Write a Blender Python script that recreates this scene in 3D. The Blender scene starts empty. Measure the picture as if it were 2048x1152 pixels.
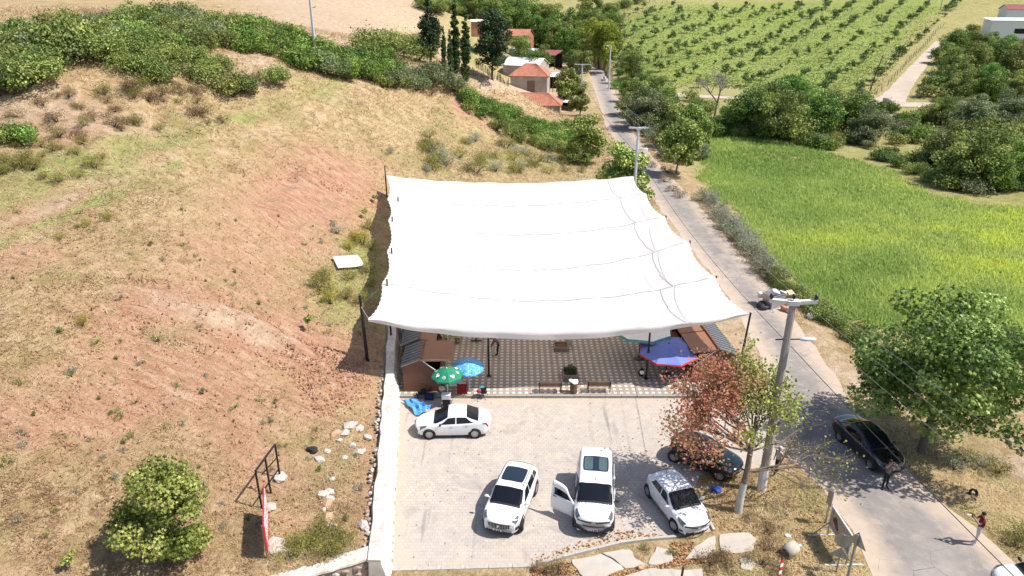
import bpy, bmesh, math, random
import numpy as np
from mathutils import Vector, Matrix

# ------------------------------------------------------------------ camera, sky, sun, exposure
scene = bpy.context.scene
C = scene.collection
FPX, CX, CY = 1400.0, 1024.0, 576.0            # focal length and centre in photograph pixels (2048 x 1152)
PITCH = math.radians(22.8)
CAM_H = 23.3
SP, CP = math.sin(PITCH), math.cos(PITCH)

cam_d = bpy.data.cameras.new('camera')
cam = bpy.data.objects.new('camera', cam_d)
C.objects.link(cam)
cam.location = (0, 0, CAM_H)
cam.rotation_euler = (math.radians(90) - PITCH, 0, 0)
cam_d.sensor_width = 36.0
cam_d.lens = FPX / 2048.0 * 36.0
cam_d.clip_end = 4000
cam_d.clip_start = 0.5
scene.camera = cam

SUN_TO = Vector((0.56, -0.075, 0.825)).normalized()
elev = math.asin(SUN_TO.z)
world = bpy.data.worlds.new('World')
scene.world = world
world.use_nodes = True
wn = world.node_tree.nodes
wl = world.node_tree.links
wn.clear()
wo = wn.new('ShaderNodeOutputWorld')
wb = wn.new('ShaderNodeBackground')
sky = wn.new('ShaderNodeTexSky')
sky.sky_type = 'NISHITA'
sky.sun_disc = False
sky.sun_elevation = elev
sky.sun_rotation = math.atan2(SUN_TO.x, SUN_TO.y)
sky.altitude = 150
sky.air_density = 1.0
sky.dust_density = 1.2
wl.new(sky.outputs[0], wb.inputs[0])
wb.inputs[1].default_value = 0.115
wl.new(wb.outputs[0], wo.inputs[0])

sun_d = bpy.data.lights.new('sun', 'SUN')
sun_d.energy = 4.6
sun_d.angle = math.radians(0.53)
sun_d.color = (1.0, 0.955, 0.88)
sun = bpy.data.objects.new('sun', sun_d)
C.objects.link(sun)
sun.rotation_euler = (-SUN_TO).to_track_quat('-Z', 'Y').to_euler()

scene.view_settings.view_transform = 'Standard'
scene.view_settings.look = 'None'
scene.view_settings.gamma = 1.0
scene.view_settings.use_curve_mapping = False
scene.view_settings.exposure = 0.62
scene.render.engine = 'CYCLES'
scene.cycles.max_bounces = 6
scene.cycles.diffuse_bounces = 3
scene.cycles.glossy_bounces = 2
scene.cycles.transmission_bounces = 3
scene.cycles.transparent_max_bounces = 6
scene.cycles.use_denoising = True

# ------------------------------------------------------------------ small maths helpers
def ray(px, py):
    u = (px - CX) / FPX
    v = (py - CY) / FPX
    return np.array([u, CP - v * SP, -SP - v * CP])

def atz(px, py, z=0.0):
    """point of the place at height z that is seen at a photograph pixel"""
    d = ray(px, py)
    t = (z - CAM_H) / d[2]
    return Vector((d[0] * t, d[1] * t, z))

def atd(px, py, depth):
    d = ray(px, py) * depth
    return Vector((d[0], d[1], CAM_H + d[2]))

def sstep(a, b, x):
    t = np.clip((x - a) / (b - a), 0, 1)
    return t * t * (3 - 2 * t)

_rs = np.random.RandomState(7)
_lat = _rs.rand(256, 256)
def vnoise(x, y, seed=0):
    x = np.asarray(x, float) + seed * 17.31
    y = np.asarray(y, float) + seed * 5.77
    xi = np.floor(x).astype(int); yi = np.floor(y).astype(int)
    xf = x - xi; yf = y - yi
    xf = xf * xf * (3 - 2 * xf); yf = yf * yf * (3 - 2 * yf)
    a = _lat[xi & 255, yi & 255]; b = _lat[(xi + 1) & 255, yi & 255]
    c = _lat[xi & 255, (yi + 1) & 255]; d = _lat[(xi + 1) & 255, (yi + 1) & 255]
    return (a * (1 - xf) + b * xf) * (1 - yf) + (c * (1 - xf) + d * xf) * yf - 0.5

def fbm(x, y, octs=4, seed=0):
    s = 0; a = 1.0; f = 1.0
    for o in range(octs):
        s = s + a * vnoise(np.asarray(x) * f, np.asarray(y) * f, seed + o * 3)
        a *= 0.5; f *= 2.03
    return s

def in_poly(x, y, poly):
    """vectorised point in polygon"""
    x = np.asarray(x); y = np.asarray(y)
    inside = np.zeros(x.shape, bool)
    n = len(poly); j = n - 1
    for i in range(n):
        xi, yi = poly[i]; xj, yj = poly[j]
        if yi != yj:
            c = ((yi > y) != (yj > y)) & (x < (xj - xi) * (y - yi) / (yj - yi) + xi)
            inside ^= c
        j = i
    return inside

def line_dist(x, y, pts, closed=False):
    x = np.asarray(x, float); y = np.asarray(y, float)
    best = np.full(x.shape, 1e9)
    m = len(pts) if closed else len(pts) - 1
    for i in range(m):
        ax, ay = pts[i]; bx, by = pts[(i + 1) % len(pts)]
        dx, dy = bx - ax, by - ay
        L = dx * dx + dy * dy + 1e-9
        t = np.clip(((x - ax) * dx + (y - ay) * dy) / L, 0, 1)
        d = np.hypot(x - ax - t * dx, y - ay - t * dy)
        best = np.minimum(best, d)
    return best

# ------------------------------------------------------------------ terrain shape
WALL = [(-4.6, 18.0), (-5.3, 23.8), (-6.97, 37.5), (-10.2, 64.0), (-11.4, 72.0)]   # foot of the retaining wall
def wall_x(y):
    return np.interp(y, [p[1] for p in WALL], [p[0] for p in WALL])

ctrl = []
def cpd(px, py, d): p = atd(px, py, d); ctrl.append((p.x, p.y, p.z))
for a in [(0,20,110),(0,125,65),(0,275,56.8),(0,350,52),(0,450,46),(0,600,39),(0,750,35),(0,900,31.7),(0,1050,29),(0,1152,26.8),
          (-200,200,66),(-200,500,42),(-200,900,31),
          (250,60,95),(250,135,67.5),(250,290,58),(250,450,48.5),(250,600,42),(250,750,37.5),(250,900,33.6),(250,1050,30.2),
          (450,125,80),(450,232,70.5),(450,330,62),(450,450,53),(450,600,44.5),(450,750,39.2),(450,900,34.7),(450,1050,31),
          (620,130,88),(600,185,80),(620,250,76),(620,330,70),(620,450,60.5),(620,550,53.2),(640,650,48.3),(620,750,42.2),(620,900,36.2),(620,1050,31.4),
          (720,330,76),(740,450,66.8),(720,550,55.5),(715,640,48.6),(735,725,45.1),(730,900,36.8),(715,1050,31.9),(700,1140,29),
          (760,190,92),(850,170,106),(850,250,95),(850,330,82),(1000,330,90),(1000,260,108),(1000,234,116),(1150,340,100),(1100,270,122),
          (890,140,108),(985,158,132),(960,180,128),(1060,182,186),
          (600,5,200),(650,50,152),(800,50,168),(850,105,150),(900,30,222),(300,5,172),
          (1300,130,205),(1300,60,250),(1300,0,300),(1500,150,195),(1500,80,240),(1500,0,310),(1700,150,190),(1700,80,230),(1700,0,290),
          (1900,100,215),(1900,30,255),(2040,65,235),(2040,0,270),(2200,60,240),(1100,90,258),(2040,200,160),(1880,180,172)]:
    cpd(*a)
ctrl += [(30,50,-.5),(50,60,-.8),(40,90,-.7),(75,110,-1),(60,150,-.4),(32,128,-.3),(25,30,-.3),(40,35,-.6),(22,75,-.2),(25,160,0),(70,172,0),(100,172,.2),
         (0,25,0),(0,45,.0),(8,80,.2),(14,95,0.),(14,120,0),(8,150,.3),(0,200,.8),(20,200,0),(22,232,1),(-6,205,2.2),(35,20,-.4),(-3,15,0),
         (0,450,45),(200,450,62),(-200,450,62),(-350,300,52),(380,300,46),(0,700,95),(400,700,95),(-400,700,95),(150,60,-1),(180,150,2)]
_cp = np.array(ctrl)
def _tps_k(r2):
    return np.where(r2 > 1e-9, 0.5 * r2 * np.log(r2 + 1e-12), 0)
_sc = 60.0
def _tps_fit():
    P = _cp[:, :2] / _sc
    n = len(P)
    K = _tps_k(((P[:, None] - P[None]) ** 2).sum(-1)) + np.eye(n) * 2e-3
    A = np.zeros((n + 3, n + 3))
    A[:n, :n] = K; A[:n, n] = 1; A[:n, n+1:] = P; A[n, :n] = 1; A[n+1:, :n] = P.T
    b = np.zeros(n + 3); b[:n] = _cp[:, 2]
    return np.linalg.solve(A, b)
_tw = _tps_fit()
def tps(x, y):
    x = np.asarray(x, float); y = np.asarray(y, float)
    P = _cp[:, :2] / _sc
    xs = x.ravel() / _sc; ys = y.ravel() / _sc
    out = np.empty(xs.shape)
    for s in range(0, len(xs), 20000):
        q = np.stack([xs[s:s+20000], ys[s:s+20000]], -1)
        r2 = ((q[:, None] - P[None]) ** 2).sum(-1)
        out[s:s+20000] = _tps_k(r2) @ _tw[:-3] + _tw[-3] + q @ _tw[-2:]
    return out.reshape(x.shape)

def pix_poly(pts, z=0.0):
    return [tuple(atz(a, b, z)[:2]) for a, b in pts]

ROAD_L = pix_poly([(1150,126),(1160,132),(1175,142),(1195,200),(1212,255),(1260,330),(1322,420),(1408,530),(1474,620),(1525,720),(1545,820),(1562,900),(1640,975),(1700,1060),(1745,1152),(1800,1260)])
ROAD_R = pix_poly([(1192,126),(1200,132),(1215,142),(1236,200),(1264,260),(1318,330),(1402,415),(1502,530),(1580,630),(1655,730),(1715,830),(1795,925),(1895,1012),(2040,1130),(2180,1260)])
ROAD = ROAD_L + ROAD_R[::-1]
ROAD_C = [((a[0]+b[0])/2, (a[1]+b[1])/2) for a, b in zip(ROAD_L[:15], ROAD_R)]
LOT = pix_poly([(784,1142),(1075,1131),(1240,1088),(1335,1078),(1428,1062),(1386,985),(1400,950),(1500,938),(1562,930),(1562,900),(1545,820),(1515,797),(800,797)])
TRACK = pix_poly([(1228,186),(1340,190),(1440,196),(1560,202),(1660,206),(1745,208)])      # pale farm track
TRACK2 = None

def front_y(x):      # front retaining wall line, left of the lot
    return np.interp(x, [-30, -12.5, -11, -9.6, -7, -5.2], [12, 14, 21.4, 21.9, 22.8, 23.7])

def H0(x, y):
    x = np.asarray(x, float); y = np.asarray(y, float)
    t = tps(x, y)
    hillw = sstep(40, 90, -x + 40)  # unused strength, kept smooth
    bump = fbm(x * .09, y * .09, 4, 1) * .5 + fbm(x * .45, y * .45, 3, 5) * .13
    far = sstep(150, 330, y)
    bankw = sstep(-16, -22, x) * sstep(55, 58, y) * sstep(72, 66, y)
    gul = np.abs(fbm(x * .22, y * .12, 3, 77)) * 2.2 + fbm(x * .7, y * .5, 3, 78) * .5
    t = t + bump * (0.55 + .9 * far) - bankw * gul * .75
    # graded flat ground: lot, plaza and road
    wx = wall_x(y)
    rr = np.interp(y, [p[1] for p in ROAD_R[::-1]], [p[0] for p in ROAD_R[::-1]])
    right = sstep(.8, 5.0, x - rr)
    flat_near = (x > wx - .55) & (y < 74)
    w = np.where(flat_near, right, 1.0)
    w = np.where((y >= 74) & (x > wx - .55) & (x < rr), sstep(0, 2.2, y - 74), w)
    t1 = t * w
    d = line_dist(x, y, ROAD_C)
    t1 = np.where(y > 70, t1 * np.maximum(sstep(3.4, 9.5, d), sstep(195, 225, y)), t1)
    # drop in front of the front wall
    fy = front_y(x)
    drop = np.where(x < wx - .5, sstep(.15, -.75, y - fy), 0)
    t1 = t1 * (1 - drop) - .15 * drop
    return t1
def H(x, y):
    return H0(x, y)

def hz(x, y):
    return float(H(np.array([x]), np.array([y]))[0])

_ts = np.concatenate([np.arange(18, 80, .2), np.arange(80, 200, .5), np.arange(200, 600, 1.5)])
def atg(px, py):
    """first point of the ground met by the line of sight"""
    d = ray(px, py)
    X = d[0] * _ts; Y = d[1] * _ts; Z = CAM_H + d[2] * _ts
    g = H(X, Y)
    below = np.nonzero(Z < g)[0]
    k = below[0] if len(below) else len(_ts) - 1
    return Vector((X[k], Y[k], g[k]))

def g_poly(pts):
    return [tuple(atg(a, b)[:2]) for a, b in pts]

# ------------------------------------------------------------------ node helpers and materials
MATS = {}
class NT:
    def __init__(self, name):
        self.m = bpy.data.materials.new(name)
        self.m.use_nodes = True
        self.t = self.m.node_tree
        self.n = self.t.nodes
        self.l = self.t.links
        self.n.clear()
        self.out = self.n.new('ShaderNodeOutputMaterial')
        MATS[name] = self.m
    def node(self, typ, **kw):
        nd = self.n.new(typ)
        for k, v in kw.items():
            setattr(nd, k, v)
        return nd
    def put(self, sock, val):
        if val is None: return
        if hasattr(val, 'is_linked') or isinstance(val, bpy.types.NodeSocket):
            self.l.new(val, sock)
        else:
            if isinstance(val, (tuple, list)) and len(val) == 3 and sock.type == 'RGBA':
                val = (*val, 1)
            sock.default_value = val
    def coord(self, which='Object'):
        return self.node('ShaderNodeTexCoord').outputs[which]
    def noise(self, scale, detail=4, rough=.55, vec=None, dist=0.0, out='Fac'):
        nd = self.node('ShaderNodeTexNoise')
        self.put(nd.inputs['Vector'], vec if vec is not None else self.coord())
        nd.inputs['Scale'].default_value = scale
        nd.inputs['Detail'].default_value = detail
        nd.inputs['Roughness'].default_value = rough
        nd.inputs['Distortion'].default_value = dist
        return nd.outputs[out]
    def voro(self, scale, vec=None, out='Distance', rnd=1.0, feature='F1'):
        nd = self.node('ShaderNodeTexVoronoi', feature=feature)
        self.put(nd.inputs['Vector'], vec if vec is not None else self.coord())
        nd.inputs['Scale'].default_value = scale
        nd.inputs['Randomness'].default_value = rnd
        return nd.outputs[out]
    def ramp(self, fac, stops):
        nd = self.node('ShaderNodeValToRGB')
        self.put(nd.inputs[0], fac)
        el = nd.color_ramp.elements
        while len(el) < len(stops): el.new(.5)
        for e, (p, c) in zip(el, stops):
            e.position = p
            e.color = (*c, 1) if not isinstance(c, (int, float)) else (c, c, c, 1)
        return nd.outputs[0]
    def mix(self, fac, a, b, mode='MIX'):
        nd = self.node('ShaderNodeMix', data_type='RGBA', blend_type=mode)
        self.put(nd.inputs[0], fac)
        self.put(nd.inputs[6], a)
        self.put(nd.inputs[7], b)
        return nd.outputs[2]
    def math(self, op, a, b=None, clamp=False):
        nd = self.node('ShaderNodeMath', operation=op, use_clamp=clamp)
        self.put(nd.inputs[0], a)
        if b is not None: self.put(nd.inputs[1], b)
        return nd.outputs[0]
    def maprange(self, v, a, b, c=0.0, d=1.0):
        nd = self.node('ShaderNodeMapRange')
        self.put(nd.inputs[0], v)
        for i, q in zip((1, 2, 3, 4), (a, b, c, d)): nd.inputs[i].default_value = q
        return nd.outputs[0]
    def scalevec(self, vec, s):
        nd = self.node('ShaderNodeMapping')
        self.put(nd.inputs['Vector'], vec)
        nd.inputs['Scale'].default_value = s
        return nd.outputs[0]
    def bump(self, h, strength=.5, dist=.05, normal=None):
        nd = self.node('ShaderNodeBump')
        nd.inputs['Strength'].default_value = strength
        nd.inputs['Distance'].default_value = dist
        self.put(nd.inputs['Height'], h)
        if normal is not None: self.put(nd.inputs['Normal'], normal)
        return nd.outputs[0]
    def attr(self, name, out='Fac'):
        nd = self.node('ShaderNodeAttribute', attribute_name=name)
        return nd.outputs[out]
    def bsdf(self, color, rough=.8, metal=0.0, spec=.3, normal=None, coat=0.0, trans=0.0):
        nd = self.node('ShaderNodeBsdfPrincipled')
        self.put(nd.inputs['Base Color'], color)
        self.put(nd.inputs['Roughness'], rough)
        self.put(nd.inputs['Metallic'], metal)
        nd.inputs['Specular IOR Level'].default_value = spec
        if coat:
            nd.inputs['Coat Weight'].default_value = coat
            nd.inputs['Coat Roughness'].default_value = .04
        if normal is not None: self.put(nd.inputs['Normal'], normal)
        return nd.outputs[0]
    def done(self, sh):
        self.l.new(sh, self.out.inputs[0])
        return self.m

def simple(name, col, rough=.7, metal=0.0, spec=.3, var=.12, scale=3.0, coat=0.0, bump=0.0, dirt=None):
    """paint-like material with a little mottling"""
    if name in MATS: return MATS[name]
    t = NT(name)
    n = t.noise(scale, 5, .6)
    lo = tuple(c * (1 - var) for c in col); hi = tuple(min(1, c * (1 + var)) for c in col)
    c = t.ramp(n, [(.3, lo), (.7, hi)])
    if dirt is not None:
        n2 = t.noise(scale * .35, 6, .7)
        c = t.mix(t.maprange(n2, .48, .72), c, dirt)
    nm = t.bump(t.noise(scale * 6, 4), bump, .02) if bump else None
    return t.done(t.bsdf(c, rough, metal, spec, nm, coat))

def leafmat(name, cols, trans=.35, rough=.55):
    """foliage: colour varies from leaf to leaf and from clump to clump"""
    if name in MATS: return MATS[name]
    t = NT(name)
    v = t.attr('var')
    c = t.ramp(v, [(i / (len(cols) - 1), q) for i, q in enumerate(cols)])
    obj = t.node('ShaderNodeObjectInfo')
    hs = t.node('ShaderNodeHueSaturation')
    t.put(hs.inputs['Color'], c)
    t.put(hs.inputs['Value'], t.maprange(obj.outputs['Random'], 0, 1, .82, 1.2))
    t.put(hs.inputs['Hue'], t.maprange(obj.outputs['Random'], 0, 1, .487, .513))
    c = hs.outputs[0]
    d = t.bsdf(c, rough, 0, .25)
    tr = t.node('ShaderNodeBsdfTranslucent')
    t.put(tr.inputs[0], t.mix(.5, c, (.3, .42, .05), 'MULTIPLY') if False else c)
    mx = t.node('ShaderNodeMixShader')
    mx.inputs[0].default_value = trans
    t.l.new(d, mx.inputs[1]); t.l.new(tr.outputs[0], mx.inputs[2])
    return t.done(mx.outputs[0])

# ------------------------------------------------------------------ mesh helpers
class MB:
    """collects simple shapes into one mesh"""
    def __init__(self):
        self.v = []; self.f = []; self.mi = []; self.sm = []
    def add(self, vs, fs, mi=0, smooth=False):
        o = len(self.v)
        self.v += [tuple(p) for p in vs]
        for f in fs:
            self.f.append(tuple(i + o for i in f)); self.mi.append(mi); self.sm.append(smooth)
        return self
    def box(self, cx, cy, cz, sx, sy, sz, rz=0.0, mi=0, mat=None, taper=1.0):
        vs = []
        c, s = math.cos(rz), math.sin(rz)
        for z, k in ((-.5, 1), (.5, taper)):
            for x, y in ((-.5, -.5), (.5, -.5), (.5, .5), (-.5, .5)):
                p = Vector((x * sx * k, y * sy * k, z * sz))
                if mat is not None: p = mat @ p
                p = Vector((p.x * c - p.y * s, p.x * s + p.y * c, p.z))
                vs.append((cx + p.x, cy + p.y, cz + p.z))
        return self.add(vs, [(3,2,1,0),(4,5,6,7),(0,1,5,4),(1,2,6,5),(2,3,7,6),(3,0,4,7)], mi)
    def beam(self, a, b, w, h=None, mi=0):
        """rectangular bar from a to b"""
        a = Vector(a); b = Vector(b); h = h or w
        d = (b - a); L = d.length
        if L < 1e-6: return self
        d.normalize()
        up = Vector((0, 0, 1)) if abs(d.z) < .95 else Vector((0, 1, 0))
        s = d.cross(up).normalized(); u = s.cross(d).normalized()
        vs = []
        for p in (a, b):
            for i, j in ((-1,-1),(1,-1),(1,1),(-1,1)):
                vs.append(p + s * (i * w / 2) + u * (j * h / 2))
        return self.add(vs, [(3,2,1,0),(4,5,6,7),(0,1,5,4),(1,2,6,5),(2,3,7,6),(3,0,4,7)], mi)
    def tube(self, pts, rad, n=8, mi=0, caps=True, smooth=True):
        pts = [Vector(p) for p in pts]
        if not hasattr(rad, '__len__'): rad = [rad] * len(pts)
        vs = []; fs = []
        prev = None
        for i, p in enumerate(pts):
            d = (pts[min(i + 1, len(pts) - 1)] - pts[max(i - 1, 0)])
            if d.length < 1e-9: d = Vector((0, 0, 1))
            d.normalize()
            if prev is None:
                ref = Vector((1, 0, 0)) if abs(d.x) < .8 else Vector((0, 1, 0))
                s = d.cross(ref).normalized()
            else:
                s = (prev - d * prev.dot(d))
                s = s.normalized() if s.length > 1e-6 else d.cross(Vector((0, 1, .3))).normalized()
            prev = s
            u = d.cross(s)
            for k in range(n):
                a = 2 * math.pi * k / n
                vs.append(p + (s * math.cos(a) + u * math.sin(a)) * rad[i])
        for i in range(len(pts) - 1):
            for k in range(n):
                k2 = (k + 1) % n
                fs.append((i*n+k, i*n+k2, (i+1)*n+k2, (i+1)*n+k))
        self.add(vs, fs, mi, smooth)
        if caps:
            m = len(pts) - 1
            self.add(vs[:n], [tuple(range(n))[::-1]], mi)
            self.add(vs[m*n:], [tuple(range(n))], mi)
        return self
    def cyl(self, x, y, z0, z1, r0, r1=None, n=12, mi=0):
        return self.tube([(x, y, z0), (x, y, z1)], [r0, r0 if r1 is None else r1], n, mi)
    def lathe(self, prof, n=16, mi=0, M=None, smooth=True, a0=0.0, a1=2*math.pi):
        """profile of (r, z) turned round z"""
        vs = []; fs = []
        full = abs(a1 - a0 - 2 * math.pi) < 1e-6
        m = n if full else n + 1
        for r, z in prof:
            for k in range(m):
                a = a0 + (a1 - a0) * k / n
                p = Vector((r * math.cos(a), r * math.sin(a), z))
                vs.append(M @ p if M is not None else p)
        for i in range(len(prof) - 1):
            for k in range(n):
                k2 = (k + 1) % m if full else k + 1
                fs.append((i*m+k, i*m+k2, (i+1)*m+k2, (i+1)*m+k))
        return self.add(vs, fs, mi, smooth)
    def blob(self, c, r, seed=0, rough=.25, sub=2, mi=0, smooth=True, flat=1.0):
        bm = bmesh.new()
        bmesh.ops.create_icosphere(bm, subdivisions=sub, radius=1)
        rnd = random.Random(seed)
        ph = [rnd.uniform(0, 6.28) for _ in range(9)]
        vs = []
        for v in bm.verts:
            p = v.co
            k = 1 + rough * (math.sin(p.x * 3.1 + ph[0]) * math.sin(p.y * 2.7 + ph[1]) + .6 * math.sin(p.z * 4.3 + ph[2] + p.x * 2.2) + .4 * math.sin(p.y * 6.1 + ph[3]))
            vs.append((c[0] + p.x * r[0] * k, c[1] + p.y * r[1] * k, c[2] + p.z * r[2] * k * flat))
        fs = [tuple(v.index for v in f.verts) for f in bm.faces]
        bm.free()
        return self.add(vs, fs, mi, smooth)
    def mesh(self, name, mats):
        me = bpy.data.meshes.new(name)
        used = sorted({i for f in self.f for i in f})
        if len(used) < len(self.v):
            rm = {o: n for n, o in enumerate(used)}
            self.v = [self.v[i] for i in used]; self.f = [tuple(rm[i] for i in f) for f in self.f]
        me.from_pydata(self.v, [], self.f)
        if not isinstance(mats, (list, tuple)): mats = [mats]
        for m in mats: me.materials.append(m)
        me.polygons.foreach_set('material_index', self.mi)
        me.polygons.foreach_set('use_smooth', self.sm)
        me.update()
        return me
    def build(self, name, mats, parent=None, loc=None):
        return link(name, self.mesh(name, mats), parent, loc)

def link(name, me, parent=None, loc=None):
    o = bpy.data.objects.new(name, me)
    C.objects.link(o)
    if parent is not None: o.parent = parent
    if loc is not None: o.location = loc
    return o

def tag(o, label, cat, group=None, kind=None):
    if label: o['label'] = label
    if cat: o['category'] = cat
    if group: o['group'] = group
    if kind: o['kind'] = kind
    return o

def thing(name, label, cat, loc=(0, 0, 0), rz=0.0, group=None):
    o = bpy.data.objects.new(name, None)
    o.empty_display_size = .2
    C.objects.link(o)
    o.location = loc
    o.rotation_euler = (0, 0, rz)
    return tag(o, label, cat, group)

def copy_tree(o, parent=None):
    c = o.copy()
    C.objects.link(c)
    if parent is not None: c.parent = parent
    for ch in list(o.children):
        copy_tree(ch, c)
    return c

def np_mesh(name, verts, loops, sizes, mats, mi=None, var=None, smooth=False):
    """fast mesh from numpy arrays; sizes = vertices per face"""
    me = bpy.data.meshes.new(name)
    me.vertices.add(len(verts))
    me.vertices.foreach_set('co', np.asarray(verts, np.float32).ravel())
    me.loops.add(len(loops))
    me.loops.foreach_set('vertex_index', np.asarray(loops, np.int32))
    me.polygons.add(len(sizes))
    st = np.concatenate([[0], np.cumsum(sizes)[:-1]]).astype(np.int32)
    me.polygons.foreach_set('loop_start', st)
    try:
        me.polygons.foreach_set('loop_total', np.asarray(sizes, np.int32))
    except Exception:
        pass
    if not isinstance(mats, (list, tuple)): mats = [mats]
    for m in mats: me.materials.append(m)
    if mi is not None: me.polygons.foreach_set('material_index', np.asarray(mi, np.int32))
    if var is not None:
        at = me.attributes.new('var', 'FLOAT', 'FACE')
        at.data.foreach_set('value', np.asarray(var, np.float32))
    me.polygons.foreach_set('use_smooth', np.full(len(sizes), smooth))
    me.update(calc_edges=True)
    return me
# ================================================================== THE SETTING: ground
def soft(x, y, poly, edge, strength=1.0, rag=0.6, seed=0, rs=.35):
    """1 inside a plan polygon, fading over edge metres, with a ragged outline"""
    d = line_dist(x, y, poly, True)
    s = np.where(in_poly(x, y, poly), d, -d)
    s = s + fbm(x * rs, y * rs, 3, seed) * edge * 2 * rag
    return sstep(-edge * 2.2, edge * 2.2, s) * strength

REG = {
 'red1': g_poly([(470,330),(560,322),(700,318),(766,338),(760,420),(735,470),(690,480),(640,505),(600,560),(560,560),(520,470),(430,400)]),
 'red2': g_poly([(200,590),(330,570),(450,600),(560,620),(620,640),(690,650),(740,690),(738,740),(725,790),(660,800),(620,770),(560,720),(450,690),(330,660),(220,630)]),
 'red3': g_poly([(150,640),(400,540),(600,560),(735,680),(730,760),(640,860),(600,960),(560,1040),(480,1000),(300,940),(100,930),(0,900),(0,830),(100,740)]),
 'red4': g_poly([(735,700),(735,760),(660,850),(610,800),(640,740)]),
 'bank': g_poly([(-40,215),(60,180),(140,172),(250,205),(340,262),(230,292),(60,278),(-40,260)]),
 'scrape': g_poly([(300,592),(380,600),(450,615),(560,655),(600,690),(520,690),(430,655),(350,625),(300,608)]),
 'cut': g_poly([(915,205),(960,225),(985,250),(975,262),(935,240),(905,222)]),
 'sand1': g_poly([(470,118),(540,105),(570,170),(520,185),(480,150)]),
 'sand2': g_poly([(945,150),(985,150),(1065,185),(1060,200),(1000,190),(950,178)]),
 'trk1': g_poly([(-20,455),(120,402),(250,348),(380,292),(385,300),(260,358),(130,414),(-20,470)]),
 'trk2': g_poly([(130,395),(300,330),(520,255),(640,215),(745,160),(755,168),(660,228),(520,272),(300,345),(140,405)]),
 'green1': g_poly([(-40,300),(60,290),(230,285),(330,285),(280,335),(120,395),(-40,440)]),
 'greenline': g_poly([(-20,488),(120,428),(260,368),(360,322),(366,332),(270,380),(130,442),(-20,504)]),
 'bankfoot': g_poly([(180,300),(330,282),(470,232),(600,190),(690,168),(700,176),(600,205),(480,250),(340,300),(200,322)]),
 'green2': g_poly([(330,265),(470,210),(600,175),(700,165),(640,200),(480,250),(360,290)]),
 'green3': g_poly([(640,520),(700,465),(745,440),(762,470),(755,560),(740,620),(700,650),(635,640),(625,590)]),
 'green4': g_poly([(855,300),(930,270),(1020,280),(1120,300),(1165,345),(1000,352),(880,352)]),
 'green5': g_poly([(560,1090),(650,1050),(710,1060),(700,1120),(600,1130)]),
 'farsand': g_poly([(420,-20),(800,-20),(905,60),(905,120),(800,130),(700,110),(600,75),(480,18)]),
 'field': g_poly([(1392,272),(1440,262),(1520,262),(1640,300),(1760,335),(1860,390),(1960,410),(2200,420),(2200,800),(1960,690),(1760,655),(1690,642),(1590,562),(1500,462),(1412,365)]),
 'yellow': g_poly([(1760,400),(1860,395),(2060,410),(2200,430),(2200,660),(2060,620),(1960,560),(1860,520),(1760,440)]),
 'brown1': g_poly([(1500,285),(1560,300),(1640,330),(1600,335),(1520,305)]),
 'orch': g_poly([(1235,165),(1215,100),(1225,30),(1260,-30),(1980,-30),(1880,40),(1800,120),(1745,195),(1500,180),(1330,178)]),
 'orchsoil': g_poly([(1240,183),(1330,172),(1500,172),(1600,160),(1760,190),(1745,205),(1500,198),(1330,192)]),
 'orchdry': g_poly([(1745,200),(1800,130),(1870,60),(1960,-10),(1985,0),(1890,85),(1840,130),(1770,205)]),
 'orchedge': g_poly([(1225,30),(1290,-10),(1400,-25),(1900,-25),(1900,-5),(1500,2),(1300,12),(1235,40)]),
 'valley': g_poly([(1745,300),(1840,290),(2048,270),(2200,280),(2200,420),(2048,410),(1900,390),(1800,350)]),
 'dirtR': g_poly([(1990,915),(2060,890),(2200,900),(2200,1040),(2060,985),(2010,960)]),
 'vergeR': g_poly([(1560,560),(1640,620),(1720,690),(1800,830),(1900,880),(2060,960),(2200,1010),(2200,1200),(2040,1120),(1900,1005),(1800,920),(1725,830),(1660,730),(1590,632)]),
 'shoulder': g_poly([(1600,650),(1650,665),(1760,775),(1780,850),(1725,830),(1665,735)]),
 'dirtL': g_poly([(1300,420),(1345,420),(1440,560),(1500,660),(1530,740),(1480,740),(1430,650),(1390,560)]),
 'rverge2': g_poly([(1320,325),(1350,330),(1420,410),(1520,525),(1600,625),(1575,632),(1500,532),(1400,418)]),
 'hamlet': g_poly([(1000,110),(1110,60),(1170,95),(1172,140),(1195,210),(1120,225),(1060,215),(1000,190)]),
 'apron': g_poly([(1180,140),(1235,130),(1235,200),(1300,190),(1260,215),(1230,215),(1195,200)]),
}

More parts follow.
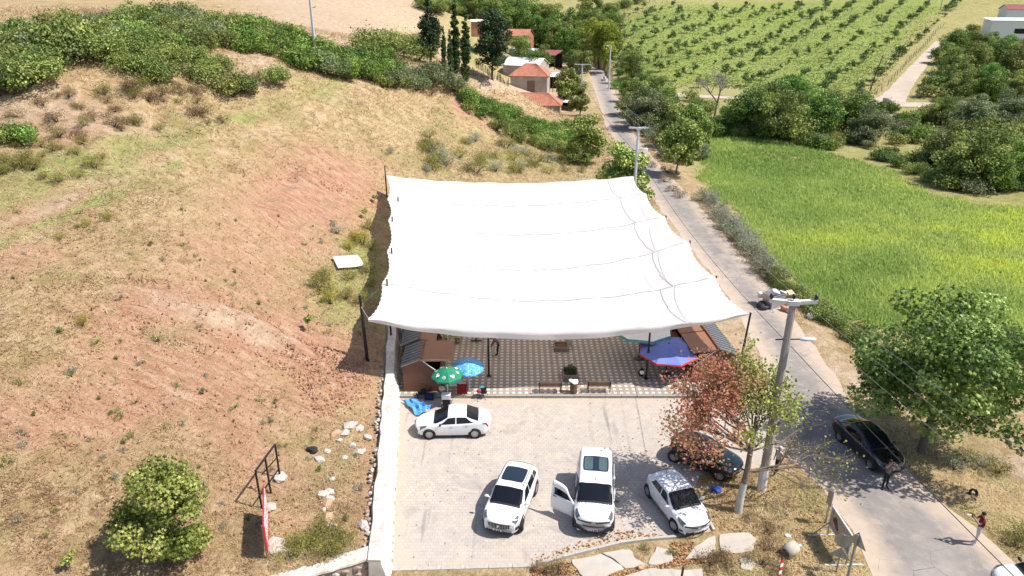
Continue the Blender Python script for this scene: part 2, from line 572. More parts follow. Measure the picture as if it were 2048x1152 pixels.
def masks(x, y):
    r = np.zeros(x.shape); g = np.zeros(x.shape); s = np.zeros(x.shape); b = np.zeros(x.shape)
    wx = wall_x(y)
    r = np.maximum(r, soft(x, y, REG['red1'], 2.5, .95, 1, 1))
    r = np.maximum(r, soft(x, y, REG['red2'], 1.5, 1.0, 1, 2))
    r = np.maximum(r, soft(x, y, REG['red3'], 3.0, .82, 1, 3))
    r = np.maximum(r, soft(x, y, REG['red4'], 1.0, 1., .8, 4))
    r = np.maximum(r, soft(x, y, REG['bank'], 2, .62, 1.2, 5))
    r = np.maximum(r, soft(x, y, REG['cut'], 1, .9, 1, 6))
    r = np.maximum(r, .62 * sstep(-.25, .35, fbm(x * .12, y * .12, 4, 8)) * (x < wx - 1) * (y < 66))
    # strip of reddish rubble behind the retaining wall
    dw = wx - x
    r = np.maximum(r, .6 * sstep(3.0, 1.0, dw) * (dw > 0) * (y < 40) * (y > 20))
    s = np.maximum(s, soft(x, y, REG['bank'], 1.5, .55, 1.2, 15))
    s = np.maximum(s, soft(x, y, REG['scrape'], .7, .62, 1.2, 16))
    for k, st in (('sand1', .8), ('sand2', .9), ('trk1', .75), ('trk2', .6), ('hamlet', .7), ('apron', .8), ('dirtL', .95), ('shoulder', .85), ('dirtR', 1.), ('orchsoil', .5)):
        e = {'trk1': .6, 'trk2': 1.0, 'hamlet': 5, 'apron': 2, 'dirtL': 1.5, 'shoulder': 1.2, 'dirtR': 1., 'orchsoil': 4}.get(k, 2)
        s = np.maximum(s, soft(x, y, REG[k], e, st, .7, 11))
    s = np.maximum(s, soft(x, y, REG['farsand'], 8, .8, .6, 12))
    g = np.maximum(g, soft(x, y, REG['green1'], 3, .72, 1, 21))
    g = np.maximum(g, soft(x, y, REG['greenline'], .5, .95, 1, 36))
    g = np.maximum(g, soft(x, y, REG['bankfoot'], .8, .7, 1, 37))
    g = np.maximum(g, soft(x, y, REG['green2'], 3, .6, 1, 22))
    g = np.maximum(g, soft(x, y, REG['green3'], 1.6, .8, 1, 23))
    g = np.maximum(g, soft(x, y, REG['green4'], 4, .6, 1, 24))
    g = np.maximum(g, soft(x, y, REG['green5'], .8, .7, 1, 25))
    fl = soft(x, y, REG['field'], 1.8, 1, .8, 26)
    g = np.maximum(g, fl)
    g = np.maximum(g, soft(x, y, REG['orch'], 6, .95, .7, 27))
    g = np.maximum(g, soft(x, y, REG['valley'], 4, .6, .8, 28))
    g = g * (1 - .8 * soft(x, y, REG['brown1'], 1.5, 1, 1, 29))
    g = g * (1 - .85 * soft(x, y, REG['orchdry'], 3, 1, .8, 30))
    s = np.maximum(s, soft(x, y, REG['orchedge'], 6, .35, .6, 33))
    g = g * (1 - .7 * soft(x, y, REG['orchedge'], 6, 1, .6, 33))
    b = soft(x, y, REG['yellow'], 6, 1, 1, 31) * fl
    b = np.maximum(b, soft(x, y, REG['orch'], 6, .25, .7, 27) * sstep(-.1, .3, fbm(x * .05, y * .05, 3, 35)))
    rrx = np.interp(y, [p[1] for p in ROAD_R[::-1]], [p[0] for p in ROAD_R[::-1]])
    g = np.maximum(g, .55 * sstep(1.5, 6, x - rrx) * sstep(48, 70, y) * (1 - np.maximum(soft(x, y, REG['orchdry'], 3, 1, .8, 30), soft(x, y, REG['brown1'], 1.5, 1, 1, 29))))
    g = np.maximum(g, .5 * sstep(150, 200, y) * sstep(-40, -10, x) * (1 - soft(x, y, REG['hamlet'], 5, .7, .7, 11)))
    # beyond the frame: green hills
    g = np.maximum(g, sstep(330, 420, y) * .8)
    return np.stack([np.clip(r, 0, 1), np.clip(g, 0, 1), np.clip(s, 0, 1), np.clip(b, 0, 1)], -1)

def ground_material():
    t = NT('ground_soil_and_grass')
    co = t.coord()
    at = t.node('ShaderNodeAttribute', attribute_name='mk')
    sep = t.node('ShaderNodeSeparateColor')
    t.l.new(at.outputs['Color'], sep.inputs[0])
    R, G, S = sep.outputs[0], sep.outputs[1], sep.outputs[2]
    B = at.outputs['Alpha']
    n1 = t.noise(.22, 5, .6, co); n2 = t.noise(1.1, 4, .65, co, .6); n3 = t.noise(5.0, 4, .7, co, .4); n4 = t.noise(22, 3, .6, co)
    mp = t.node('ShaderNodeMapping'); t.put(mp.inputs['Vector'], co); mp.inputs['Rotation'].default_value = (0, 0, .28)
    streak = t.noise(1.5, 5, .7, t.scalevec(mp.outputs[0], (.22, 1.9, 1)), .5)
    dry = t.ramp(n2, [(.28, (.25, .165, .085)), (.45, (.40, .285, .15)), (.58, (.495, .375, .215)), (.75, (.58, .465, .29))])
    dry = t.mix(t.maprange(n3, .42, .66, 0, .5), dry, (.31, .205, .115))
    olive = t.ramp(n3, [(.3, (.14, .135, .045)), (.7, (.32, .275, .105))])
    dry = t.mix(t.maprange(n1, .5, .66, 0, .7), dry, olive)
    soil = t.ramp(streak, [(.25, (.235, .10, .06)), (.40, (.37, .19, .12)), (.54, (.455, .265, .175)), (.72, (.565, .395, .285))])
    soil = t.mix(t.maprange(n3, .52, .70, 0, .6), soil, (.25, .115, .066))
    soil = t.mix(t.maprange(n2, .55, .72, 0, .5), soil, (.40, .27, .145))
    sand = t.ramp(n2, [(.3, (.40, .285, .19)), (.55, (.50, .375, .265)), (.75, (.58, .46, .34))])
    sand = t.mix(t.maprange(n3, .5, .7, 0, .35), sand, (.33, .25, .16))
    grn = t.ramp(n2, [(.28, (.13, .165, .04)), (.46, (.22, .27, .07)), (.6, (.30, .33, .10)), (.75, (.38, .355, .16))])
    grn = t.mix(t.maprange(n3, .5, .68, 0, .5), grn, (.105, .14, .03))
    yel = t.ramp(n3, [(.3, (.16, .21, .02)), (.7, (.34, .38, .045))])
    grn = t.mix(t.math('MULTIPLY', B, t.maprange(n2, .35, .6)), grn, yel)
    # ragged transitions: masks are pushed by noise
    def push(m, n, k=.55):
        v = t.math('ADD', m, t.math('MULTIPLY', t.math('SUBTRACT', n, .5), k))
        return t.maprange(v, .2, .85)
    c = dry
    n23 = t.math('MULTIPLY', t.math('ADD', n2, n3), .5)
    c = t.mix(push(R, n23, 2.6), c, soil)
    c = t.mix(push(S, n2, .8), c, sand)
    c = t.mix(push(G, n23, 1.8), c, grn)
    # pebbles and clods
    vo = t.voro(5.5, co)
    peb = t.math('MULTIPLY', t.maprange(vo, .16, .07), t.maprange(n2, .5, .62))
    c = t.mix(t.math('MULTIPLY', peb, .55), c, (.60, .50, .42))
    h = t.math('ADD', t.math('MULTIPLY', n3, 1.0), t.math('ADD', t.math('MULTIPLY', n4, .35), t.math('MULTIPLY', streak, .8)))
    nm = t.bump(h, .9, .22)
    return t.done(t.bsdf(c, .95, 0, .1, nm))
M_GROUND = ground_material()

BERM1 = g_poly([(225,577),(330,590),(430,615),(520,650),(600,692),(650,735)])
BERM2 = g_poly([(480,335),(560,345),(640,365),(700,385),(750,402)])
BERM3 = g_poly([(205,640),(300,655),(420,690),(520,705),(600,735),(640,780)])
def build_ground():
    rs = [5.0]
    while rs[-1] < 900:
        r = rs[-1]
        rs.append(r + max(.17, r * (.0066 if r < 140 else .012)))
    rs = np.array(rs)
    an = np.concatenate([np.radians(np.linspace(-66, -42, 36, endpoint=False)), np.radians(np.linspace(-42, 42, 470)), np.radians(np.linspace(42, 66, 37)[1:])])
    A, Rr = np.meshgrid(an, rs)
    X = np.sin(A) * Rr; Y = np.cos(A) * Rr
    Z = H(X, Y)
    # sink the sheet a little under the paved surfaces, and bring it flush along their edges
    inp = in_poly(X, Y, ROAD) | in_poly(X, Y, LOT) | ((X > wall_x(Y)) & (X < 15.2) & (Y > 37.4) & (Y < 70.5))
    nearm = Rr < 110
    de = np.full(X.shape, 9.0)
    de[nearm] = np.minimum(line_dist(X[nearm], Y[nearm], ROAD, True), line_dist(X[nearm], Y[nearm], LOT, True))
    near = sstep(90, 30, Rr)
    Z = Z + near * (fbm(X * 1.7, Y * 1.7, 3, 41) * .10) * sstep(.4, 1.8, de)
    Z = np.where(inp & (de > .6), np.minimum(Z, -.06), Z)
    Z = np.where((de <= .6) & (Y < 110), np.minimum(Z, .002), Z)
    for ln, hh, ww in ((BERM1, .22, .45), (BERM2, .25, .5), (BERM3, .18, .4)):
        d = line_dist(X, Y, ln)
        Z = Z + hh * np.exp(-(d / ww) ** 2) * (.6 + fbm(X * .8, Y * .8, 3, 44)) - hh * .6 * np.exp(-((d - ww * 2) / ww) ** 2)
    mk = masks(X, Y)
    nr, na = X.shape
    idx = np.arange(nr * na).reshape(nr, na)
    quads = np.stack([idx[:-1, :-1], idx[:-1, 1:], idx[1:, 1:], idx[1:, :-1]], -1).reshape(-1, 4)[:, ::-1]
    me = np_mesh('ground', np.stack([X, Y, Z], -1).reshape(-1, 3), quads.ravel(), np.full(len(quads), 4), M_GROUND, smooth=True)
    ca = me.color_attributes.new('mk', 'FLOAT_COLOR', 'POINT')
    ca.data.foreach_set('color', mk.reshape(-1, 4).astype(np.float32).ravel())
    o = link('ground', me)
    tag(o, 'sloping ground of dry grass, red soil and green fields', None, kind='structure')
    return o
build_ground()

# ------------------------------------------------------------------ road, lot, plaza
def asphalt_material():
    t = NT('worn_asphalt')
    co = t.coord()
    n1 = t.noise(.25, 6, .65, co, .5); n2 = t.noise(1.3, 6, .7, co); n3 = t.noise(14, 4, .7, co)
    c = t.ramp(n1, [(.3, (.185, .165, .155)), (.5, (.235, .21, .195)), (.66, (.30, .265, .24))])
    c = t.mix(t.maprange(n2, .50, .70, 0, .65), c, (.36, .305, .26))
    c = t.mix(t.maprange(n2, .44, .30, 0, .5), c, (.15, .138, .132))
    c = t.mix(t.maprange(n3, .55, .75, 0, .5), c, (.29, .26, .235))
    e = t.attr('edge')
    dusty = t.math('ADD', e, t.math('MULTIPLY', t.math('SUBTRACT', n2, .5), .9))
    c = t.mix(t.maprange(dusty, .2, .95, 0, .95), c, (.44, .35, .275))
    cr = t.voro(.8, t.node('ShaderNodeVectorMath', operation='ADD').outputs[0] if False else co, 'Distance', 1, 'DISTANCE_TO_EDGE')
    c = t.mix(t.math('MULTIPLY', t.maprange(cr, .012, .004), t.maprange(n1, .5, .6)), c, (.08, .075, .07))
    nm = t.bump(n3, .4, .02)
    return t.done(t.bsdf(c, .9, 0, .2, nm))

def sheet(name, poly, z, mat, step=.6, kind='structure', edge=None, label=None, zfun=None):
    """filled plan polygon, tessellated, with an 'edge' attribute (1 at the border)"""
    bm = bmesh.new()
    vs = [bm.verts.new((p[0], p[1], z)) for p in poly]
    f = bm.faces.new(vs)
    bm.normal_update()
    if f.normal.z < 0: f.normal_flip()
    bmesh.ops.triangulate(bm, faces=bm.faces[:])
    for _ in range(8):
        le = [e for e in bm.edges if e.calc_length() > max(step, .02 * abs(e.verts[0].co.y))]
        if not le: break
        bmesh.ops.subdivide_edges(bm, edges=le, cuts=1)
        bmesh.ops.triangulate(bm, faces=bm.faces[:])
    me = bpy.data.meshes.new(name)
    bm.to_mesh(me); bm.free()
    co = np.empty(len(me.vertices) * 3, np.float32)
    me.vertices.foreach_get('co', co); co = co.reshape(-1, 3)
    if zfun is not None:
        co[:, 2] = zfun(co[:, 0], co[:, 1]); me.vertices.foreach_set('co', co.ravel())
    if edge:
        d = line_dist(co[:, 0], co[:, 1], poly, True)
        at = me.attributes.new('edge', 'FLOAT', 'POINT')
        at.data.foreach_set('value', sstep(edge, 0, d).astype(np.float32))
    me.materials.append(mat)
    me.update()
    o = link(name, me)
    if kind: o['kind'] = kind
    if label: o['label'] = label
    return o

M_ASPH = asphalt_material()
rag = random.Random(3)
def ragged(pts, amp, step=1.2):
    out = []
    for (ax, ay), (bx, by) in zip(pts[:-1], pts[1:]):
        n = max(1, int(math.hypot(bx - ax, by - ay) / step))
        for i in range(n):
            t = i / n
            out.append((ax + (bx - ax) * t + rag.uniform(-amp, amp), ay + (by - ay) * t + rag.uniform(-amp, amp) * .3))
    out.append(pts[-1])
    return out
sheet('road', ragged(ROAD_L, .16) + ragged(ROAD_R, .16)[::-1], .012, M_ASPH, 1.0, edge=2.4, label='worn grey asphalt road with dusty edges')

def lot_material():
    t = NT('beige_block_paving')
    co = t.coord()
    bk = t.node('ShaderNodeTexBrick')
    t.put(bk.inputs['Vector'], co)
    bk.inputs['Scale'].default_value = 1.0
    bk.inputs['Brick Width'].default_value = .24
    bk.inputs['Row Height'].default_value = .2
    bk.inputs['Mortar Size'].default_value = .008
    bk.inputs['Color1'].default_value = (.45, .395, .345, 1)
    bk.inputs['Color2'].default_value = (.385, .335, .295, 1)
    bk.inputs['Mortar'].default_value = (.27, .23, .195, 1)
    n1 = t.noise(.16, 6, .65, co, .4); n2 = t.noise(1.0, 6, .7, co); n3 = t.noise(9, 4, .7, co)
    c = t.mix(t.maprange(n1, .44, .58, 0, .75), bk.outputs[0], (.385, .345, .31), 'MIX')
    c = t.mix(.42, bk.outputs[0], c)
    c = t.mix(t.maprange(n2, .52, .7, 0, .55), c, (.53, .43, .33))
    c = t.mix(t.maprange(n2, .44, .28, 0, .4), c, (.27, .25, .235))
    c = t.mix(t.maprange(n3, .60, .75, 0, .5), c, (.25, .20, .16))
    n5 = t.noise(.45, 5, .7, co, 1.2)
    c = t.mix(t.maprange(n5, .56, .66, 0, .5), c, (.25, .235, .225))
    ty = t.noise(.8, 3, .5, t.scalevec(co, (3.2, .16, 1)), .2)
    c = t.mix(t.math('MULTIPLY', t.maprange(ty, .62, .70), t.maprange(n1, .42, .6, 0, .55)), c, (.17, .16, .155))
    e = t.attr('edge')
    c = t.mix(t.maprange(t.math('ADD', e, t.math('MULTIPLY', t.math('SUBTRACT', n2, .5), 1.2)), .5, 1.0, 0, .7), c, (.44, .35, .27))
    nm = t.bump(t.math('ADD', bk.outputs['Fac'], t.math('MULTIPLY', n3, -.3)), -.5, .01)
    return t.done(t.bsdf(c, .85, 0, .2, nm))
sheet('parking_lot', LOT, .008, lot_material(), .8, edge=1.3, label='sunlit beige block paving of the car park')

def plaza_material():
    t = NT('patterned_plaza_paving')
    co = t.coord()
    sx = t.node('ShaderNodeSeparateXYZ')
    t.put(sx.inputs[0], co)
    def cell(v, size, lo):
        f = t.math('FRACT', t.math('DIVIDE', t.math('ADD', v, 100), size))
        return t.math('LESS_THAN', f, lo), f
    a, fa = cell(sx.outputs[0], .40, .52)
    b, fb = cell(sx.outputs[1], .40, .50)
    lightm = t.math('MULTIPLY', a, b)
    n2 = t.noise(2.2, 6, .7, co); n3 = t.noise(16, 4, .7, co); n1 = t.noise(.3, 4, .6, co)
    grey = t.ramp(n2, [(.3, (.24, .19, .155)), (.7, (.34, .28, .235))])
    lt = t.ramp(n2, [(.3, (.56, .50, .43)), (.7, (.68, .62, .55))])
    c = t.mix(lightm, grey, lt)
    # joints of the small blocks
    def joint(v, size):
        f = t.math('FRACT', t.math('DIVIDE', t.math('ADD', v, 100), size))
        return t.math('LESS_THAN', t.math('ABSOLUTE', t.math('SUBTRACT', f, .03)), .035)
    j = t.math('MAXIMUM', joint(sx.outputs[0], .2), joint(sx.outputs[1], .2))
    c = t.mix(t.math('MULTIPLY', j, .55), c, (.11, .09, .075))
    c = t.mix(t.maprange(n1, .5, .7, 0, .3), c, (.33, .27, .21))
    c = t.mix(t.maprange(n3, .6, .75, 0, .4), c, (.16, .13, .11))
    nm = t.bump(j, -.4, .01)
    return t.done(t.bsdf(c, .8, 0, .25, nm))
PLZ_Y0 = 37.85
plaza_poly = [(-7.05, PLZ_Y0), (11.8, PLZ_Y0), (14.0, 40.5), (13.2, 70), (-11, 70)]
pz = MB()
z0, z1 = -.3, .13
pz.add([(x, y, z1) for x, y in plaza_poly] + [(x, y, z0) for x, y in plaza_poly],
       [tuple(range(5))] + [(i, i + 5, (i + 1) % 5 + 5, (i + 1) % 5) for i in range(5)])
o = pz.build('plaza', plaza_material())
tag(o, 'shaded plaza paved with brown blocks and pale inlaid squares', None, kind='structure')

# kerbs: each stone is a piece of its own
M_KERB = simple('kerb_concrete', (.40, .365, .325), .9, var=.2, scale=4, dirt=(.27, .22, .17))
M_KERB2 = simple('kerb_concrete_grey', (.30, .285, .27), .9, var=.2, scale=4, dirt=(.22, .19, .16))
krnd = random.Random(11)
def kerb(name, pts, label, w=.14, h=.12, z=0.0, L=1.0, mat=None):
    root = thing(name, label, None)
    root['kind'] = 'structure'
    base = None
    for (ax, ay), (bx, by) in zip(pts[:-1], pts[1:]):
        d = math.hypot(bx - ax, by - ay); n = max(1, round(d / L)); ang = math.atan2(by - ay, bx - ax)
        me = MB().box(0, 0, 0, d / n - .018, w, h + .3).mesh('kerb_stone', mat or M_KERB)
        for i in range(n):
            t = (i + .5) / n
            k = link('kerb_stone', me, root, (ax + (bx - ax) * t, ay + (by - ay) * t, z + h - (h + .3) / 2 + krnd.uniform(-.006, .006)))
            k.rotation_euler = (0, 0, ang + krnd.uniform(-.006, .006))
    return root
kerb('plaza_kerb', [(-7.0, PLZ_Y0 - .08), (11.8, PLZ_Y0 - .08)], 'long row of grey kerb stones between car park and plaza', .15, .14, mat=M_KERB2)
kp = pix_poly([(786,1139),(930,1135),(1072,1131)])
kerb('lot_kerb_worn', kp, 'pale worn kerb along the near left edge of the car park', .22, .04)
kp = pix_poly([(1074,1131),(1150,1110),(1240,1088),(1300,1080),(1352,1076)])
kerb('lot_kerb', kp, 'raised kerb along the near edge of the car park below the van', .13, .14)
kp = pix_poly([(1428,1063),(1405,1020),(1383,985)])
kerb('tree_island_kerb', kp, 'short kerb beside the parked hatchback and the tree', .13, .12)

# broken concrete slabs in front of the lot
M_SLAB = simple('broken_concrete', (.42, .375, .325), .9, var=.12, scale=1.6, dirt=(.40, .34, .28), bump=.2)
def prism(poly, z0, z1, mats, name, parent=None):
    bm = bmesh.new()
    cx = sum(p[0] for p in poly) / len(poly); cy = sum(p[1] for p in poly) / len(poly)
    vs = [bm.verts.new((p[0] - cx, p[1] - cy, 0)) for p in poly]
    f = bm.faces.new(vs); bm.normal_update()
    if f.normal.z < 0: f.normal_flip()
    r = bmesh.ops.extrude_face_region(bm, geom=[f])
    for v in [e for e in r['geom'] if isinstance(e, bmesh.types.BMVert)]: v.co.z += z1 - z0
    bmesh.ops.bevel(bm, geom=[e for e in bm.edges], offset=.015, segments=1, affect='EDGES')
    bmesh.ops.recalc_face_normals(bm, faces=bm.faces[:])
    me = bpy.data.meshes.new(name); bm.to_mesh(me); bm.free()
    me.materials.append(mats)
    return link(name, me, parent, (cx, cy, z0))
slabs = [
 ([(1144,1119),(1202,1107),(1224,1118),(1245,1131),(1246,1139),(1205,1155),(1168,1155),(1147,1131)], 'large cracked concrete slab nearest the van, at the left end'),
 ([(1204,1106),(1239,1100),(1259,1098),(1273,1119),(1294,1130),(1250,1137),(1228,1118)], 'concrete slab next to the largest one, below the kerb'),
 ([(1313,1093),(1343,1103),(1344,1122),(1310,1130),(1296,1127)], 'small tilted concrete slab between two patches of weeds'),
 ([(1389,1093),(1430,1070),(1433,1102),(1408,1116),(1370,1119)], 'concrete slab just in front of the white hatchback'),
 ([(1439,1069),(1495,1065),(1512,1077),(1508,1102),(1468,1107),(1443,1103)], 'square concrete slab beside the tree island'),
 ([(1250,1152),(1305,1136),(1360,1140),(1405,1138),(1408,1165),(1248,1168)], 'concrete slab cut by the bottom edge of the picture'),
 ([(1478,1119),(1503,1113),(1512,1127),(1502,1141),(1484,1138)], 'rounded lump of broken concrete among dry weeds')]
for i, (pp, lb) in enumerate(slabs):
    q = pix_poly(pp, .05)
    q2 = []
    for (ax, ay), (bx, by) in zip(q, q[1:] + q[:1]):
        q2 += [(ax, ay), ((ax * 2 + bx) / 3 + krnd.uniform(-.05, .05), (ay * 2 + by) / 3 + krnd.uniform(-.05, .05)), ((ax + 2 * bx) / 3 + krnd.uniform(-.05, .05), (ay + 2 * by) / 3 + krnd.uniform(-.05, .05))]
    o = prism(q2, -.12, .06 + .01 * (i % 3), M_SLAB, 'concrete_slab')
    o.rotation_euler = (krnd.uniform(-.025, .025), krnd.uniform(-.025, .025), 0)
    tag(o, lb, 'slab', 'broken concrete slabs')

# pale farm tracks draped on the ground
M_TRACK = simple('pale_dirt_track', (.43, .355, .285), .95, var=.15, scale=.4, dirt=(.42, .33, .24), bump=.15)
def ribbon(name, pts, widths, mat, lift=.05, step=1.5, label=None, cols=4, rag_=.25):
    pts = [Vector((p[0], p[1])) for p in pts]
    L = [0]
    for a, b in zip(pts[:-1], pts[1:]): L.append(L[-1] + (b - a).length)
    n = int(L[-1] / step) + 2
    s = np.linspace(0, L[-1], n)
    X = np.interp(s, L, [p.x for p in pts]); Y = np.interp(s, L, [p.y for p in pts]); W = np.interp(s, L, widths)
    dx = np.gradient(X); dy = np.gradient(Y); q = np.hypot(dx, dy)
    nx, ny = -dy / q, dx / q
    vs = []
    cc = np.linspace(-.5, .5, cols + 1)
    for i in range(n):
        w0 = W[i] * (1 + krnd.uniform(-rag_, rag_) * .3)
        for c in cc: vs.append((X[i] + nx[i] * w0 * c, Y[i] + ny[i] * w0 * c, 0))
    vs = np.array(vs)
    vs[:, 2] = H(vs[:, 0], vs[:, 1]) + lift
    k = cols + 1
    fs = [(i*k+c, i*k+c+1, (i+1)*k+c+1, (i+1)*k+c) for i in range(n - 1) for c in range(cols)]
    m = MB().add(vs, fs, 0, True)
    o = m.build(name, mat)
    o['kind'] = 'structure'
    if label: o['label'] = label
    return o
ribbon('farm_track', [tuple(atg(*p)[:2]) for p in [(1232,187),(1340,190),(1440,196),(1560,203),(1660,206),(1770,208),(1880,212)]], [6, 4.5, 4, 4, 5, 7, 4], M_TRACK, .1, label='pale dirt track below the orchard')
ribbon('orchard_track', [tuple(atg(*p)[:2]) for p in [(1775,207),(1800,180),(1830,142),(1856,112),(1872,94),(1880,84)]], [6.5, 4.8, 4.0, 3.4, 3.0, 2.6], M_TRACK, .14, label='pale dirt track climbing beside the orchard fence')
# ================================================================== PLANTS
def leaf_arrays(cen, nor, size, shape='rhomb', seed=0):
    """one small bent face per leaf"""
    rs = np.random.RandomState(seed)
    n = len(cen)
    nor = nor / (np.linalg.norm(nor, axis=1, keepdims=True) + 1e-9)
    ref = rs.normal(size=(n, 3))
    tx = np.cross(nor, ref); tx /= (np.linalg.norm(tx, axis=1, keepdims=True) + 1e-9)
    ty = np.cross(nor, tx)
    if shape == 'rhomb':
        T = np.array([(0, -.5, 0), (.3, -.02, .06), (0, .5, -.05), (-.3, -.02, .06)])
    elif shape == 'long':
        T = np.array([(0, -.6, 0), (.13, 0, .03), (0, .6, -.08), (-.13, 0, .03)])
    elif shape == 'star':
        T = []
        for k in range(5):
            a = math.pi / 2 + k * 2 * math.pi / 5
            T.append((.52 * math.cos(a), .52 * math.sin(a), -.09))
            a += math.pi / 5
            T.append((.26 * math.cos(a), .26 * math.sin(a), .03))
        T = np.array(T)
    elif shape == 'hex':
        T = np.array([(0, -.5, -.04), (.36, -.22, .02), (.36, .2, .02), (0, .5, -.04), (-.36, .2, .02), (-.36, -.22, .02)])
    k = len(T)
    sz = np.broadcast_to(np.asarray(size, float), (n,))
    V = cen[:, None] + (tx[:, None] * T[None, :, :1] + ty[:, None] * T[None, :, 1:2] + nor[:, None] * T[None, :, 2:3]) * sz[:, None, None]
    return V.reshape(-1, 3), np.arange(n * k), np.full(n, k)

def crown_points(rs, clumps, rad, per, shell=.75):
    """leaf centres and outward normals for clumps of foliage"""
    cs = []; ns = []
    for (c, r, m) in zip(clumps, rad, per):
        d = rs.normal(size=(m, 3)); d /= np.linalg.norm(d, axis=1, keepdims=True)
        q = (rs.rand(m, 1) ** (1 / 3.0)) * (1 - shell) + shell * rs.rand(m, 1) ** .35
        p = c + d * q * r * np.array([1, 1, .72])
        cs.append(p)
        ns.append(d + np.array([0, 0, .5]) + rs.normal(size=(m, 3)) * .85)
    return np.concatenate(cs), np.concatenate(ns)

def make_tree(name, seed, h, trunk_h, crown_r, crown_h, leaves, leaf, mats, trunk_r=.12, clumps=26, clump_r=.38, shape='rhomb', limbs=9, lean=(0, 0), crown_shape='round', bare=0.0, shellc=.55, whitewash=None, zpos=None, leafcol=None):
    """returns (wood mesh, crown mesh); base at the origin.  Trunk and limbs taper, leaves sit in clumps."""
    rs = np.random.RandomState(seed)
    rnd = random.Random(seed)
    cz = h - crown_h / 2
    top = np.array([lean[0], lean[1], cz])
    cl = []
    tries = 0
    while len(cl) < clumps and tries < 4000:
        tries += 1
        d = rs.normal(size=3); d /= np.linalg.norm(d)
        q = shellc + (1 - shellc) * rs.rand() if rs.rand() < .8 else rs.rand() * shellc
        p = d * q
        zz = (p[2] + 1) / 2
        if crown_shape == 'round': k = 1.0
        elif crown_shape == 'cone': k = max(.08, (1 - zz) * 1.25 + .06)
        elif crown_shape == 'column': k = max(.25, 1 - abs(zz - .35) ** 2 * 1.5)
        elif crown_shape == 'egg': k = 1.1 - .45 * zz
        elif crown_shape == 'flat': k = 1.0; p[2] *= .8
        elif crown_shape == 'vase': k = .45 + .6 * zz
        p2 = np.array([p[0] * crown_r * k, p[1] * crown_r * k, p[2] * crown_h / 2])
        p2 += rs.normal(size=3) * crown_r * .07
        cl.append(top + p2)
    cl = np.array(cl)
    rad = crown_r * clump_r * (.65 + .7 * rs.rand(len(cl)))
    if crown_shape in ('cone', 'column'):
        rad = rad * np.clip(1.15 - .7 * (cl[:, 2] - (h - crown_h)) / crown_h, .3, 1.2)
    per = np.maximum(6, (leaves * (rad ** 2) / (rad ** 2).sum()).astype(int))
    # wood
    w = MB()
    tp = []
    n = 6
    for i in range(n + 1):
        t = i / n
        z = t * (trunk_h + crown_h * .45)
        tp.append((lean[0] * t * .8 + rnd.uniform(-1, 1) * trunk_r * .5 * (i > 0), lean[1] * t * .8 + rnd.uniform(-1, 1) * trunk_r * .5 * (i > 0), z))
    w.tube([(tp[0][0], tp[0][1], -.25)] + tp, [trunk_r * 1.35] + [trunk_r * (1 - .72 * i / n) for i in range(n + 1)], 8, 0)
    order = list(range(len(cl))); rnd.shuffle(order)
    for j in order[:limbs]:
        e = Vector(cl[j])
        s = rnd.uniform(.45, .95)
        k = s * n
        i0 = int(k); f = k - i0
        a = Vector(tp[i0]).lerp(Vector(tp[min(i0 + 1, n)]), f)
        if a.z > e.z: a = Vector(tp[max(2, n // 2)])
        mid = a.lerp(e, .5) + Vector((rnd.uniform(-.1, .1) * crown_r, rnd.uniform(-.1, .1) * crown_r, -.05 * crown_h))
        q = a.lerp(e, .25).lerp(mid, .4)
        r0 = trunk_r * rnd.uniform(.32, .5)
        w.tube([a, q, mid, e.lerp(mid, .35), e], [r0, r0 * .85, r0 * .6, r0 * .4, r0 * .15], 6, 0)
        for _ in range(3):
            b = e + Vector((rnd.gauss(0, 1), rnd.gauss(0, 1), rnd.gauss(.3, .7))) * rad[j] * .8
            w.tube([mid.lerp(e, rnd.uniform(.2, .8)), e.lerp(b, .5), b], [r0 * .35, r0 * .22, r0 * .07], 4, 0)
    wood = w.mesh('trunk', mats[0])
    cen, nor = crown_points(rs, cl, rad, per)
    cen[:, 2] = np.maximum(cen[:, 2], .03)
    m = len(cen)
    sz = leaf * (.7 + .6 * rs.rand(m))
    V, L, S = leaf_arrays(cen, nor, sz, shape, seed)
    cv = np.repeat(rs.rand(len(cl)), per)
    hh = np.clip((cen[:, 2] - (h - crown_h)) / crown_h, 0, 1)
    var = np.clip(.5 + (cv - .5) * .55 + (rs.rand(m) - .5) * .75, 0, 1)
    if leafcol is not None: var = leafcol(cen, var, rs)
    crown = np_mesh('crown', V, L, S, mats[1], var=var)
    return wood, crown

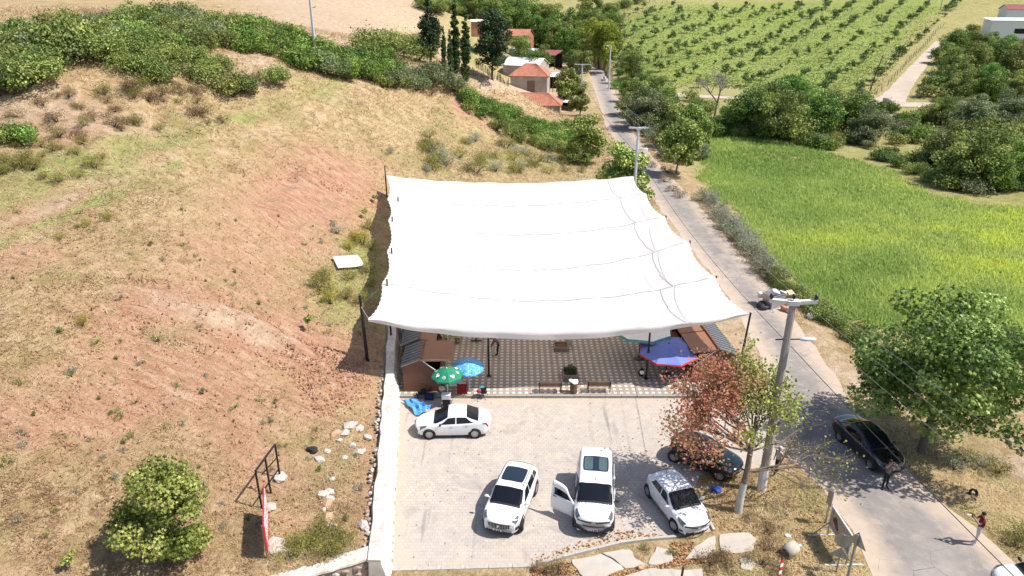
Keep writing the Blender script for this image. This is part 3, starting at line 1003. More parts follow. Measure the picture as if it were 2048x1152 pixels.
M_BARK = simple('grey_bark', (.17, .135, .105), .95, var=.3, scale=6, bump=.4)
M_BARK2 = simple('dark_bark', (.085, .062, .045), .95, var=.3, scale=6, bump=.4)
LM = {  # plane, young, lush, mid: end stops put crown shade and leaf highlights into colour
 'plane': leafmat('plane_leaves', [(0.040, 0.070, 0.014), (0.114, 0.179, 0.034), (0.225, 0.307, 0.067), (0.471, 0.557, 0.179)], .22),
 'young': leafmat('young_plane_leaves', [(0.057, 0.089, 0.013), (0.157, 0.222, 0.039), (0.312, 0.375, 0.082), (0.587, 0.607, 0.204)], .22),
 'lush': leafmat('lush_green_leaves', [(0.030, 0.067, 0.014), (0.093, 0.179, 0.031), (0.190, 0.310, 0.054), (0.384, 0.528, 0.120)], 0.28),
 'mid': leafmat('mid_green_leaves', [(0.050, 0.079, 0.019), (0.149, 0.199, 0.048), (0.266, 0.319, 0.079), (0.522, 0.538, 0.169)], 0.32),
 'yellowgreen': leafmat('yellow_green_leaves', [(.10, .15, .02), (.22, .29, .04), (.36, .42, .06), (.52, .54, .12)], .35),
 'olive': leafmat('grey_olive_leaves', [(0.081, 0.109, 0.046), (0.161, 0.201, 0.086), (0.253, 0.287, 0.138), (0.391, 0.402, 0.230)], 0.3),
 'dark': leafmat('dark_conifer_foliage', [(0.014, 0.031, 0.013), (0.028, 0.052, 0.018), (0.047, 0.077, 0.025), (0.076, 0.103, 0.037)], .1),
 'cypress': leafmat('cypress_foliage', [(0.021, 0.047, 0.014), (0.039, 0.075, 0.019), (0.064, 0.108, 0.027), (0.097, 0.139, 0.041)], .1),
 'orchard': leafmat('orchard_leaves', [(0.033, 0.069, 0.020), (0.063, 0.118, 0.032), (0.099, 0.164, 0.043), (0.164, 0.230, 0.072)], .2),
 'weed': leafmat('weed_leaves', [(0.123, 0.129, 0.036), (0.205, 0.204, 0.054), (0.286, 0.265, 0.066), (0.395, 0.340, 0.084)], .3),
 'yellowweed': leafmat('yellow_flowering_weed', [(0.132, 0.143, 0.022), (0.220, 0.220, 0.024), (0.341, 0.308, 0.033), (0.462, 0.396, 0.044)], .3),
 'greyweed': leafmat('grey_green_weed', [(0.169, 0.193, 0.123), (0.246, 0.262, 0.178), (0.339, 0.347, 0.246), (0.477, 0.462, 0.354)], 0.3),
 'brownbrush': leafmat('dry_brown_brush', [(0.110, 0.072, 0.039), (0.187, 0.127, 0.066), (0.286, 0.198, 0.099), (0.396, 0.297, 0.154)], .2),
 'autumn': leafmat('rust_leaves', [(.50, .155, .08), (.66, .255, .145), (.72, .37, .22), (.60, .46, .18), (.36, .42, .11)], .5),
 'thin': leafmat('pale_thin_leaves', [(0.131, 0.168, 0.034), (0.235, 0.261, 0.052), (0.352, 0.365, 0.092), (0.522, 0.495, 0.184)], .4),
}

# ---- bushes: a low mound of leaves with a few stems
def make_bush(seed, r, h, leaves, leaf, mat, shape='rhomb', clumps=14, spiky=0.0):
    rs = np.random.RandomState(seed)
    cl = []; rad = []
    for i in range(clumps):
        a = rs.rand() * 6.283; q = math.sqrt(rs.rand()) * .78
        z = h * (.25 + .5 * (1 - q * q) * (.5 + .6 * rs.rand()))
        cl.append((math.cos(a) * q * r, math.sin(a) * q * r, z)); rad.append(r * (.26 + .2 * rs.rand()))
    cl = np.array(cl); rad = np.array(rad)
    per = np.maximum(5, (leaves * rad ** 2 / (rad ** 2).sum()).astype(int))
    cs = []; ns = []
    for c, q, m in zip(cl, rad, per):
        d = rs.normal(size=(m, 3)); d /= np.linalg.norm(d, axis=1, keepdims=True)
        rr = q * (.35 + .65 * rs.rand(m, 1) ** .4)
        p = c + d * rr * np.array([1, 1, min(1.0, h / r)])
        if spiky:
            k = rs.rand(m) < spiky
            p[k] += np.array([0, 0, 1]) * (rs.rand(k.sum(), 1) * h * .5)
        cs.append(p); ns.append(d + np.array([0, 0, .55]) + rs.normal(size=(m, 3)) * .85)
    cen = np.concatenate(cs); nor = np.concatenate(ns)
    cen[:, 2] = np.maximum(cen[:, 2], .02)
    m = len(cen)
    V, L, S = leaf_arrays(cen, nor, leaf * (.65 + .7 * rs.rand(m)), shape, seed)
    cv = np.repeat(rs.rand(len(cl)), per)
    var = np.clip(.5 + (cv - .5) * .6 + (rs.rand(m) - .5) * .75, 0, 1)
    crown = np_mesh('foliage', V, L, S, mat, var=var)
    w = MB(); rnd = random.Random(seed)
    for c in cl[:6]:
        w.tube([(0 + rnd.uniform(-.1, .1) * r, rnd.uniform(-.1, .1) * r, -.1), (c[0] * .5, c[1] * .5, c[2] * .55), tuple(c)], [.03 * r + .01, .02 * r + .006, .006], 4, 0)
    return w.mesh('stem', M_BARK2), crown

def plant(name, meshes, loc, label, cat, rz=0.0, scale=1.0, group=None, parts=('trunk', 'crown'), sz=None):
    o = thing(name, label, cat, loc, rz, group)
    o.scale = (scale, scale, scale * (sz or 1.0)) if not isinstance(scale, tuple) else scale
    for nm, me in zip(parts, meshes):
        link(nm, me, o)
    return o

LIGHT = {}
def bush_mass(name, label, items, cat='scrub'):
    """a thicket nobody could count: many mounds of leaves joined into one object, one leaf colour family per entry"""
    per = {}
    for key, x, y, z, sc, sz in items:
        if key not in LIGHT:
            LIGHT[key] = [make_bush(400 + j, 2.2, 2.1, 1100, .31, LM[key], 'rhomb', 18, .06)[1] for j in range(3)]
        me = prnd.choice(LIGHT[key])
        n = len(me.vertices); co = np.empty(n * 3, np.float32); me.vertices.foreach_get('co', co); co = co.reshape(-1, 3)
        v = np.empty(len(me.polygons), np.float32); me.attributes['var'].data.foreach_get('value', v)
        a = prnd.uniform(0, 6.28); c_, s_ = math.cos(a), math.sin(a)
        q = np.stack([(co[:, 0] * c_ - co[:, 1] * s_) * sc + x, (co[:, 0] * s_ + co[:, 1] * c_) * sc + y, co[:, 2] * sc * sz + z], -1)
        per.setdefault(key, []).append((q, np.clip(v + prnd.uniform(-.2, .2), 0, 1)))
    V, VAR, MI, mats = [], [], [], []
    for k, key in enumerate(per):
        mats.append(LM[key])
        for q, v in per[key]: V.append(q); VAR.append(v); MI.append(np.full(len(v), k))
    V = np.concatenate(V); VAR = np.concatenate(VAR); MI = np.concatenate(MI)
    o = link(name, np_mesh(name, V, np.arange(len(V)), np.full(len(VAR), 4), mats, MI, VAR))
    return tag(o, label, cat, kind='stuff')
def mass_item(key, px, py, sc, sz=1.0):
    p = atg(px, py); return (key, p.x, p.y, p.z, sc, sz)
prnd = random.Random(21)
BUSH = {}
def bush_set(key, mat, r, h, n, leaf, count=3, shape='rhomb', spiky=0.0, clumps=14, seed0=100):
    BUSH[key] = [make_bush(seed0 + i, r, h, n, leaf, mat, shape, clumps, spiky) for i in range(count)]
bush_set('lush', LM['lush'], 2.2, 2.0, 2600, .20, 4, 'rhomb', .05, 20, 100)
bush_set('mid', LM['mid'], 2.2, 2.1, 2600, .20, 4, 'rhomb', .05, 20, 120)
bush_set('olive', LM['olive'], 2.0, 1.8, 2200, .19, 3, 'rhomb', .1, 16, 140)
bush_set('weed', LM['weed'], .9, .8, 700, .12, 4, 'long', .35, 10, 160)
bush_set('yellow', LM['yellowweed'], .8, .85, 700, .10, 4, 'long', .35, 9, 180)
bush_set('grey', LM['greyweed'], .9, .8, 800, .11, 4, 'long', .4, 10, 200)
bush_set('brown', LM['brownbrush'], 1.0, .8, 700, .13, 3, 'long', .4, 10, 220)
bush_set('sprig', LM['mid'], .3, .28, 90, .10, 3, 'long', .3, 4, 240)
bush_set('greysprig', LM['greyweed'], .32, .25, 90, .10, 2, 'long', .3, 4, 250)

def bush(key, px, py, size, label, cat='bush', group=None, name='bush', depth=None, sz=None, dz=0.0):
    p = atd(px, py, depth) if depth else atg(px, py)
    if depth: p.z = hz(p.x, p.y)
    p.z += dz
    return plant(name, prnd.choice(BUSH[key]), p, label, cat, prnd.uniform(0, 6.28), size * prnd.uniform(.88, 1.12), group, ('stem', 'foliage'), sz)

# --- thick scrub along the crest on the upper left
crest = [
 ('mid', [(-30,95),(25,75),(70,110),(120,70),(30,140),(90,150),(150,115),(10,190),(60,175),(190,85),(240,70),(210,120),(290,50),(340,60),(260,110),(310,95),(370,85),(360,40),(420,55),(400,100),(450,95),(460,65)], 1.15, 'dense green bush in the thicket on the upper left crest', 'thicket on the upper left crest'),
 ('lush', [(505,62),(545,75),(500,95),(560,95),(585,85),(620,105),(600,120),(660,115),(650,140),(690,150),(700,125),(730,140),(760,150),(740,165),(790,150),(775,125)], 1.1, 'bright green bramble bush on the bank behind the concrete pole', 'brambles on the bank behind the pole'),
 ('mid', [(740,105),(775,95),(815,105),(835,120),(790,118)], 1.5, 'rounded light green shrub at the edge of the pale field', 'round shrubs by the pale field'),
 ('olive', [(805,160),(845,165),(880,175),(830,180),(905,185),(870,155),(775,175),(690,135),(655,150),(635,140)], 1.15, 'grey green shrub at the foot of the bramble bank', 'grey green shrubs under the bank'),
 ('mid', [(265,120),(300,135),(335,140),(290,155),(345,120),(320,165),(395,125),(430,150),(250,145),(410,165)], .95, 'green shrub on the eroded bank below the crest', 'shrubs on the eroded bank'),
 ('olive', [(10,135),(190,55),(230,60),(385,70)], 1.2, 'pale grey green shrub among the crest thicket', 'grey shrubs in the crest thicket'),
]
for key, pts, sc, lb, gr in crest:
    for px, py in pts:
        bush(key, px + prnd.uniform(-6, 6), py + prnd.uniform(-4, 4), sc, lb, 'bush', gr)
cl_x = [-20, 120, 260, 400, 480, 520, 620, 740, 810]; cl_y = [112, 92, 72, 66, 78, 92, 118, 148, 160]; cl_t = [62, 44, 36, 32, 30, 22, 26, 24, 20]
items, items2 = [], []
for i in range(170):
    px = prnd.uniform(-40, 810); py = np.interp(px, cl_x, cl_y) + prnd.uniform(-1, 1) * np.interp(px, cl_x, cl_t)
    if px < 480: items.append(mass_item(prnd.choice(['lush', 'mid', 'mid', 'mid', 'olive', 'olive']), px, py, prnd.uniform(.35, 1.1), prnd.uniform(.8, 1.4)))
    else: items2.append(mass_item(prnd.choice(['lush', 'lush', 'lush', 'mid']), px, py, prnd.uniform(.5, 1.1), prnd.uniform(.8, 1.3)))
bush_mass('crest_scrub', 'dense green scrub covering the upper left crest', items)
bush_mass('bank_brambles', 'tangle of bright green brambles on the bank behind the tall pole', items2, 'brambles')
for i in range(70):
    px = prnd.uniform(-10, 520); py = prnd.uniform(150, 285)
    if py > 300 - px * .12 or py < np.interp(px, [0, 250, 500], [180, 130, 120]): continue
    k = prnd.choice(['brown', 'brown', 'brown', 'weed'])
    bush(k, px, py, prnd.uniform(.5, 1.2), 'dry brown brush on the eroded left bank' if k == 'brown' else 'olive weed on the eroded left bank', 'weed', k + ' brush on the left bank', 'weed')
bush('mid', 470, 195, 1.25, 'dark green bush at the foot of the eroded bank, largest there', 'bush')
bush('mid', 485, 185, .9, 'smaller bush touching the large dark one on the bank', 'bush')
bush('mid', 548, 168, 1.0, 'green bush on the sandy bank left of the concrete pole', 'bush')
bush('olive', 652, 150, 1.0, 'round dark bush at the foot of the tall concrete pole', 'bush')
bush('lush', 45, 290, .8, 'leafy bush on the left bank near the picture edge', 'bush')
bush('mid', 20, 285, .6, 'small bush cut by the left picture edge', 'bush')
bush('brown', 862, 190, 1.3, 'low brown dead bush on the mown field', 'bush')

# --- bramble bank beside the lane behind the canopy
bank = [
 ('lush', [(935,205),(960,212),(985,222),(1010,230),(1035,240),(1060,250),(1085,258),(1110,266),(1140,275),(1000,245),(1040,262),(1075,275),(1110,285),(970,232),(1150,290),(1130,262)], .95, 'lush green bramble bush on the bank below the tiled houses', 'brambles below the tiled houses'),
 ('mid', [(990,265),(1020,275),(1060,290),(1100,300),(1135,305),(1160,300),(1045,285),(1085,300)], .8, 'dull green bush low on the bank behind the canopy', 'dull bushes behind the canopy'),
]
for key, pts, sc, lb, gr in bank:
    for px, py in pts:
        bush(key, px + prnd.uniform(-5, 5), py + prnd.uniform(-3, 3), sc, lb, 'bush', gr)
for i in range(46):
    px, py = prnd.uniform(850, 1165), prnd.uniform(275, 350)
    if py < 275 + (px - 850) * .08: continue
    key = prnd.choice(['weed', 'yellow', 'weed', 'grey', 'yellow'])
    lb = {'weed': 'tall olive weed on the slope behind the canopy', 'yellow': 'yellow flowering weed on the slope behind the canopy', 'grey': 'grey green weed on the slope behind the canopy'}[key]
    bush(key, px, py, prnd.uniform(1.0, 1.9), lb, 'weed', key + ' plants behind the canopy', 'weed')
# --- weeds beside the left edge of the canopy and by the wall
for px, py, k, s in [(725,490,'yellow',1.6),(700,500,'yellow',1.2),(650,560,'weed',1.3),(655,595,'yellow',1.3),(660,610,'yellow',1.1),(640,580,'weed',1.3),(700,560,'weed',.9),(740,500,'weed',1.),(735,545,'weed',1),(690,600,'weed',1),(720,610,'weed',1),(745,575,'weed',.8),(712,482,'yellow',1.2),(735,460,'weed',.9),(675,470,'grey',.8),(670,455,'grey',.6),(780,308,'grey',.9)]:
    lb = {'weed': 'olive green weed beside the left edge of the canopy', 'yellow': 'yellow flowering weed beside the left edge of the canopy', 'grey': 'grey green weed on red soil left of the canopy'}[k]
    bush(k, px, py, s, lb, 'weed', k + ' plants left of the canopy', 'weed')
for px, py, s in [(600,1095,.8),(640,1080,.9),(670,1075,.7),(690,1100,.8),(620,1105,.8),(575,1115,.8),(655,1105,.8)]:
    bush('weed', px, py, s, 'low green weed in the corner behind the retaining wall', 'weed', 'weeds in the wall corner', 'weed')
for i in range(26):
    px, py = prnd.uniform(-10, 250), prnd.uniform(285, 400)
    if py > 430 - px * .45: continue
    bush('weed', px, py, prnd.uniform(.5, 1.0), 'olive weed on the left bank above the grassy track', 'weed', 'weeds above the grassy track', 'weed')
for i in range(120):
    px, py = prnd.uniform(0, 735), prnd.uniform(420, 1080)
    k = prnd.choice(['sprig', 'greysprig', 'sprig'])
    bush(k, px, py, prnd.uniform(.5, 1.15), 'small green sprig growing on the bare reddish slope' if k == 'sprig' else 'small silvery sprig growing on the bare reddish slope', 'weed', k + 's on the reddish slope', 'sprig')
for px, py, s in [(165,650,.7),(215,440,.8),(170,460,.8),(120,480,.7),(930,290,1.0)]:
    bush('yellow', px, py, s, 'yellow flowering plant among the dry grass', 'weed', 'yellow plants in dry grass', 'weed')

# --- hedge on the right verge of the road
for i in range(40):
    t = i / 39
    px = np.interp(t, [0, .3, .7, 1], [1405, 1475, 1560, 1720]) + prnd.uniform(-6, 8)
    py = np.interp(t, [0, .3, .7, 1], [405, 475, 585, 700]) + prnd.uniform(-8, 4)
    key = 'grey' if t < .62 else 'lush'
    if key == 'grey':
        bush('grey', px, py, prnd.uniform(1.3, 1.9), 'grey green shrub in the verge between road and field', 'bush', 'grey shrubs in the road verge')
    else:
        bush('mid', px + 4, py - 4, prnd.uniform(.42, .6), 'leafy green shrub in the verge behind the rubbish pile', 'bush', 'green shrubs in the road verge')
bush('lush', 1458, 460, .5, 'bright green low shrub in the grey verge beside the road', 'bush')
bush('lush', 1476, 478, .5, 'second bright green low shrub in the grey verge', 'bush')
for px, py in [(1330,365),(1345,385),(1360,395),(1335,345),(1290,320),(1300,335),(1250,235),(1262,255),(1240,215)]:
    bush('brown', px, py, 1.1, 'dry brown brush at the right edge of the far road', 'bush', 'brown brush by the far road')
for px, py, k, s in [(1905,940,'grey',1.0),(1960,935,'grey',.9),(1990,945,'weed',.9),(1930,925,'weed',1),(2030,1100,'weed',.8),(2045,1085,'weed',.9)]:
    bush(k, px, py, s, 'grey green weed on the dry verge at the lower right', 'weed', 'weeds on the lower right verge', 'weed')

# ------------------------------------------------------------------ trees
def big_tree(name, label, px, py, meshes, sc=1.0, rz=None, cat='tree', group=None, depth=None, sz=None):
    p = atd(px, py, depth) if depth else atg(px, py)
    if depth: p.z = hz(p.x, p.y)
    return plant(name, meshes, p, label, cat, prnd.uniform(0, 6.28) if rz is None else rz, sc, group, ('trunk', 'crown'), sz)

T_PLANE = make_tree('plane', 5, 8.6, 1.8, 4.5, 7.0, 26000, .225, (M_BARK, LM['plane']),   .24, 84, .27, 'star', 24, lean=(.7, .2), crown_shape='round')
big_tree('plane_tree', 'large green plane tree beside the road at the right', 1842, 905, T_PLANE, 1.0, 0.3)
T_YOUNG = make_tree('young', 9, 4.6, .5, 1.95, 4.4, 11500, .145, (M_BARK, LM['young']), .09, 46, .32, 'star', 10, crown_shape='egg')
big_tree('young_plane_tree', 'young bright green plane tree at the lower left', 345, 1118, T_YOUNG, 1.0, 1.0)
# saplings on the red bank
T_SAP = make_tree('sap', 13, 1.7, .3, .35, 1.4, 260, .15, (M_BARK, LM['young']), .03, 8, .6, 'rhomb', 4, crown_shape='column')
big_tree('sapling', 'slim green sapling on the red bank near the front left canopy post', 618, 664, T_SAP, 1.0)
big_tree('sapling', 'small bright sapling on red soil beside the canopy, lower of two', 731, 438, T_SAP, .85)
big_tree('sapling', 'small bright sapling on red soil beside the canopy, upper of two', 750, 408, T_SAP, .75)
big_tree('sapling', 'tiny green sapling by the left bank at the bottom of the picture', 145, 1150, T_SAP, .7)

# road-side trees
T_R = [make_tree('rt%d' % i, 30 + i, 6.6, .9, 2.7, 6.0, 7000, .26, (M_BARK, LM['young' if i != 2 else 'mid']), .14, 34, .36, 'hex', 12, crown_shape='egg') for i in range(3)]
T_M = [make_tree('mt%d' % i, 50 + i, 7.6, .7, 4.4, 7.2, 9000, .34, (M_BARK2, LM[['mid', 'olive', 'lush'][i]]), .2, 60, .28, 'rhomb', 14, crown_shape='egg') for i in range(3)]
T_BIG = [make_tree('bt%d' % i, 70 + i, 13, 1.4, 5.8, 12, 9500, .50, (M_BARK2, LM[['lush', 'yellowgreen', 'mid'][i]]), .3, 54, .30, 'rhomb', 14) for i in range(3)]
big_tree('roadside_tree', 'rounded green tree just behind the far right corner of the canopy', 1245, 385, T_R[0], 1.12, depth=83)
big_tree('roadside_tree', 'green tree overhanging the road right of the lamp pole', 1352, 350, T_R[1], 1.15)
big_tree('roadside_tree', 'leafy tree on the left verge before the tiled houses', 1172, 305, T_R[0], 1.1, depth=104)
big_tree('roadside_tree', 'tree with open crown beside the white roofed shed', 1140, 215, T_R[1], 1.25)
big_tree('roadside_tree', 'narrow tree in front of the white roofed shed', 1160, 232, T_R[2], .85)
big_tree('verge_tree', 'dense dull green tree on the right bend of the far road', 1275, 232, T_M[0], 1.0)
big_tree('verge_tree', 'grey green thicket tree beside the far road', 1300, 250, T_M[1], .9)
big_tree('verge_tree', 'light green tree at the corner of the green field', 1375, 295, T_R[1], 1.05)
big_tree('verge_tree', 'spreading green tree behind the green field', 1530, 262, T_M[0], 1.25)
big_tree('verge_tree', 'broad tree right of the bare tree behind the field', 1575, 245, T_M[2], 1.25)
big_tree('verge_tree', 'dark tree at the far edge of the field near the track', 1610, 262, T_M[0], .95)
big_tree('verge_tree', 'tree with yellowish top above the field hedge', 1700, 262, T_M[0], 1.05)
big_tree('verge_tree', 'dark shrubby tree at the bend of the hedge', 1735, 285, T_M[1], .85)
big_tree('verge_tree', 'wide light green tree at the right edge of the field', 1935, 372, T_M[0], 1.1)
big_tree('verge_tree', 'dark tree at the right end of the field hedge', 2000, 385, T_M[2], .7)
for px, py, k, s in [(1450,262,'mid',1.0),(1480,268,'lush',.9),(1500,275,'mid',1.1),(1640,290,'mid',1.0),(1670,298,'mid',.9),(1770,322,'lush',.8),(1800,335,'lush',.8),(1830,350,'mid',.9),(1865,365,'mid',.8),(1400,275,'mid',.9),(1430,250,'mid',1.0),(1420,225,'mid',1.2),(1460,235,'lush',1.2),(1390,215,'mid',1.2),(1350,225,'olive',1.2),(1320,265,'olive',1.2),(1310,285,'olive',1.1)]:
    bush(k, px, py, s, 'bushy shrub in the hedge along the far edge of the green field', 'bush', 'hedge along the green field')
for px, py, k, s in [(1900,148,0,.85),(1945,140,0,.95),(1985,135,2,.9),(2030,150,0,.95),(1925,172,0,.7),(1975,178,2,.75),(2040,200,0,.9)]:
    big_tree('hill_tree', 'bushy tree on the slope below the white building', px, py, T_M[k], s * 1.1, group='trees below the white building')

more_trees = [(1262,205,T_M,2,.75,'leafy tree right of the far road, upper one'),(1285,258,T_M,1,1.0,'olive green tree beside the brown brush of the far road'),(1330,262,T_M,0,.95,'bushy tree between the far road and the farm track'),(1312,215,T_M,0,.95,'broad tree at the fork of road and farm track'),
 (1345,300,T_R,1,.95,'light green tree behind the one overhanging the road'),(1395,300,T_R,1,.8,'light green tree at the near corner of the field'),(1500,270,T_M,2,1.15,'dark leafy tree under the bare tree'),(1555,280,T_M,0,1.2,'wide leafy tree at the middle of the field hedge'),(1625,275,T_M,2,1.1,'tree with dark interior in the field hedge'),
 (1660,250,T_M,0,.95,'tree behind the field hedge near the track'),(1720,270,T_M,2,1.0,'round tree at the right of the field hedge'),(1590,228,T_M,0,1.0,'tree beyond the hedge close to the farm track'),(1905,345,T_M,0,1.05,'light green tree left of the wide one by the field'),(1965,352,T_M,0,1.15,'light green tree right of the wide one by the field'),(2030,370,T_M,2,.9,'dark tree cut by the right edge above the field'),
 (1880,250,T_M,0,.8,'tree in the thicket below the dirt track'),(1940,262,T_M,1,.9,'grey tree in the thicket below the dirt track'),(2010,255,T_M,1,.95,'grey tree at the right end of the thicket'),(1884,128,T_M,0,.85,'tree hiding the upper end of the climbing track'),(1908,108,T_M,2,.95,'leafy tree left of the white building'),(1940,100,T_M,0,1.0,'leafy tree at the left corner of the white building'),(1975,104,T_M,0,.8,'low tree before the wall of the white building'),(2015,112,T_M,2,.8,'low tree before the door of the white building'),(2046,120,T_M,0,.85,'tree cut by the right edge below the white building'),
 (1980,205,T_M,2,.9,'dark tree between thicket and white building'),(1915,200,T_M,0,.9,'tree at the corner of the climbing track')]
for px, py, ts, k, s_, lb in more_trees:
    big_tree('verge_tree', lb, px, py, ts[k], s_)
items = []
for i in range(70):
    px = prnd.uniform(1400, 2050); base = np.interp(px, [1400, 1500, 1640, 1760, 1860, 1960, 2050], [282, 276, 302, 332, 372, 396, 402]); py = base - prnd.uniform(2, 36)
    items.append(mass_item(prnd.choice(['mid', 'mid', 'lush', 'olive']), px, py, prnd.uniform(.5, 1.05), prnd.uniform(.8, 1.3)))
bush_mass('field_hedge', 'dense green hedge along the far edge of the field', items, 'hedge')
items = []
for i in range(60):
    px = prnd.uniform(1240, 1410); py = prnd.uniform(190, 330)
    if px < 1256 + max(0, py - 200) * .66: continue
    items.append(mass_item(prnd.choice(['mid', 'olive', 'lush']), px, py, prnd.uniform(.6, 1.1), prnd.uniform(.8, 1.3)))
bush_mass('roadside_thicket', 'thicket of green undergrowth right of the far road', items, 'thicket')
items = []
for i in range(44):
    px = prnd.uniform(930, 1175); py = np.interp(px, [930, 1000, 1100, 1175], [208, 238, 275, 300]) + prnd.uniform(-14, 24)
    items.append(mass_item(prnd.choice(['lush', 'lush', 'mid']), px, py, prnd.uniform(.4, .85), prnd.uniform(.8, 1.3)))
bush_mass('lane_brambles', 'brambles covering the bank between tiled houses and canopy', items, 'brambles')
items = []
for i in range(60):
    px = prnd.uniform(1770, 2060); py = prnd.uniform(222, 290)
    items.append(mass_item(prnd.choice(['olive', 'mid', 'mid', 'lush']), px, py, prnd.uniform(.8, 1.3), prnd.uniform(.8, 1.3)))
for i in range(50):
    px = prnd.uniform(1850, 2060); py = prnd.uniform(118, 205)
    if px < 1835 + (205 - py) * .55: continue
    items.append(mass_item(prnd.choice(['lush', 'mid', 'mid']), px, py, prnd.uniform(.9, 1.5), prnd.uniform(.8, 1.3)))
bush_mass('track_thicket', 'green thicket on both sides of the dirt track at the upper right', items, 'thicket')
# bare tree
def bare_tree(seed, h, mat, depth=4, spread=.9, r0=.14, trunk=.3, up=.3, kids=(3, 4)):
    w = MB(); rnd = random.Random(seed)
    tips = []
    def grow(p, d, L, r, lv):
        q = p + d * L * .5 + Vector((rnd.uniform(-1, 1), rnd.uniform(-1, 1), rnd.uniform(-.3, .6))) * L * .07
        e = p + d * L
        w.tube([p, q, e], [r, r * .8, r * .55], 5 if lv < 2 else 4, 0, caps=False)
        if lv >= depth: tips.append((e, d)); return
        for k in range(rnd.randint(*kids)):
            nd = (d + Vector((rnd.gauss(0, spread), rnd.gauss(0, spread), rnd.gauss(up, .35))) * .8).normalized()
            grow(p.lerp(e, rnd.uniform(.55, 1.0)), nd, L * rnd.uniform(.55, .8), r * .55, lv + 1)
    grow(Vector((0, 0, -.2)), Vector((.05, 0, 1)).normalized(), h * trunk + .2, r0, 0)
    return w, tips
M_DEAD = simple('bleached_wood', (.30, .25, .22), .95, var=.2)
w, tips = bare_tree(4, 14.5, M_DEAD, 5, .75, .3, .3, .25)
p = atg(1428, 248)
o = w.build('bare_tree', M_DEAD, None, p); tag(o, 'leafless grey tree in the hedge behind the green field', 'tree')

# conifers and cypresses
T_CY = [make_tree('cy%d' % i, 90 + i, 13.5, .4, .62, 13.2, 8500, .30, (M_BARK2, LM['cypress']), .18, 130, .85, 'rhomb', 4, crown_shape='column') for i in range(2)]
T_PI = make_tree('pi', 95, 12.5, 2.2, 3.5, 10.2, 9500, .40, (M_BARK2, LM['dark']), .22, 60, .34, 'rhomb', 12, crown_shape='egg')
T_CO = make_tree('co', 97, 11, .4, 2.7, 10.8, 9000, .34, (M_BARK2, LM['dark']), .2, 90, .42, 'rhomb', 8, crown_shape='cone')
def tree_at(name, label, px, py, depth, meshes, sc, sz=None, group=None):
    return big_tree(name, label, px, py, meshes, sc, None, 'tree', group, depth, sz)
tree_at('cypress', 'tall dark cypress, left of the close pair', 912, 128, 112, T_CY[0], .92)
tree_at('cypress', 'tall dark cypress, right of the close pair', 931, 108, 122, T_CY[1], 1.0)
tree_at('cypress', 'short young cypress left of the tall pair', 889, 140, 108, T_CY[1], .5)
tree_at('cypress', 'half grown cypress in front of the tall pair', 901, 140, 107, T_CY[0], .55)
tree_at('conifer', 'dark conical conifer left of the cypresses', 862, 128, 112, T_CO, .9)
tree_at('pine_tree', 'dark pine with a clear trunk beside the sandy yard', 985, 158, 132, T_PI, 1.02)

# village wood
wood = [(1165,95,2,.6),(1150,88,0,.55),(1225,75,2,.6),(1040,95,2,.75),(1072,105,0,.75),(1090,60,0,1.0),(1120,70,2,1.0),(1140,75,0,.95),(1030,60,0,1.05),(1000,50,2,1.0),(975,45,0,.9),(1160,60,2,.9),(1100,40,2,1.1),(1060,35,0,1.1),(1150,45,0,1.),(1185,50,2,1.),(1210,45,0,.8),(1010,30,0,1.1),(950,40,2,.8),(1180,30,2,1.0),(1220,30,2,.7),(925,40,0,.6),(900,30,2,.55),(870,20,2,.5)]
wl_names = ['dense green tree in the wood behind the hamlet', 'bright green tree in the wood behind the hamlet', 'deep green tree in the wood behind the hamlet']
for i, (px, py, k, s) in enumerate(wood):
    big_tree('woodland_tree', wl_names[k], px, py + 8, T_BIG[k], s * .95, group='wood behind the hamlet', depth=235 + (70 - py) * .9)
big_tree('broadleaf_tree', 'big yellow green tree at the end of the road', 1198, 138, T_BIG[1], 1.2, depth=222)
big_tree('broadleaf_tree', 'tall leafy tree beside the brick house', 1078, 92, T_BIG[0], .8, depth=250)
big_tree('broadleaf_tree', 'green tree beside the far lamp pole, left of the orchard', 1262, 160, T_BIG[2], .62, depth=196)
big_tree('broadleaf_tree', 'rounded green tree at the road bend below the orchard', 1290, 190, T_BIG[0], .48, depth=172)
for px, py in [(1235,178),(1250,190),(1265,200),(1245,150)]:
    bush('lush', px, py, 1.1, 'green bush on the right side of the road end', 'bush', 'bushes at the road end')
for px, py in [(1225,22),(1250,10),(1275,2),(1240,40),(1200,25)]:
    bush('mid', px, py + 6, 1.5, 'dark bush on the upper edge of the orchard', 'bush', 'bushes above the orchard')
for i in range(30):
    px = prnd.uniform(820, 930); py = prnd.uniform(-5, 40)
    if py > (px - 800) * .4: continue
    bush('mid', px, py, 1.6, 'green bush at the far edge of the pale field', 'bush', 'bushes beyond the pale field')

# ------------------------------------------------------------------ orchard
T_OR = [make_tree('or%d' % i, 300 + i, 2.6, .5, 1.05, 2.1, 330, .30, (M_BARK2, LM['orchard']), .06, 10, .5, 'rhomb', 5) for i in range(5)]
orch_px = [(1250,175),(1330,165),(1500,168),(1700,170)]
P00 = atg(1330, 172); P10 = atg(1735, 185); P01 = atg(1290, 20); P11 = atg(1880, 30)
cnt = 0
ovec = Vector((P10.x - P00.x, P10.y - P00.y)).normalized()
_a, _b = atg(1560, 185), atg(1720, 80)
rowdir = Vector((_b.x - _a.x, _b.y - _a.y)).normalized()            # rows climb to the right
across = Vector((-rowdir.y, rowdir.x))
orch_poly = REG['orch']
cand = []
org = Vector((P00.x, P00.y))
for r in range(-40, 40):
    for k in range(-60, 60):
        q = org + across * (r * 8.6) + rowdir * (k * 5.6 + (r % 2) * 2.0)
        cand.append((q.x + prnd.gauss(0, .55), q.y + prnd.gauss(0, .55)))
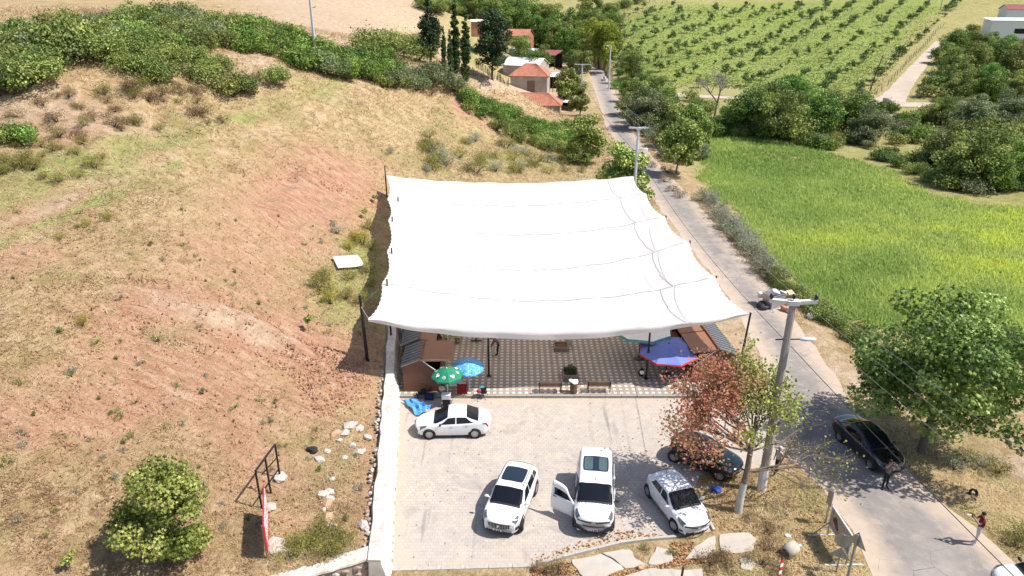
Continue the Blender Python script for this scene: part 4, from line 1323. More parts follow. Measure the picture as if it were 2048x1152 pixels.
cand = np.array(cand)
ok = in_poly(cand[:, 0], cand[:, 1], orch_poly) & (cand[:, 1] < 330)
cand = cand[ok]
zz = H(cand[:, 0], cand[:, 1])
vis = []
for (x, y), z in zip(cand, zz):
    dz = CAM_H - z - 1.2
    d = y * CP + dz * SP
    py = 576 + 1400 * ((dz * CP - y * SP) / d); px = 1024 + 1400 * x / d
    if -30 < py < 215 and 1200 < px < 2060: vis.append((d, x, y, z, px, py))
vis.sort()
for d, x, y, z, px, py in vis[:290]:
    if prnd.random() < .1: continue
    plant('orchard_tree', prnd.choice(T_OR), (x, y, z), 'small dark green fruit tree planted in the orchard rows on the hillside', 'tree', prnd.uniform(0, 6.28), prnd.choice((.55, .8, 1.0, 1.15, 1.35)) * prnd.uniform(.9, 1.1), 'orchard trees on the hillside')

# ------------------------------------------------------------------ grass blades
def scatter_pts(n, r0, r1, a0, a1, seed):
    rs = np.random.RandomState(seed)
    r = np.exp(rs.uniform(math.log(r0), math.log(r1), n)); a = np.radians(rs.uniform(a0, a1, n))
    return r * np.sin(a), r * np.cos(a), rs

def blades(name, x, y, rs, hgt, wid, mat, per=3, lean=.5, var=None, label=None, sink=.03):
    z = H(x, y) - sink
    n = len(x)
    X = np.repeat(x, per); Y = np.repeat(y, per); Z = np.repeat(z, per)
    m = n * per
    hh = np.repeat(np.broadcast_to(hgt, (n,)), per) * (.6 + .7 * rs.rand(m))
    ww = np.repeat(np.broadcast_to(wid, (n,)), per) * (.7 + .6 * rs.rand(m))
    X = X + rs.normal(size=m) * hh * .35; Y = Y + rs.normal(size=m) * hh * .35
    a = rs.rand(m) * 6.283
    lx = rs.normal(size=m) * lean * hh; ly = rs.normal(size=m) * lean * hh
    V = np.empty((m, 3, 3))
    V[:, 0] = np.stack([X - np.cos(a) * ww, Y - np.sin(a) * ww, Z], -1)
    V[:, 1] = np.stack([X + np.cos(a) * ww, Y + np.sin(a) * ww, Z], -1)
    V[:, 2] = np.stack([X + lx, Y + ly, Z + hh], -1)
    vv = np.repeat(var if var is not None else rs.rand(n), per)
    vv = np.clip(vv + (rs.rand(m) - .5) * .35, 0, 1)
    me = np_mesh(name, V.reshape(-1, 3), np.arange(m * 3), np.full(m, 3), mat, var=vv)
    o = link(name, me)
    tag(o, label, name.replace('_', ' ').split()[-1], kind='stuff')
    return o

M_DRY = leafmat('dry_grass_blades', [(.34, .22, .125), (.48, .345, .195), (.59, .455, .275), (.69, .565, .36), (.40, .345, .145)], .35, .8)
M_FIELD = leafmat('field_grass_blades', [(.22, .30, .075), (.33, .405, .11), (.45, .49, .15), (.56, .59, .10), (.66, .63, .15)], .5, .7)
M_PAST = leafmat('orchard_grass_blades', [(.13, .20, .045), (.20, .28, .06), (.29, .35, .10)], .3, .8)
free = lambda x, y: ~(in_poly(x, y, ROAD) | in_poly(x, y, LOT) | ((x > wall_x(y) - 1.4) & (x < 15) & (y > 20) & (y < 72)) | ((x > wall_x(y)-1.4) & (x < 5) & (y < 30)))
x, y, rs = scatter_pts(170000, 22, 150, -43, 12, 61)
k = free(x, y) & ((x < wall_x(y) - 1.2) | (y > 73))
x, y = x[k], y[k]
mk = masks(x, y)
dens = np.clip(1.0 - 1.0 * mk[:, 0] - .9 * mk[:, 2], .07, 1) * (.35 + .9 * (vnoise(x * .6, y * .6, 3) + .5)) * (.5 + .8 * (vnoise(x * .15, y * .15, 4) + .5))
k = rs.rand(len(x)) < dens
x, y, mk = x[k], y[k], mk[k]
rr = np.hypot(x, y)
var = np.clip(.42 + fbm(x * .25, y * .25, 3, 50) * .7 + mk[:, 1] * .5, 0, 1)
blades('dry_grass', x, y, rs, np.clip(.09 + .0018 * rr, .11, .36) * (.6 + .9 * rs.rand(len(x))), .010 + .00042 * rr, M_DRY, 3, 1.1, var, 'dry straw coloured grass covering the left slope')
x, y, rs = scatter_pts(30000, 22, 60, 20, 42, 63)
isl = g_poly([(1400,960),(1500,945),(1560,940),(1640,985),(1690,1060),(1735,1152),(1735,1200),(1420,1200),(1440,1115),(1515,1100),(1520,1070),(1440,1060),(1400,1010)])
low = g_poly([(1060,1145),(1140,1122),(1165,1160),(1060,1165)])
k = in_poly(x, y, isl) | in_poly(x, y, low) | in_poly(x, y, REG['vergeR'])
k &= ~in_poly(x, y, ROAD) & ~in_poly(x, y, LOT) & ~in_poly(x, y, REG['shoulder']) & ~in_poly(x, y, REG['dirtR'])
k &= rs.rand(len(x)) < .35 + .9 * (vnoise(x * .7, y * .7, 6) + .5)
x, y = x[k], y[k]
blades('verge_grass', x, y, rs, .16, .020, M_DRY, 4, 1.2, np.clip(.68 + fbm(x * .4, y * .4, 3, 52) * .8, 0, 1), 'dry yellow grass on the island and verge at the lower right')
x, y, rs = scatter_pts(130000, 40, 150, 8, 46, 65)
k = soft(x, y, REG['field'], 1.2, 1, .8, 26) > .5
x, y = x[k], y[k]
mk = masks(x, y)
var = np.clip(.36 + fbm(x * .12, y * .12, 4, 54) * .45 + mk[:, 3] * .26 - .15 * sstep(90, 110, y), 0, 1)
blades('field_grass', x, y, rs, .42 * (.5 + .9 * rs.rand(len(x))), .035 + .0004 * np.hypot(x, y), M_FIELD, 3, .4, var, 'tall green and yellow grass filling the field at right')
x, y, rs = scatter_pts(60000, 150, 330, 5, 42, 67)
k = in_poly(x, y, REG['orch']) & (rs.rand(len(x)) < .3 + .9 * (vnoise(x * .12, y * .12, 8) + .5))
x, y = x[k], y[k]
blades('orchard_grass', x, y, rs, .28, .12, M_PAST, 3, .6, np.clip(.5 + fbm(x * .06, y * .06, 3, 57), 0, 1), 'green grass between the orchard rows')
# ================================================================== RETAINING WALL
M_WASH = simple('whitewashed_concrete', (.56, .51, .46), .9, var=.2, scale=4.5, dirt=(.33, .28, .23), bump=.35)
M_STONEW = simple('whitewashed_stone', (.72, .67, .61), .95, var=.12, scale=2.5, dirt=(.45, .38, .31), bump=.3)
M_STONE = simple('grey_brown_stone', (.36, .29, .23), .95, var=.35, scale=1.2, dirt=(.22, .16, .12), bump=.3)
M_ROCK = simple('pale_limestone', (.46, .42, .375), .95, var=.2, scale=3, dirt=(.42, .32, .25), bump=.4)
M_ROCK2 = simple('reddish_stone', (.42, .27, .18), .95, var=.2, scale=3, dirt=(.32, .19, .12), bump=.4)
wall = thing('retaining_wall', 'long whitewashed stone retaining wall along the left side of the car park', 'wall')
wb_, wc_ = MB(), MB()
ys = np.linspace(22.6, 71, 60)
sec_v = []; cap_v = []
wr_ = random.Random(4)
for y in ys:
    x = float(wall_x(y)); h = 1.45 + .02 * (y - 24) * (y > 40) + wr_.uniform(-.02, .02)
    sec_v += [(x, y, -.2), (x - .36, y, h - .1), (x - .86, y, h - .1), (x - .96, y, -.2)]
    j = wr_.uniform(-.03, .03)
    cap_v += [(x - .30 + j, y, h - .1), (x - .33 + j, y, h), (x - .84 + j * 2, y, h + .01), (x - .90 + j * 2, y, h - .1)]
def strip_faces(n, k): return [(i*k+c, i*k+c+1, (i+1)*k+c+1, (i+1)*k+c) for i in range(n - 1) for c in range(k - 1)] + [tuple(range(k))[::-1], tuple((n-1)*k + c for c in range(k))]
wb_.add(sec_v, strip_faces(len(ys), 4)); wb_.build('core', M_STONEW, wall)
wc_.add(cap_v, strip_faces(len(ys), 4)); wc_.build('coping', M_WASH, wall)
def stone_mesh(seed, mat, flat=1.0):
    return MB().blob((0, 0, 0), (1, 1, 1), seed, .16, 1, smooth=False, flat=flat).mesh('stone', mat)
SM = [stone_mesh(i, M_STONEW) for i in range(5)]; SG = [stone_mesh(10 + i, M_STONE) for i in range(5)]; SR = [stone_mesh(20 + i, M_ROCK) for i in range(5)]
SR2 = [stone_mesh(30 + i, M_ROCK2) for i in range(4)]
y = 22.8
while y < 47:
    x = float(wall_x(y))
    for k in range(4):
        t = (k + .5) / 4 + wr_.uniform(-.05, .05)
        o = link('stone', wr_.choice(SM), wall, (x - .36 * t + .0, y + wr_.uniform(-.12, .12), -.05 + 1.35 * t))
        o.scale = (.07, wr_.uniform(.17, .26), wr_.uniform(.12, .18)); o.rotation_euler = (wr_.uniform(-.2, .2), -.25, 0)
    y += .47
y = 23.6
while y < 40:
    x = float(wall_x(y)) - .98
    o = link('stone', wr_.choice(SR + SG[:3]), wall, (x + wr_.uniform(-.22, .05), y, 1.30 + wr_.uniform(-.14, .06)))
    s = wr_.uniform(.05, .13); o.scale = (s, s * 1.2, s); o.rotation_euler = (wr_.uniform(0, 3), wr_.uniform(0, 3), 0)
    y += wr_.uniform(.2, .38)
# front wall, seen at the bottom left
fwall = thing('front_wall', 'low stone wall with pale concrete coping at the bottom left', 'wall')
xs = np.linspace(-5.6, -11.6, 24); v1 = []; v2 = []
for x in xs:
    y = float(front_y(x)) - .15; h = 1.36 - max(0, -9.6 - x) * .12
    j = wr_.uniform(-.05, .05)
    v1 += [(x, y - .35, -.3), (x, y - .28, h - .09), (x, y + .3, h - .09), (x, y + .35, -.3)]
    v2 += [(x, y - .36 + j, h - .09), (x, y - .34 + j, h), (x, y + .42 + j, h + .02), (x, y + .5 + j, h - .09)]
MB().add(v1, strip_faces(len(xs), 4)).build('core', M_STONE, fwall)
MB().add(v2, strip_faces(len(xs), 4)).build('coping', M_WASH, fwall)
x = -5.7
while x > -11.4:
    y = float(front_y(x)) - .15
    for k in range(4):
        o = link('stone', wr_.choice(SG + SR[:1]), fwall, (x + wr_.uniform(-.08, .08), y - .34, .05 + k * .33 + wr_.uniform(-.04, .04)))
        o.scale = (wr_.uniform(.16, .24), .08, wr_.uniform(.11, .16))
    x -= .42

# loose rocks behind the wall
rocks = [(640,922,.34,'w'),(655,905,.3,'w'),(690,868,.38,'w'),(672,870,.45,'r'),(700,858,.5,'w'),(720,862,.3,'w'),(735,878,.36,'w'),(718,908,.4,'w'),(705,895,.3,'w'),(725,905,.28,'w'),(648,992,.34,'w'),(660,985,.3,'w'),(655,1010,.36,'r'),(662,1000,.28,'w'),(648,1025,.22,'w'),(655,1040,.48,'r'),(664,1053,.3,'w'),(727,1055,.4,'w'),(735,1062,.24,'w'),(690,918,.2,'w'),(665,960,.22,'w'),(680,885,.25,'w'),(562,960,.42,'w'),(540,1022,.42,'w'),(547,1085,.33,'w'),(560,1092,.4,'w'),(550,1105,.45,'w'),(568,1105,.3,'w'),(700,850,.28,'w'),(712,848,.22,'w')]
rl = {'w': 'pale limestone rock lying in the grass left of the retaining wall', 'r': 'reddish brown rock lying in the grass left of the retaining wall'}
for i, (px, py, s, k) in enumerate(rocks):
    p = atg(px, py)
    o = link('rock', wr_.choice(SR if k == 'w' else SR2), None, (p.x, p.y, p.z + s * .12))
    o.scale = (s * wr_.uniform(.8, 1.1), s * wr_.uniform(.6, .9), s * wr_.uniform(.4, .6)); o.rotation_euler = (wr_.uniform(-.3, .3), wr_.uniform(-.3, .3), wr_.uniform(0, 6))
    lb = rl[k]
    if i in (22, 23): lb = ['white boulder at the foot of the empty black frame', 'white boulder beside the far end of the red board'][i - 22]
    elif i in (24, 25, 26, 27): lb = 'grey white rock in the pile at the near end of the red board'
    tag(o, lb, 'rock', 'rocks ' + ('by the red board' if i in (24,25,26,27) else 'left of the wall') if i not in (22, 23) else None)
# small clods and stones strewn on the red bank
cl = MB()
for i in range(900):
    px = wr_.gauss(660, 50); py = wr_.gauss(760, 45)
    if not (540 < px < 742 and 650 < py < 900): continue
    q = atz(px, py, 2.0)
    cl.blob((q.x, q.y, 0), (.06, .05, .045), i, .2, 1, smooth=False) if False else None
cs_x = []; cs_y = []
pr = g_poly([(560,660),(640,690),(735,720),(735,800),(660,850),(620,820),(570,740)])
while len(cs_x) < 700:
    a = wr_.uniform(min(p[0] for p in pr), max(p[0] for p in pr)); b = wr_.uniform(min(p[1] for p in pr), max(p[1] for p in pr))
    if in_poly(np.array([a]), np.array([b]), pr)[0] or wr_.random() < .03: cs_x.append(a); cs_y.append(b)
for ln, nn in ((BERM1, 420), (BERM2, 260), (BERM3, 300)):
    for _ in range(nn):
        k_ = wr_.randrange(len(ln) - 1); f_ = wr_.random()
        cs_x.append(ln[k_][0] + (ln[k_+1][0] - ln[k_][0]) * f_ + wr_.gauss(0, .3)); cs_y.append(ln[k_][1] + (ln[k_+1][1] - ln[k_][1]) * f_ + wr_.gauss(0, .35))
for _ in range(900):
    q_ = atz(wr_.uniform(60, 735), wr_.uniform(480, 1000), 3.5); cs_x.append(q_.x); cs_y.append(q_.y)
cz_ = H(np.array(cs_x), np.array(cs_y)) + .05
for a, b, c in zip(cs_x, cs_y, cz_):
    s = wr_.uniform(.03, .11)
    cl.box(a, b, c + s * .3, s * 1.3, s, s, wr_.uniform(0, 3), mat=Matrix.Rotation(wr_.uniform(-.5, .5), 3, 'X'), taper=.6)
o = cl.build('soil_clods', simple('red_clods', (.36, .19, .12), .95, var=.25)); tag(o, 'loose reddish clods and stones on the bank by the front left post', 'clods', kind='stuff')

# ================================================================== SHADE CANOPY
def cloth_material():
    t = NT('white_canopy_cloth')
    co = t.coord()
    n = t.noise(.6, 4, .6, co); n2 = t.noise(6, 3, .6, co)
    c = t.ramp(n, [(.3, (.74, .725, .71)), (.7, (.80, .79, .78))])
    nm = t.bump(t.math('ADD', n, t.math('MULTIPLY', n2, .15)), .35, .12)
    d = t.bsdf(c, .8, 0, .2, nm)
    tr = t.node('ShaderNodeBsdfTranslucent'); t.put(tr.inputs[0], (.78, .72, .66))
    mx = t.node('ShaderNodeMixShader'); mx.inputs[0].default_value = .36
    t.l.new(d, mx.inputs[1]); t.l.new(tr.outputs[0], mx.inputs[2])
    return t.done(mx.outputs[0])
M_CLOTH = cloth_material()
M_ROPE = simple('grey_rope', (.30, .29, .29), .9)
M_POST = simple('black_painted_steel', (.022, .022, .026), .45, .3, .5, var=.3, scale=8)
ROWL = [atz(774, 352, 5.9), atz(776, 398, 5.85), atz(778, 440, 5.8), atz(776, 503, 5.7), atz(766, 566, 5.6), atz(737, 640, 5.4)]
ROWR = [atz(1266, 352, 5.7), atz(1292, 388, 5.5), atz(1329, 434, 5.4), atz(1377, 484, 5.3), atz(1429, 555, 5.2), atz(1497, 629, 5.1)]
SAG = [.75, 1.0, 1.55, 2.0, 1.6, .95]
def cable(i, u):
    p = ROWL[i].lerp(ROWR[i], u)
    p.z -= SAG[i] * 4 * u * (1 - u)
    return p
strip_lab = ['rearmost white strip of the shade canopy', 'second white strip of the shade canopy from the back', 'middle white strip of the shade canopy', 'second white strip of the shade canopy from the front', 'frontmost white strip of the shade canopy with hanging hem']
crn = random.Random(8)
NU, NV = 96, 18
for i in range(5):
    vs = []
    ph = crn.uniform(0, 6)
    for b in range(NV + 1):
        v = b / NV
        for a in range(NU + 1):
            # ends are gathered in scallops between the rings
            sc = abs(math.sin(v * math.pi * 9 + .4)) ** .7
            du = .006 * (1 - sc) + .012 * math.sin(math.pi * v)
            u = a / NU
            u = -.004 + du + u * (1.008 - 2 * du)
            p = cable(i, u).lerp(cable(i + 1, u), v)
            p.z -= (.36 + .1 * math.sin(u * 5 + ph)) * 4 * v * (1 - v) * (.35 + .65 * math.sin(math.pi * min(1, max(0, u))))
            p.z += .035 * math.sin(u * 46 + ph + 2 * v) * (1 - .6 * v) * abs(2 * v - 1) + .02 * math.sin(u * 17 - v * 9 + ph)
            p.z -= .05 * (v > .99 and i < 4)
            p.z += (.07 if b == 0 and i > 0 else 0)
            vs.append(p)
    k = NU + 1
    if i == 4:
        for rrow in (.24, .5):
            for a in range(NU + 1):
                u = a / NU; p = vs[NV * k + a].copy()
                hang = rrow * (1.15 * math.sin(math.pi * (.04 + .92 * u) ** .85) ** .9 + .03)
                p.z -= hang; p.y += .10 * rrow + .04 * math.sin(u * 40); vs.append(p)
        # scalloped hem attachment
        for a in range(NU + 1):
            vs[NV * k + a].z += .05 * abs(math.sin(a / NU * math.pi * 16))
    nrow = len(vs) // k
    fs = [(r*k+a, r*k+a+1, (r+1)*k+a+1, (r+1)*k+a) for r in range(nrow - 1) for a in range(NU)]
    m = MB().add(vs, fs, 0, True)
    o = m.build('shade_strip', M_CLOTH)
    tag(o, strip_lab[i], 'canopy', 'strips of the shade canopy')
    # sewn joint near the right end
    us = [.90, .90, .883, .87, .834][i]
    col = min(range(NU + 1), key=lambda a: abs(a / NU - us))
    pts = [vs[r * k + col] + Vector((crn.uniform(-.05, .05), 0, .03)) for r in range(NV + 1)]
    MB().tube(pts, .014, 4).build('seam', M_ROPE, o)
    if i > 0:
        pts = [vs[a] + Vector((0, -.02, .022 + .03 * math.sin(a * .9) * math.sin(a * .23))) for a in range(2, NU - 1)]
        MB().tube(pts, .014, 4).build('support_cable', M_ROPE, o)

def post(label, base, top, r=.07, bent=0.0):
    o = thing('canopy_post', label, 'post', base, 0, 'posts of the shade canopy')
    d = Vector(top) - Vector(base)
    pts = [Vector((0, 0, -.25)), Vector((0, 0, 0)), d * .5, d]
    MB().tube([pts[0], pts[1], d * .62], r, 10).build('lower_tube', M_POST, o)
    MB().tube([d * .62, d], r * .82, 10).build('upper_tube', M_POST, o)
    MB().box(0, 0, .015, .3, .3, .03).build('base_plate', M_POST, o)
    return o
def ground_pt(x, y, dz=0.0): return Vector((x, y, hz(x, y) + dz))
b = atg(735, 724); t_ = Vector((b.x - .12, b.y + .05, b.z + 4.55))
post('thick black post on the red bank at the front left of the canopy', b, t_, .105)
FRONT_L = t_
lab_l = ['black post at the rear left corner of the canopy', 'left post of the second row from the back', 'left post of the third row from the back, its tip above the cloth', 'left post of the fourth row from the back beside a gap', 'left post of the row behind the front strip']
for i in range(5):
    p = ROWL[i]
    if i == 0:
        q = Vector((p.x - .15, p.y - .1, 0)); tz = p.z + 1.1
    else:
        q = Vector((p.x + (.95 if i == 1 else .3), p.y - .15, 0)); tz = cable(i, .012 if i > 1 else .04).z + .42
    q.z = 1.6 if q.x > wall_x(q.y) - 1.2 else hz(q.x, q.y)
    post(lab_l[i], q, (q.x, q.y, tz), .07)
lab_r = ['', 'right post of the second canopy row from the back', 'right post of the third canopy row from the back', 'right post of the fourth canopy row from the back', 'right post of the canopy row behind the front strip', 'long black post at the front right corner of the canopy']
for i in range(1, 6):
    p = ROWR[i]
    post(lab_r[i], (p.x - .12, p.y + .1, .0), (p.x + .12, p.y, p.z + .12), .075)
p = atz(978, 752, .13); post('black post standing on the plaza under the front hem', p, (p.x, p.y - .55, 3.95), .07)
p = atz(1292, 757, .13); post('black post beside the blue market umbrella', p, (p.x + .03, p.y + .1, 3.6), .075)
def rope(label, pts, r=.014, mat=None, name='guy_rope', cat='rope', group=None):
    o = MB().tube(pts, r, 5).build(name, mat or M_ROPE); return tag(o, label, cat, group)
M_PALE = simple('pale_rope', (.55, .52, .48), .9)
for (a, b, lb) in [((772,415),(735,441),'pale guy rope nearest the rear left post'), ((772,448),(738,497),'pale guy rope at the third canopy row'), ((773,505),(733,545),'pale guy rope beside the white sheet'), ((757,578),(682,650),'long pale guy rope in front of the yellow weeds')]:
    g = atg(*b); s = min(ROWL, key=lambda q: abs((576 + 1400 * (((CAM_H - q.z) * CP - q.y * SP) / (q.y * CP + (CAM_H - q.z) * SP))) - a[1]))
    e = atd(a[0], a[1], (s.y * CP + (CAM_H - s.z) * SP))
    rope(lb, [g, e], .012, M_PALE)
rope('cord tying the front left canopy corner to its post', [FRONT_L * .75 + Vector((b if False else FRONT_L)) * .25, ROWL[5]] if False else [Vector((FRONT_L.x, FRONT_L.y, ROWL[5].z - .1)), ROWL[5] + Vector((.05, 0, 0))], .012, M_PALE)

# white sheet lying on the weeds
q = [atg(665, 521), atg(716, 517), atg(731, 540), atg(677, 544)]
z = max(v.z for v in q) + .35
ws = MB(); N = 10; vs = []
for b_ in range(N + 1):
    for a_ in range(N + 1):
        p = q[0].lerp(q[1], a_ / N).lerp(q[3].lerp(q[2], a_ / N), b_ / N); p.z = p.z + .3 + .03 * math.sin(a_ * .9) * math.sin(b_ * .7); vs.append(p)
ws.add(vs, [(r*(N+1)+a, r*(N+1)+a+1, (r+1)*(N+1)+a+1, (r+1)*(N+1)+a) for r in range(N) for a in range(N)], 0, True)
o = ws.build('white_sheet', M_CLOTH); tag(o, 'square white sheet lying on weeds left of the canopy', 'sheet')
o.modifiers.new('s', 'SOLIDIFY').thickness = .02

# ================================================================== KIOSKS
M_BROWN = simple('brown_painted_steel', (.145, .062, .036), .55, 0, .4, var=.08, scale=1.5, dirt=(.12, .055, .035))
M_BROWN2 = simple('brown_painted_panel', (.235, .112, .066), .5, 0, .4, var=.06, scale=1.2)
M_SEAM = simple('grey_seamed_sheet', (.185, .19, .20), .45, .5, .5, var=.1, scale=2)
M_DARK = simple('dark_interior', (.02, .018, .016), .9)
M_WHITEM = simple('white_enamel', (.8, .79, .77), .4)
def kiosk(label, loc, rz, w=2.5, l=2.6, eave=1.95, ridge=2.5, hatch=1.95, mirror=1, hatch_tilt=0.0, group=None, n=7):
    """hip of the roof runs along local y; grey slope towards -x (times mirror), lifted brown hatch towards +x"""
    o = thing('kiosk', label, 'kiosk', loc, rz, group)
    m = mirror
    a = -w / 2 * m; r = -.15 * m; c = w / 2 * m
    b = MB()
    def quad(p): b.add(p, [tuple(range(len(p)))])
    for y in (-l / 2, l / 2):
        quad([(a, y, 0), (c, y, 0), (c, y, 1.15), (r, y, ridge), (a, y, eave)])
    quad([(a, -l/2, 0), (a, l/2, 0), (a, l/2, eave), (a, -l/2, eave)])
    quad([(c, -l/2, 0), (c, l/2, 0), (c, l/2, 1.0), (c, -l/2, 1.0)])
    quad([(a, -l/2, .1), (c, -l/2, .1), (c, l/2, .1), (a, l/2, .1)])
    k = b.build('body', M_BROWN, o); k.modifiers.new('s', 'SOLIDIFY').thickness = .04
    MB().box(c * .9, 0, 1.02, .45, l * .96, .05).build('counter', M_BROWN2, o)
    MB().box(a * .6, 0, .8, .3, l * .8, 1.4).build('shelf', M_DARK, o)
    ov = .22
    d = Vector((a - r, 0, eave - ridge)); d = d * 1.13
    pl = l / n
    nrm = Vector((-(eave - ridge), 0, (a - r))).normalized()
    if nrm.z < 0: nrm = -nrm
    pan = MB()
    A = Vector((0, 0, 0)); B = d
    for (u, off) in ((0, 0),):
        vs = [A + Vector((0, -pl/2 + .008, 0)), B + Vector((0, -pl/2 + .008, 0)), B + Vector((0, pl/2 - .008, 0)), A + Vector((0, pl/2 - .008, 0))]
        pan.add(vs + [v + nrm * .03 for v in vs], [(0,1,2,3),(7,6,5,4),(0,4,5,1),(1,5,6,2),(2,6,7,3),(3,7,4,0)])
        pan.beam(A + Vector((0, pl/2 - .015, .03)) + nrm * .02, B + Vector((0, pl/2 - .015, .03)) + nrm * .02, .02, .05)
    pm = pan.mesh('roof_panel', M_SEAM)
    for i in range(n):
        link('roof_panel', pm, o, (r, -l/2 - ov/2 + (i + .5) * (l + ov) / n, ridge + .02)).scale = (1, (l + ov) / l, 1)
    MB().beam((r, -l/2 - ov/2, ridge + .06), (r, l/2 + ov/2, ridge + .06), .12, .05).build('ridge_cap', M_BROWN, o)
    MB().beam((r, -l/2 - .06, ridge + .01), (r + d.x, -l/2 - .06, ridge + d.z + .01), .03, .07).build('verge_trim', simple('pale_trim', (.55, .36, .26), .5), o)
    MB().beam((r, -l/2 - .05, ridge), (c, -l/2 - .05, 1.2), .03, .05).build('gable_trim', M_WHITEM, o)
    hx = hatch * m
    h = MB()
    vs = [(r, -l/2 - .05, ridge - .02), (r + hx, -l/2 - .05, ridge - .02 + hatch_tilt), (r + hx, l/2 + .02, ridge - .02 + hatch_tilt), (r, l/2 + .02, ridge - .02)]
    h.add(vs + [(x, y, z - .05) for x, y, z in vs], [(0,1,2,3),(7,6,5,4),(0,4,5,1),(1,5,6,2),(2,6,7,3),(3,7,4,0)])
    hh = h.build('hatch', M_BROWN2, o)
    MB().beam((r, -l/2 - .075, ridge - .06), (r + hx, -l/2 - .075, ridge - .06 + hatch_tilt), .025, .13).build('edge_strip', simple('copper_edge', (.34, .19, .13), .5), hh)
    for s in (-1, 1):
        MB().tube([(c, s * l * .44, 1.1), (r + hx * .85, s * l * .44, ridge - .07 + hatch_tilt * .85)], .018, 6).build('strut', M_WHITEM, o)
    return o
kiosk('brown kiosk with grey seamed roof and lifted hatch behind the green umbrella', (-5.55, 39.5, .05), .02, 2.5, 2.5, 1.95, 2.4, 1.95, 1, .0, 'kiosks round the plaza')
kiosk('brown kiosk with half lifted hatch, second in the left row', (-6.0, 42.4, .05), .05, 2.5, 2.6, 1.95, 2.4, 1.1, 1, -.25, 'kiosks round the plaza')
kiosk('third brown kiosk of the left row, almost hidden by the canopy', (-6.5, 45.5, .05), .08, 2.5, 2.6, 1.95, 2.4, 1.1, 1, -.25, 'kiosks round the plaza')
kiosk('brown kiosk with grey roof beside the road, nearest the blue market umbrella', (12.95, 40.9, .05), .06, 2.7, 2.5, 1.95, 2.4, 1.7, -1, -.15, 'kiosks round the plaza')
kiosk('brown kiosk beside the road, second from the front', (12.75, 43.65, .05), .06, 2.7, 2.6, 1.95, 2.4, 1.7, -1, -.15, 'kiosks round the plaza')
kiosk('brown kiosk beside the road, third and mostly under the canopy', (12.55, 46.5, .05), .06, 2.7, 2.6, 1.95, 2.4, 1.7, -1, -.15, 'kiosks round the plaza')
MB().tube([(0, 0, 0), (.28, -.1, .0), (.32, -.2, -.02)], .012, 5).build('loose_rod', M_WHITEM, None, (-6.35, 39.4, 2.32)); o = bpy.data.objects['loose_rod']; tag(o, 'thin pale rod lying on the grey roof of the left kiosk', 'rod')

# ================================================================== UMBRELLAS
def umbrella(name, label, loc, R, drop, apex, panels, cmat, pole_mat, tilt=(0, 0), valance=None, vh=.12, marks=None, base_r=.25, split=None, sag=.12, pole_off=(0, 0)):
    o = thing(name, label, 'umbrella', loc)
    MB().cyl(pole_off[0], pole_off[1], .0, apex + .08, .022 if R < 1.5 else .045, n=8).build('pole', pole_mat, o)
    MB().lathe([(.02, .06), (base_r, .06), (base_r, 0), (.02, 0)], 14).build('base', simple('umbrella_base', (.10, .10, .105), .6), o).location = (pole_off[0], pole_off[1], 0)
    can = thing('canopy', None, None); can.parent = o
    can.location = (0, 0, apex); can.rotation_euler = (tilt[0], tilt[1], 0)
    for k in range(panels):
        a0 = 2 * math.pi * k / panels + .2; a1 = 2 * math.pi * (k + 1) / panels + .2
        vs = []; n = 6
        for i in range(n + 1):
            t = i / n
            for j in range(5):
                f = j / 4; a = a0 + (a1 - a0) * f
                rad = R * t * (math.cos(math.pi / panels) / math.cos((f - .5) * 2 * math.pi / panels)) * (1 - .015 * math.sin(math.pi * f) * t)
                z = -drop * (t ** 1.5) - sag * .3 * math.sin(math.pi * f) * math.sin(math.pi * t) * R * .25
                vs.append((rad * math.cos(a), rad * math.sin(a), z))
        fs = [(i*5+j, i*5+j+1, (i+1)*5+j+1, (i+1)*5+j) for i in range(n) for j in range(4)]
        m = cmat if not isinstance(cmat, (list, tuple)) else cmat[k % len(cmat)]
        p = MB().add(vs, fs, 0, True).build('panel', m, can)
        if valance:
            rim = [Vector(v) for v in vs[-5:]]
            lowr = [v + Vector((v.x * .02, v.y * .02, -vh * (1 + .15 * math.sin(j * 2)))) for j, v in enumerate(rim)]
            MB().add(rim + lowr, [(j, j+1, j+6, j+5) for j in range(4)]).build('valance', valance if not isinstance(valance, (list, tuple)) else valance[k % len(valance)], can)
        MB().tube([(0, 0, -.03), (R * .5 * math.cos(a0), R * .5 * math.sin(a0), -drop * .36 - .03), (R * .98 * math.cos(a0), R * .98 * math.sin(a0), -drop - .02)], .008, 4).build('rib', pole_mat, can)
        if marks:
            am = (a0 + a1) / 2
            q = MB()
            t0 = .68
            def onp(dr, dt):
                t = t0 + dr; a = am + dt
                return Vector((R * t * math.cos(a) * .985, R * t * math.sin(a) * .985, -drop * (t ** 1.5) + .012))
            if k % 2 == 0:
                for (cx, cy, rr) in ((-.05, -.12, .075), (.05, .02, .085), (-.02, .14, .07)):
                    q.add([onp(cx + rr * math.cos(s), (cy + rr * 1.2 * math.sin(s))) for s in np.linspace(0, 6.283, 11)[:-1]], [tuple(range(10))])
            else:
                ou = [onp(.10 * math.cos(s), .15 * math.sin(s)) for s in np.linspace(0, 6.283, 17)[:-1]]; inn = [onp(.078 * math.cos(s), .118 * math.sin(s)) for s in np.linspace(0, 6.283, 17)[:-1]]
                q.add(ou + inn, [(i, (i+1) % 16, 16 + (i+1) % 16, 16 + i) for i in range(16)])
                q.add([onp(.05, 0), onp(-.03, .06), onp(-.03, -.06)], [(0, 1, 2)])
            q.build('printed_mark', marks, can)
    MB().blob((0, 0, .05), (.035, .035, .06), 1, .0, 1).build('finial', pole_mat, can)
    return o
M_UGREEN = simple('green_umbrella_cloth', (.012, .19, .10), .7, var=.12)
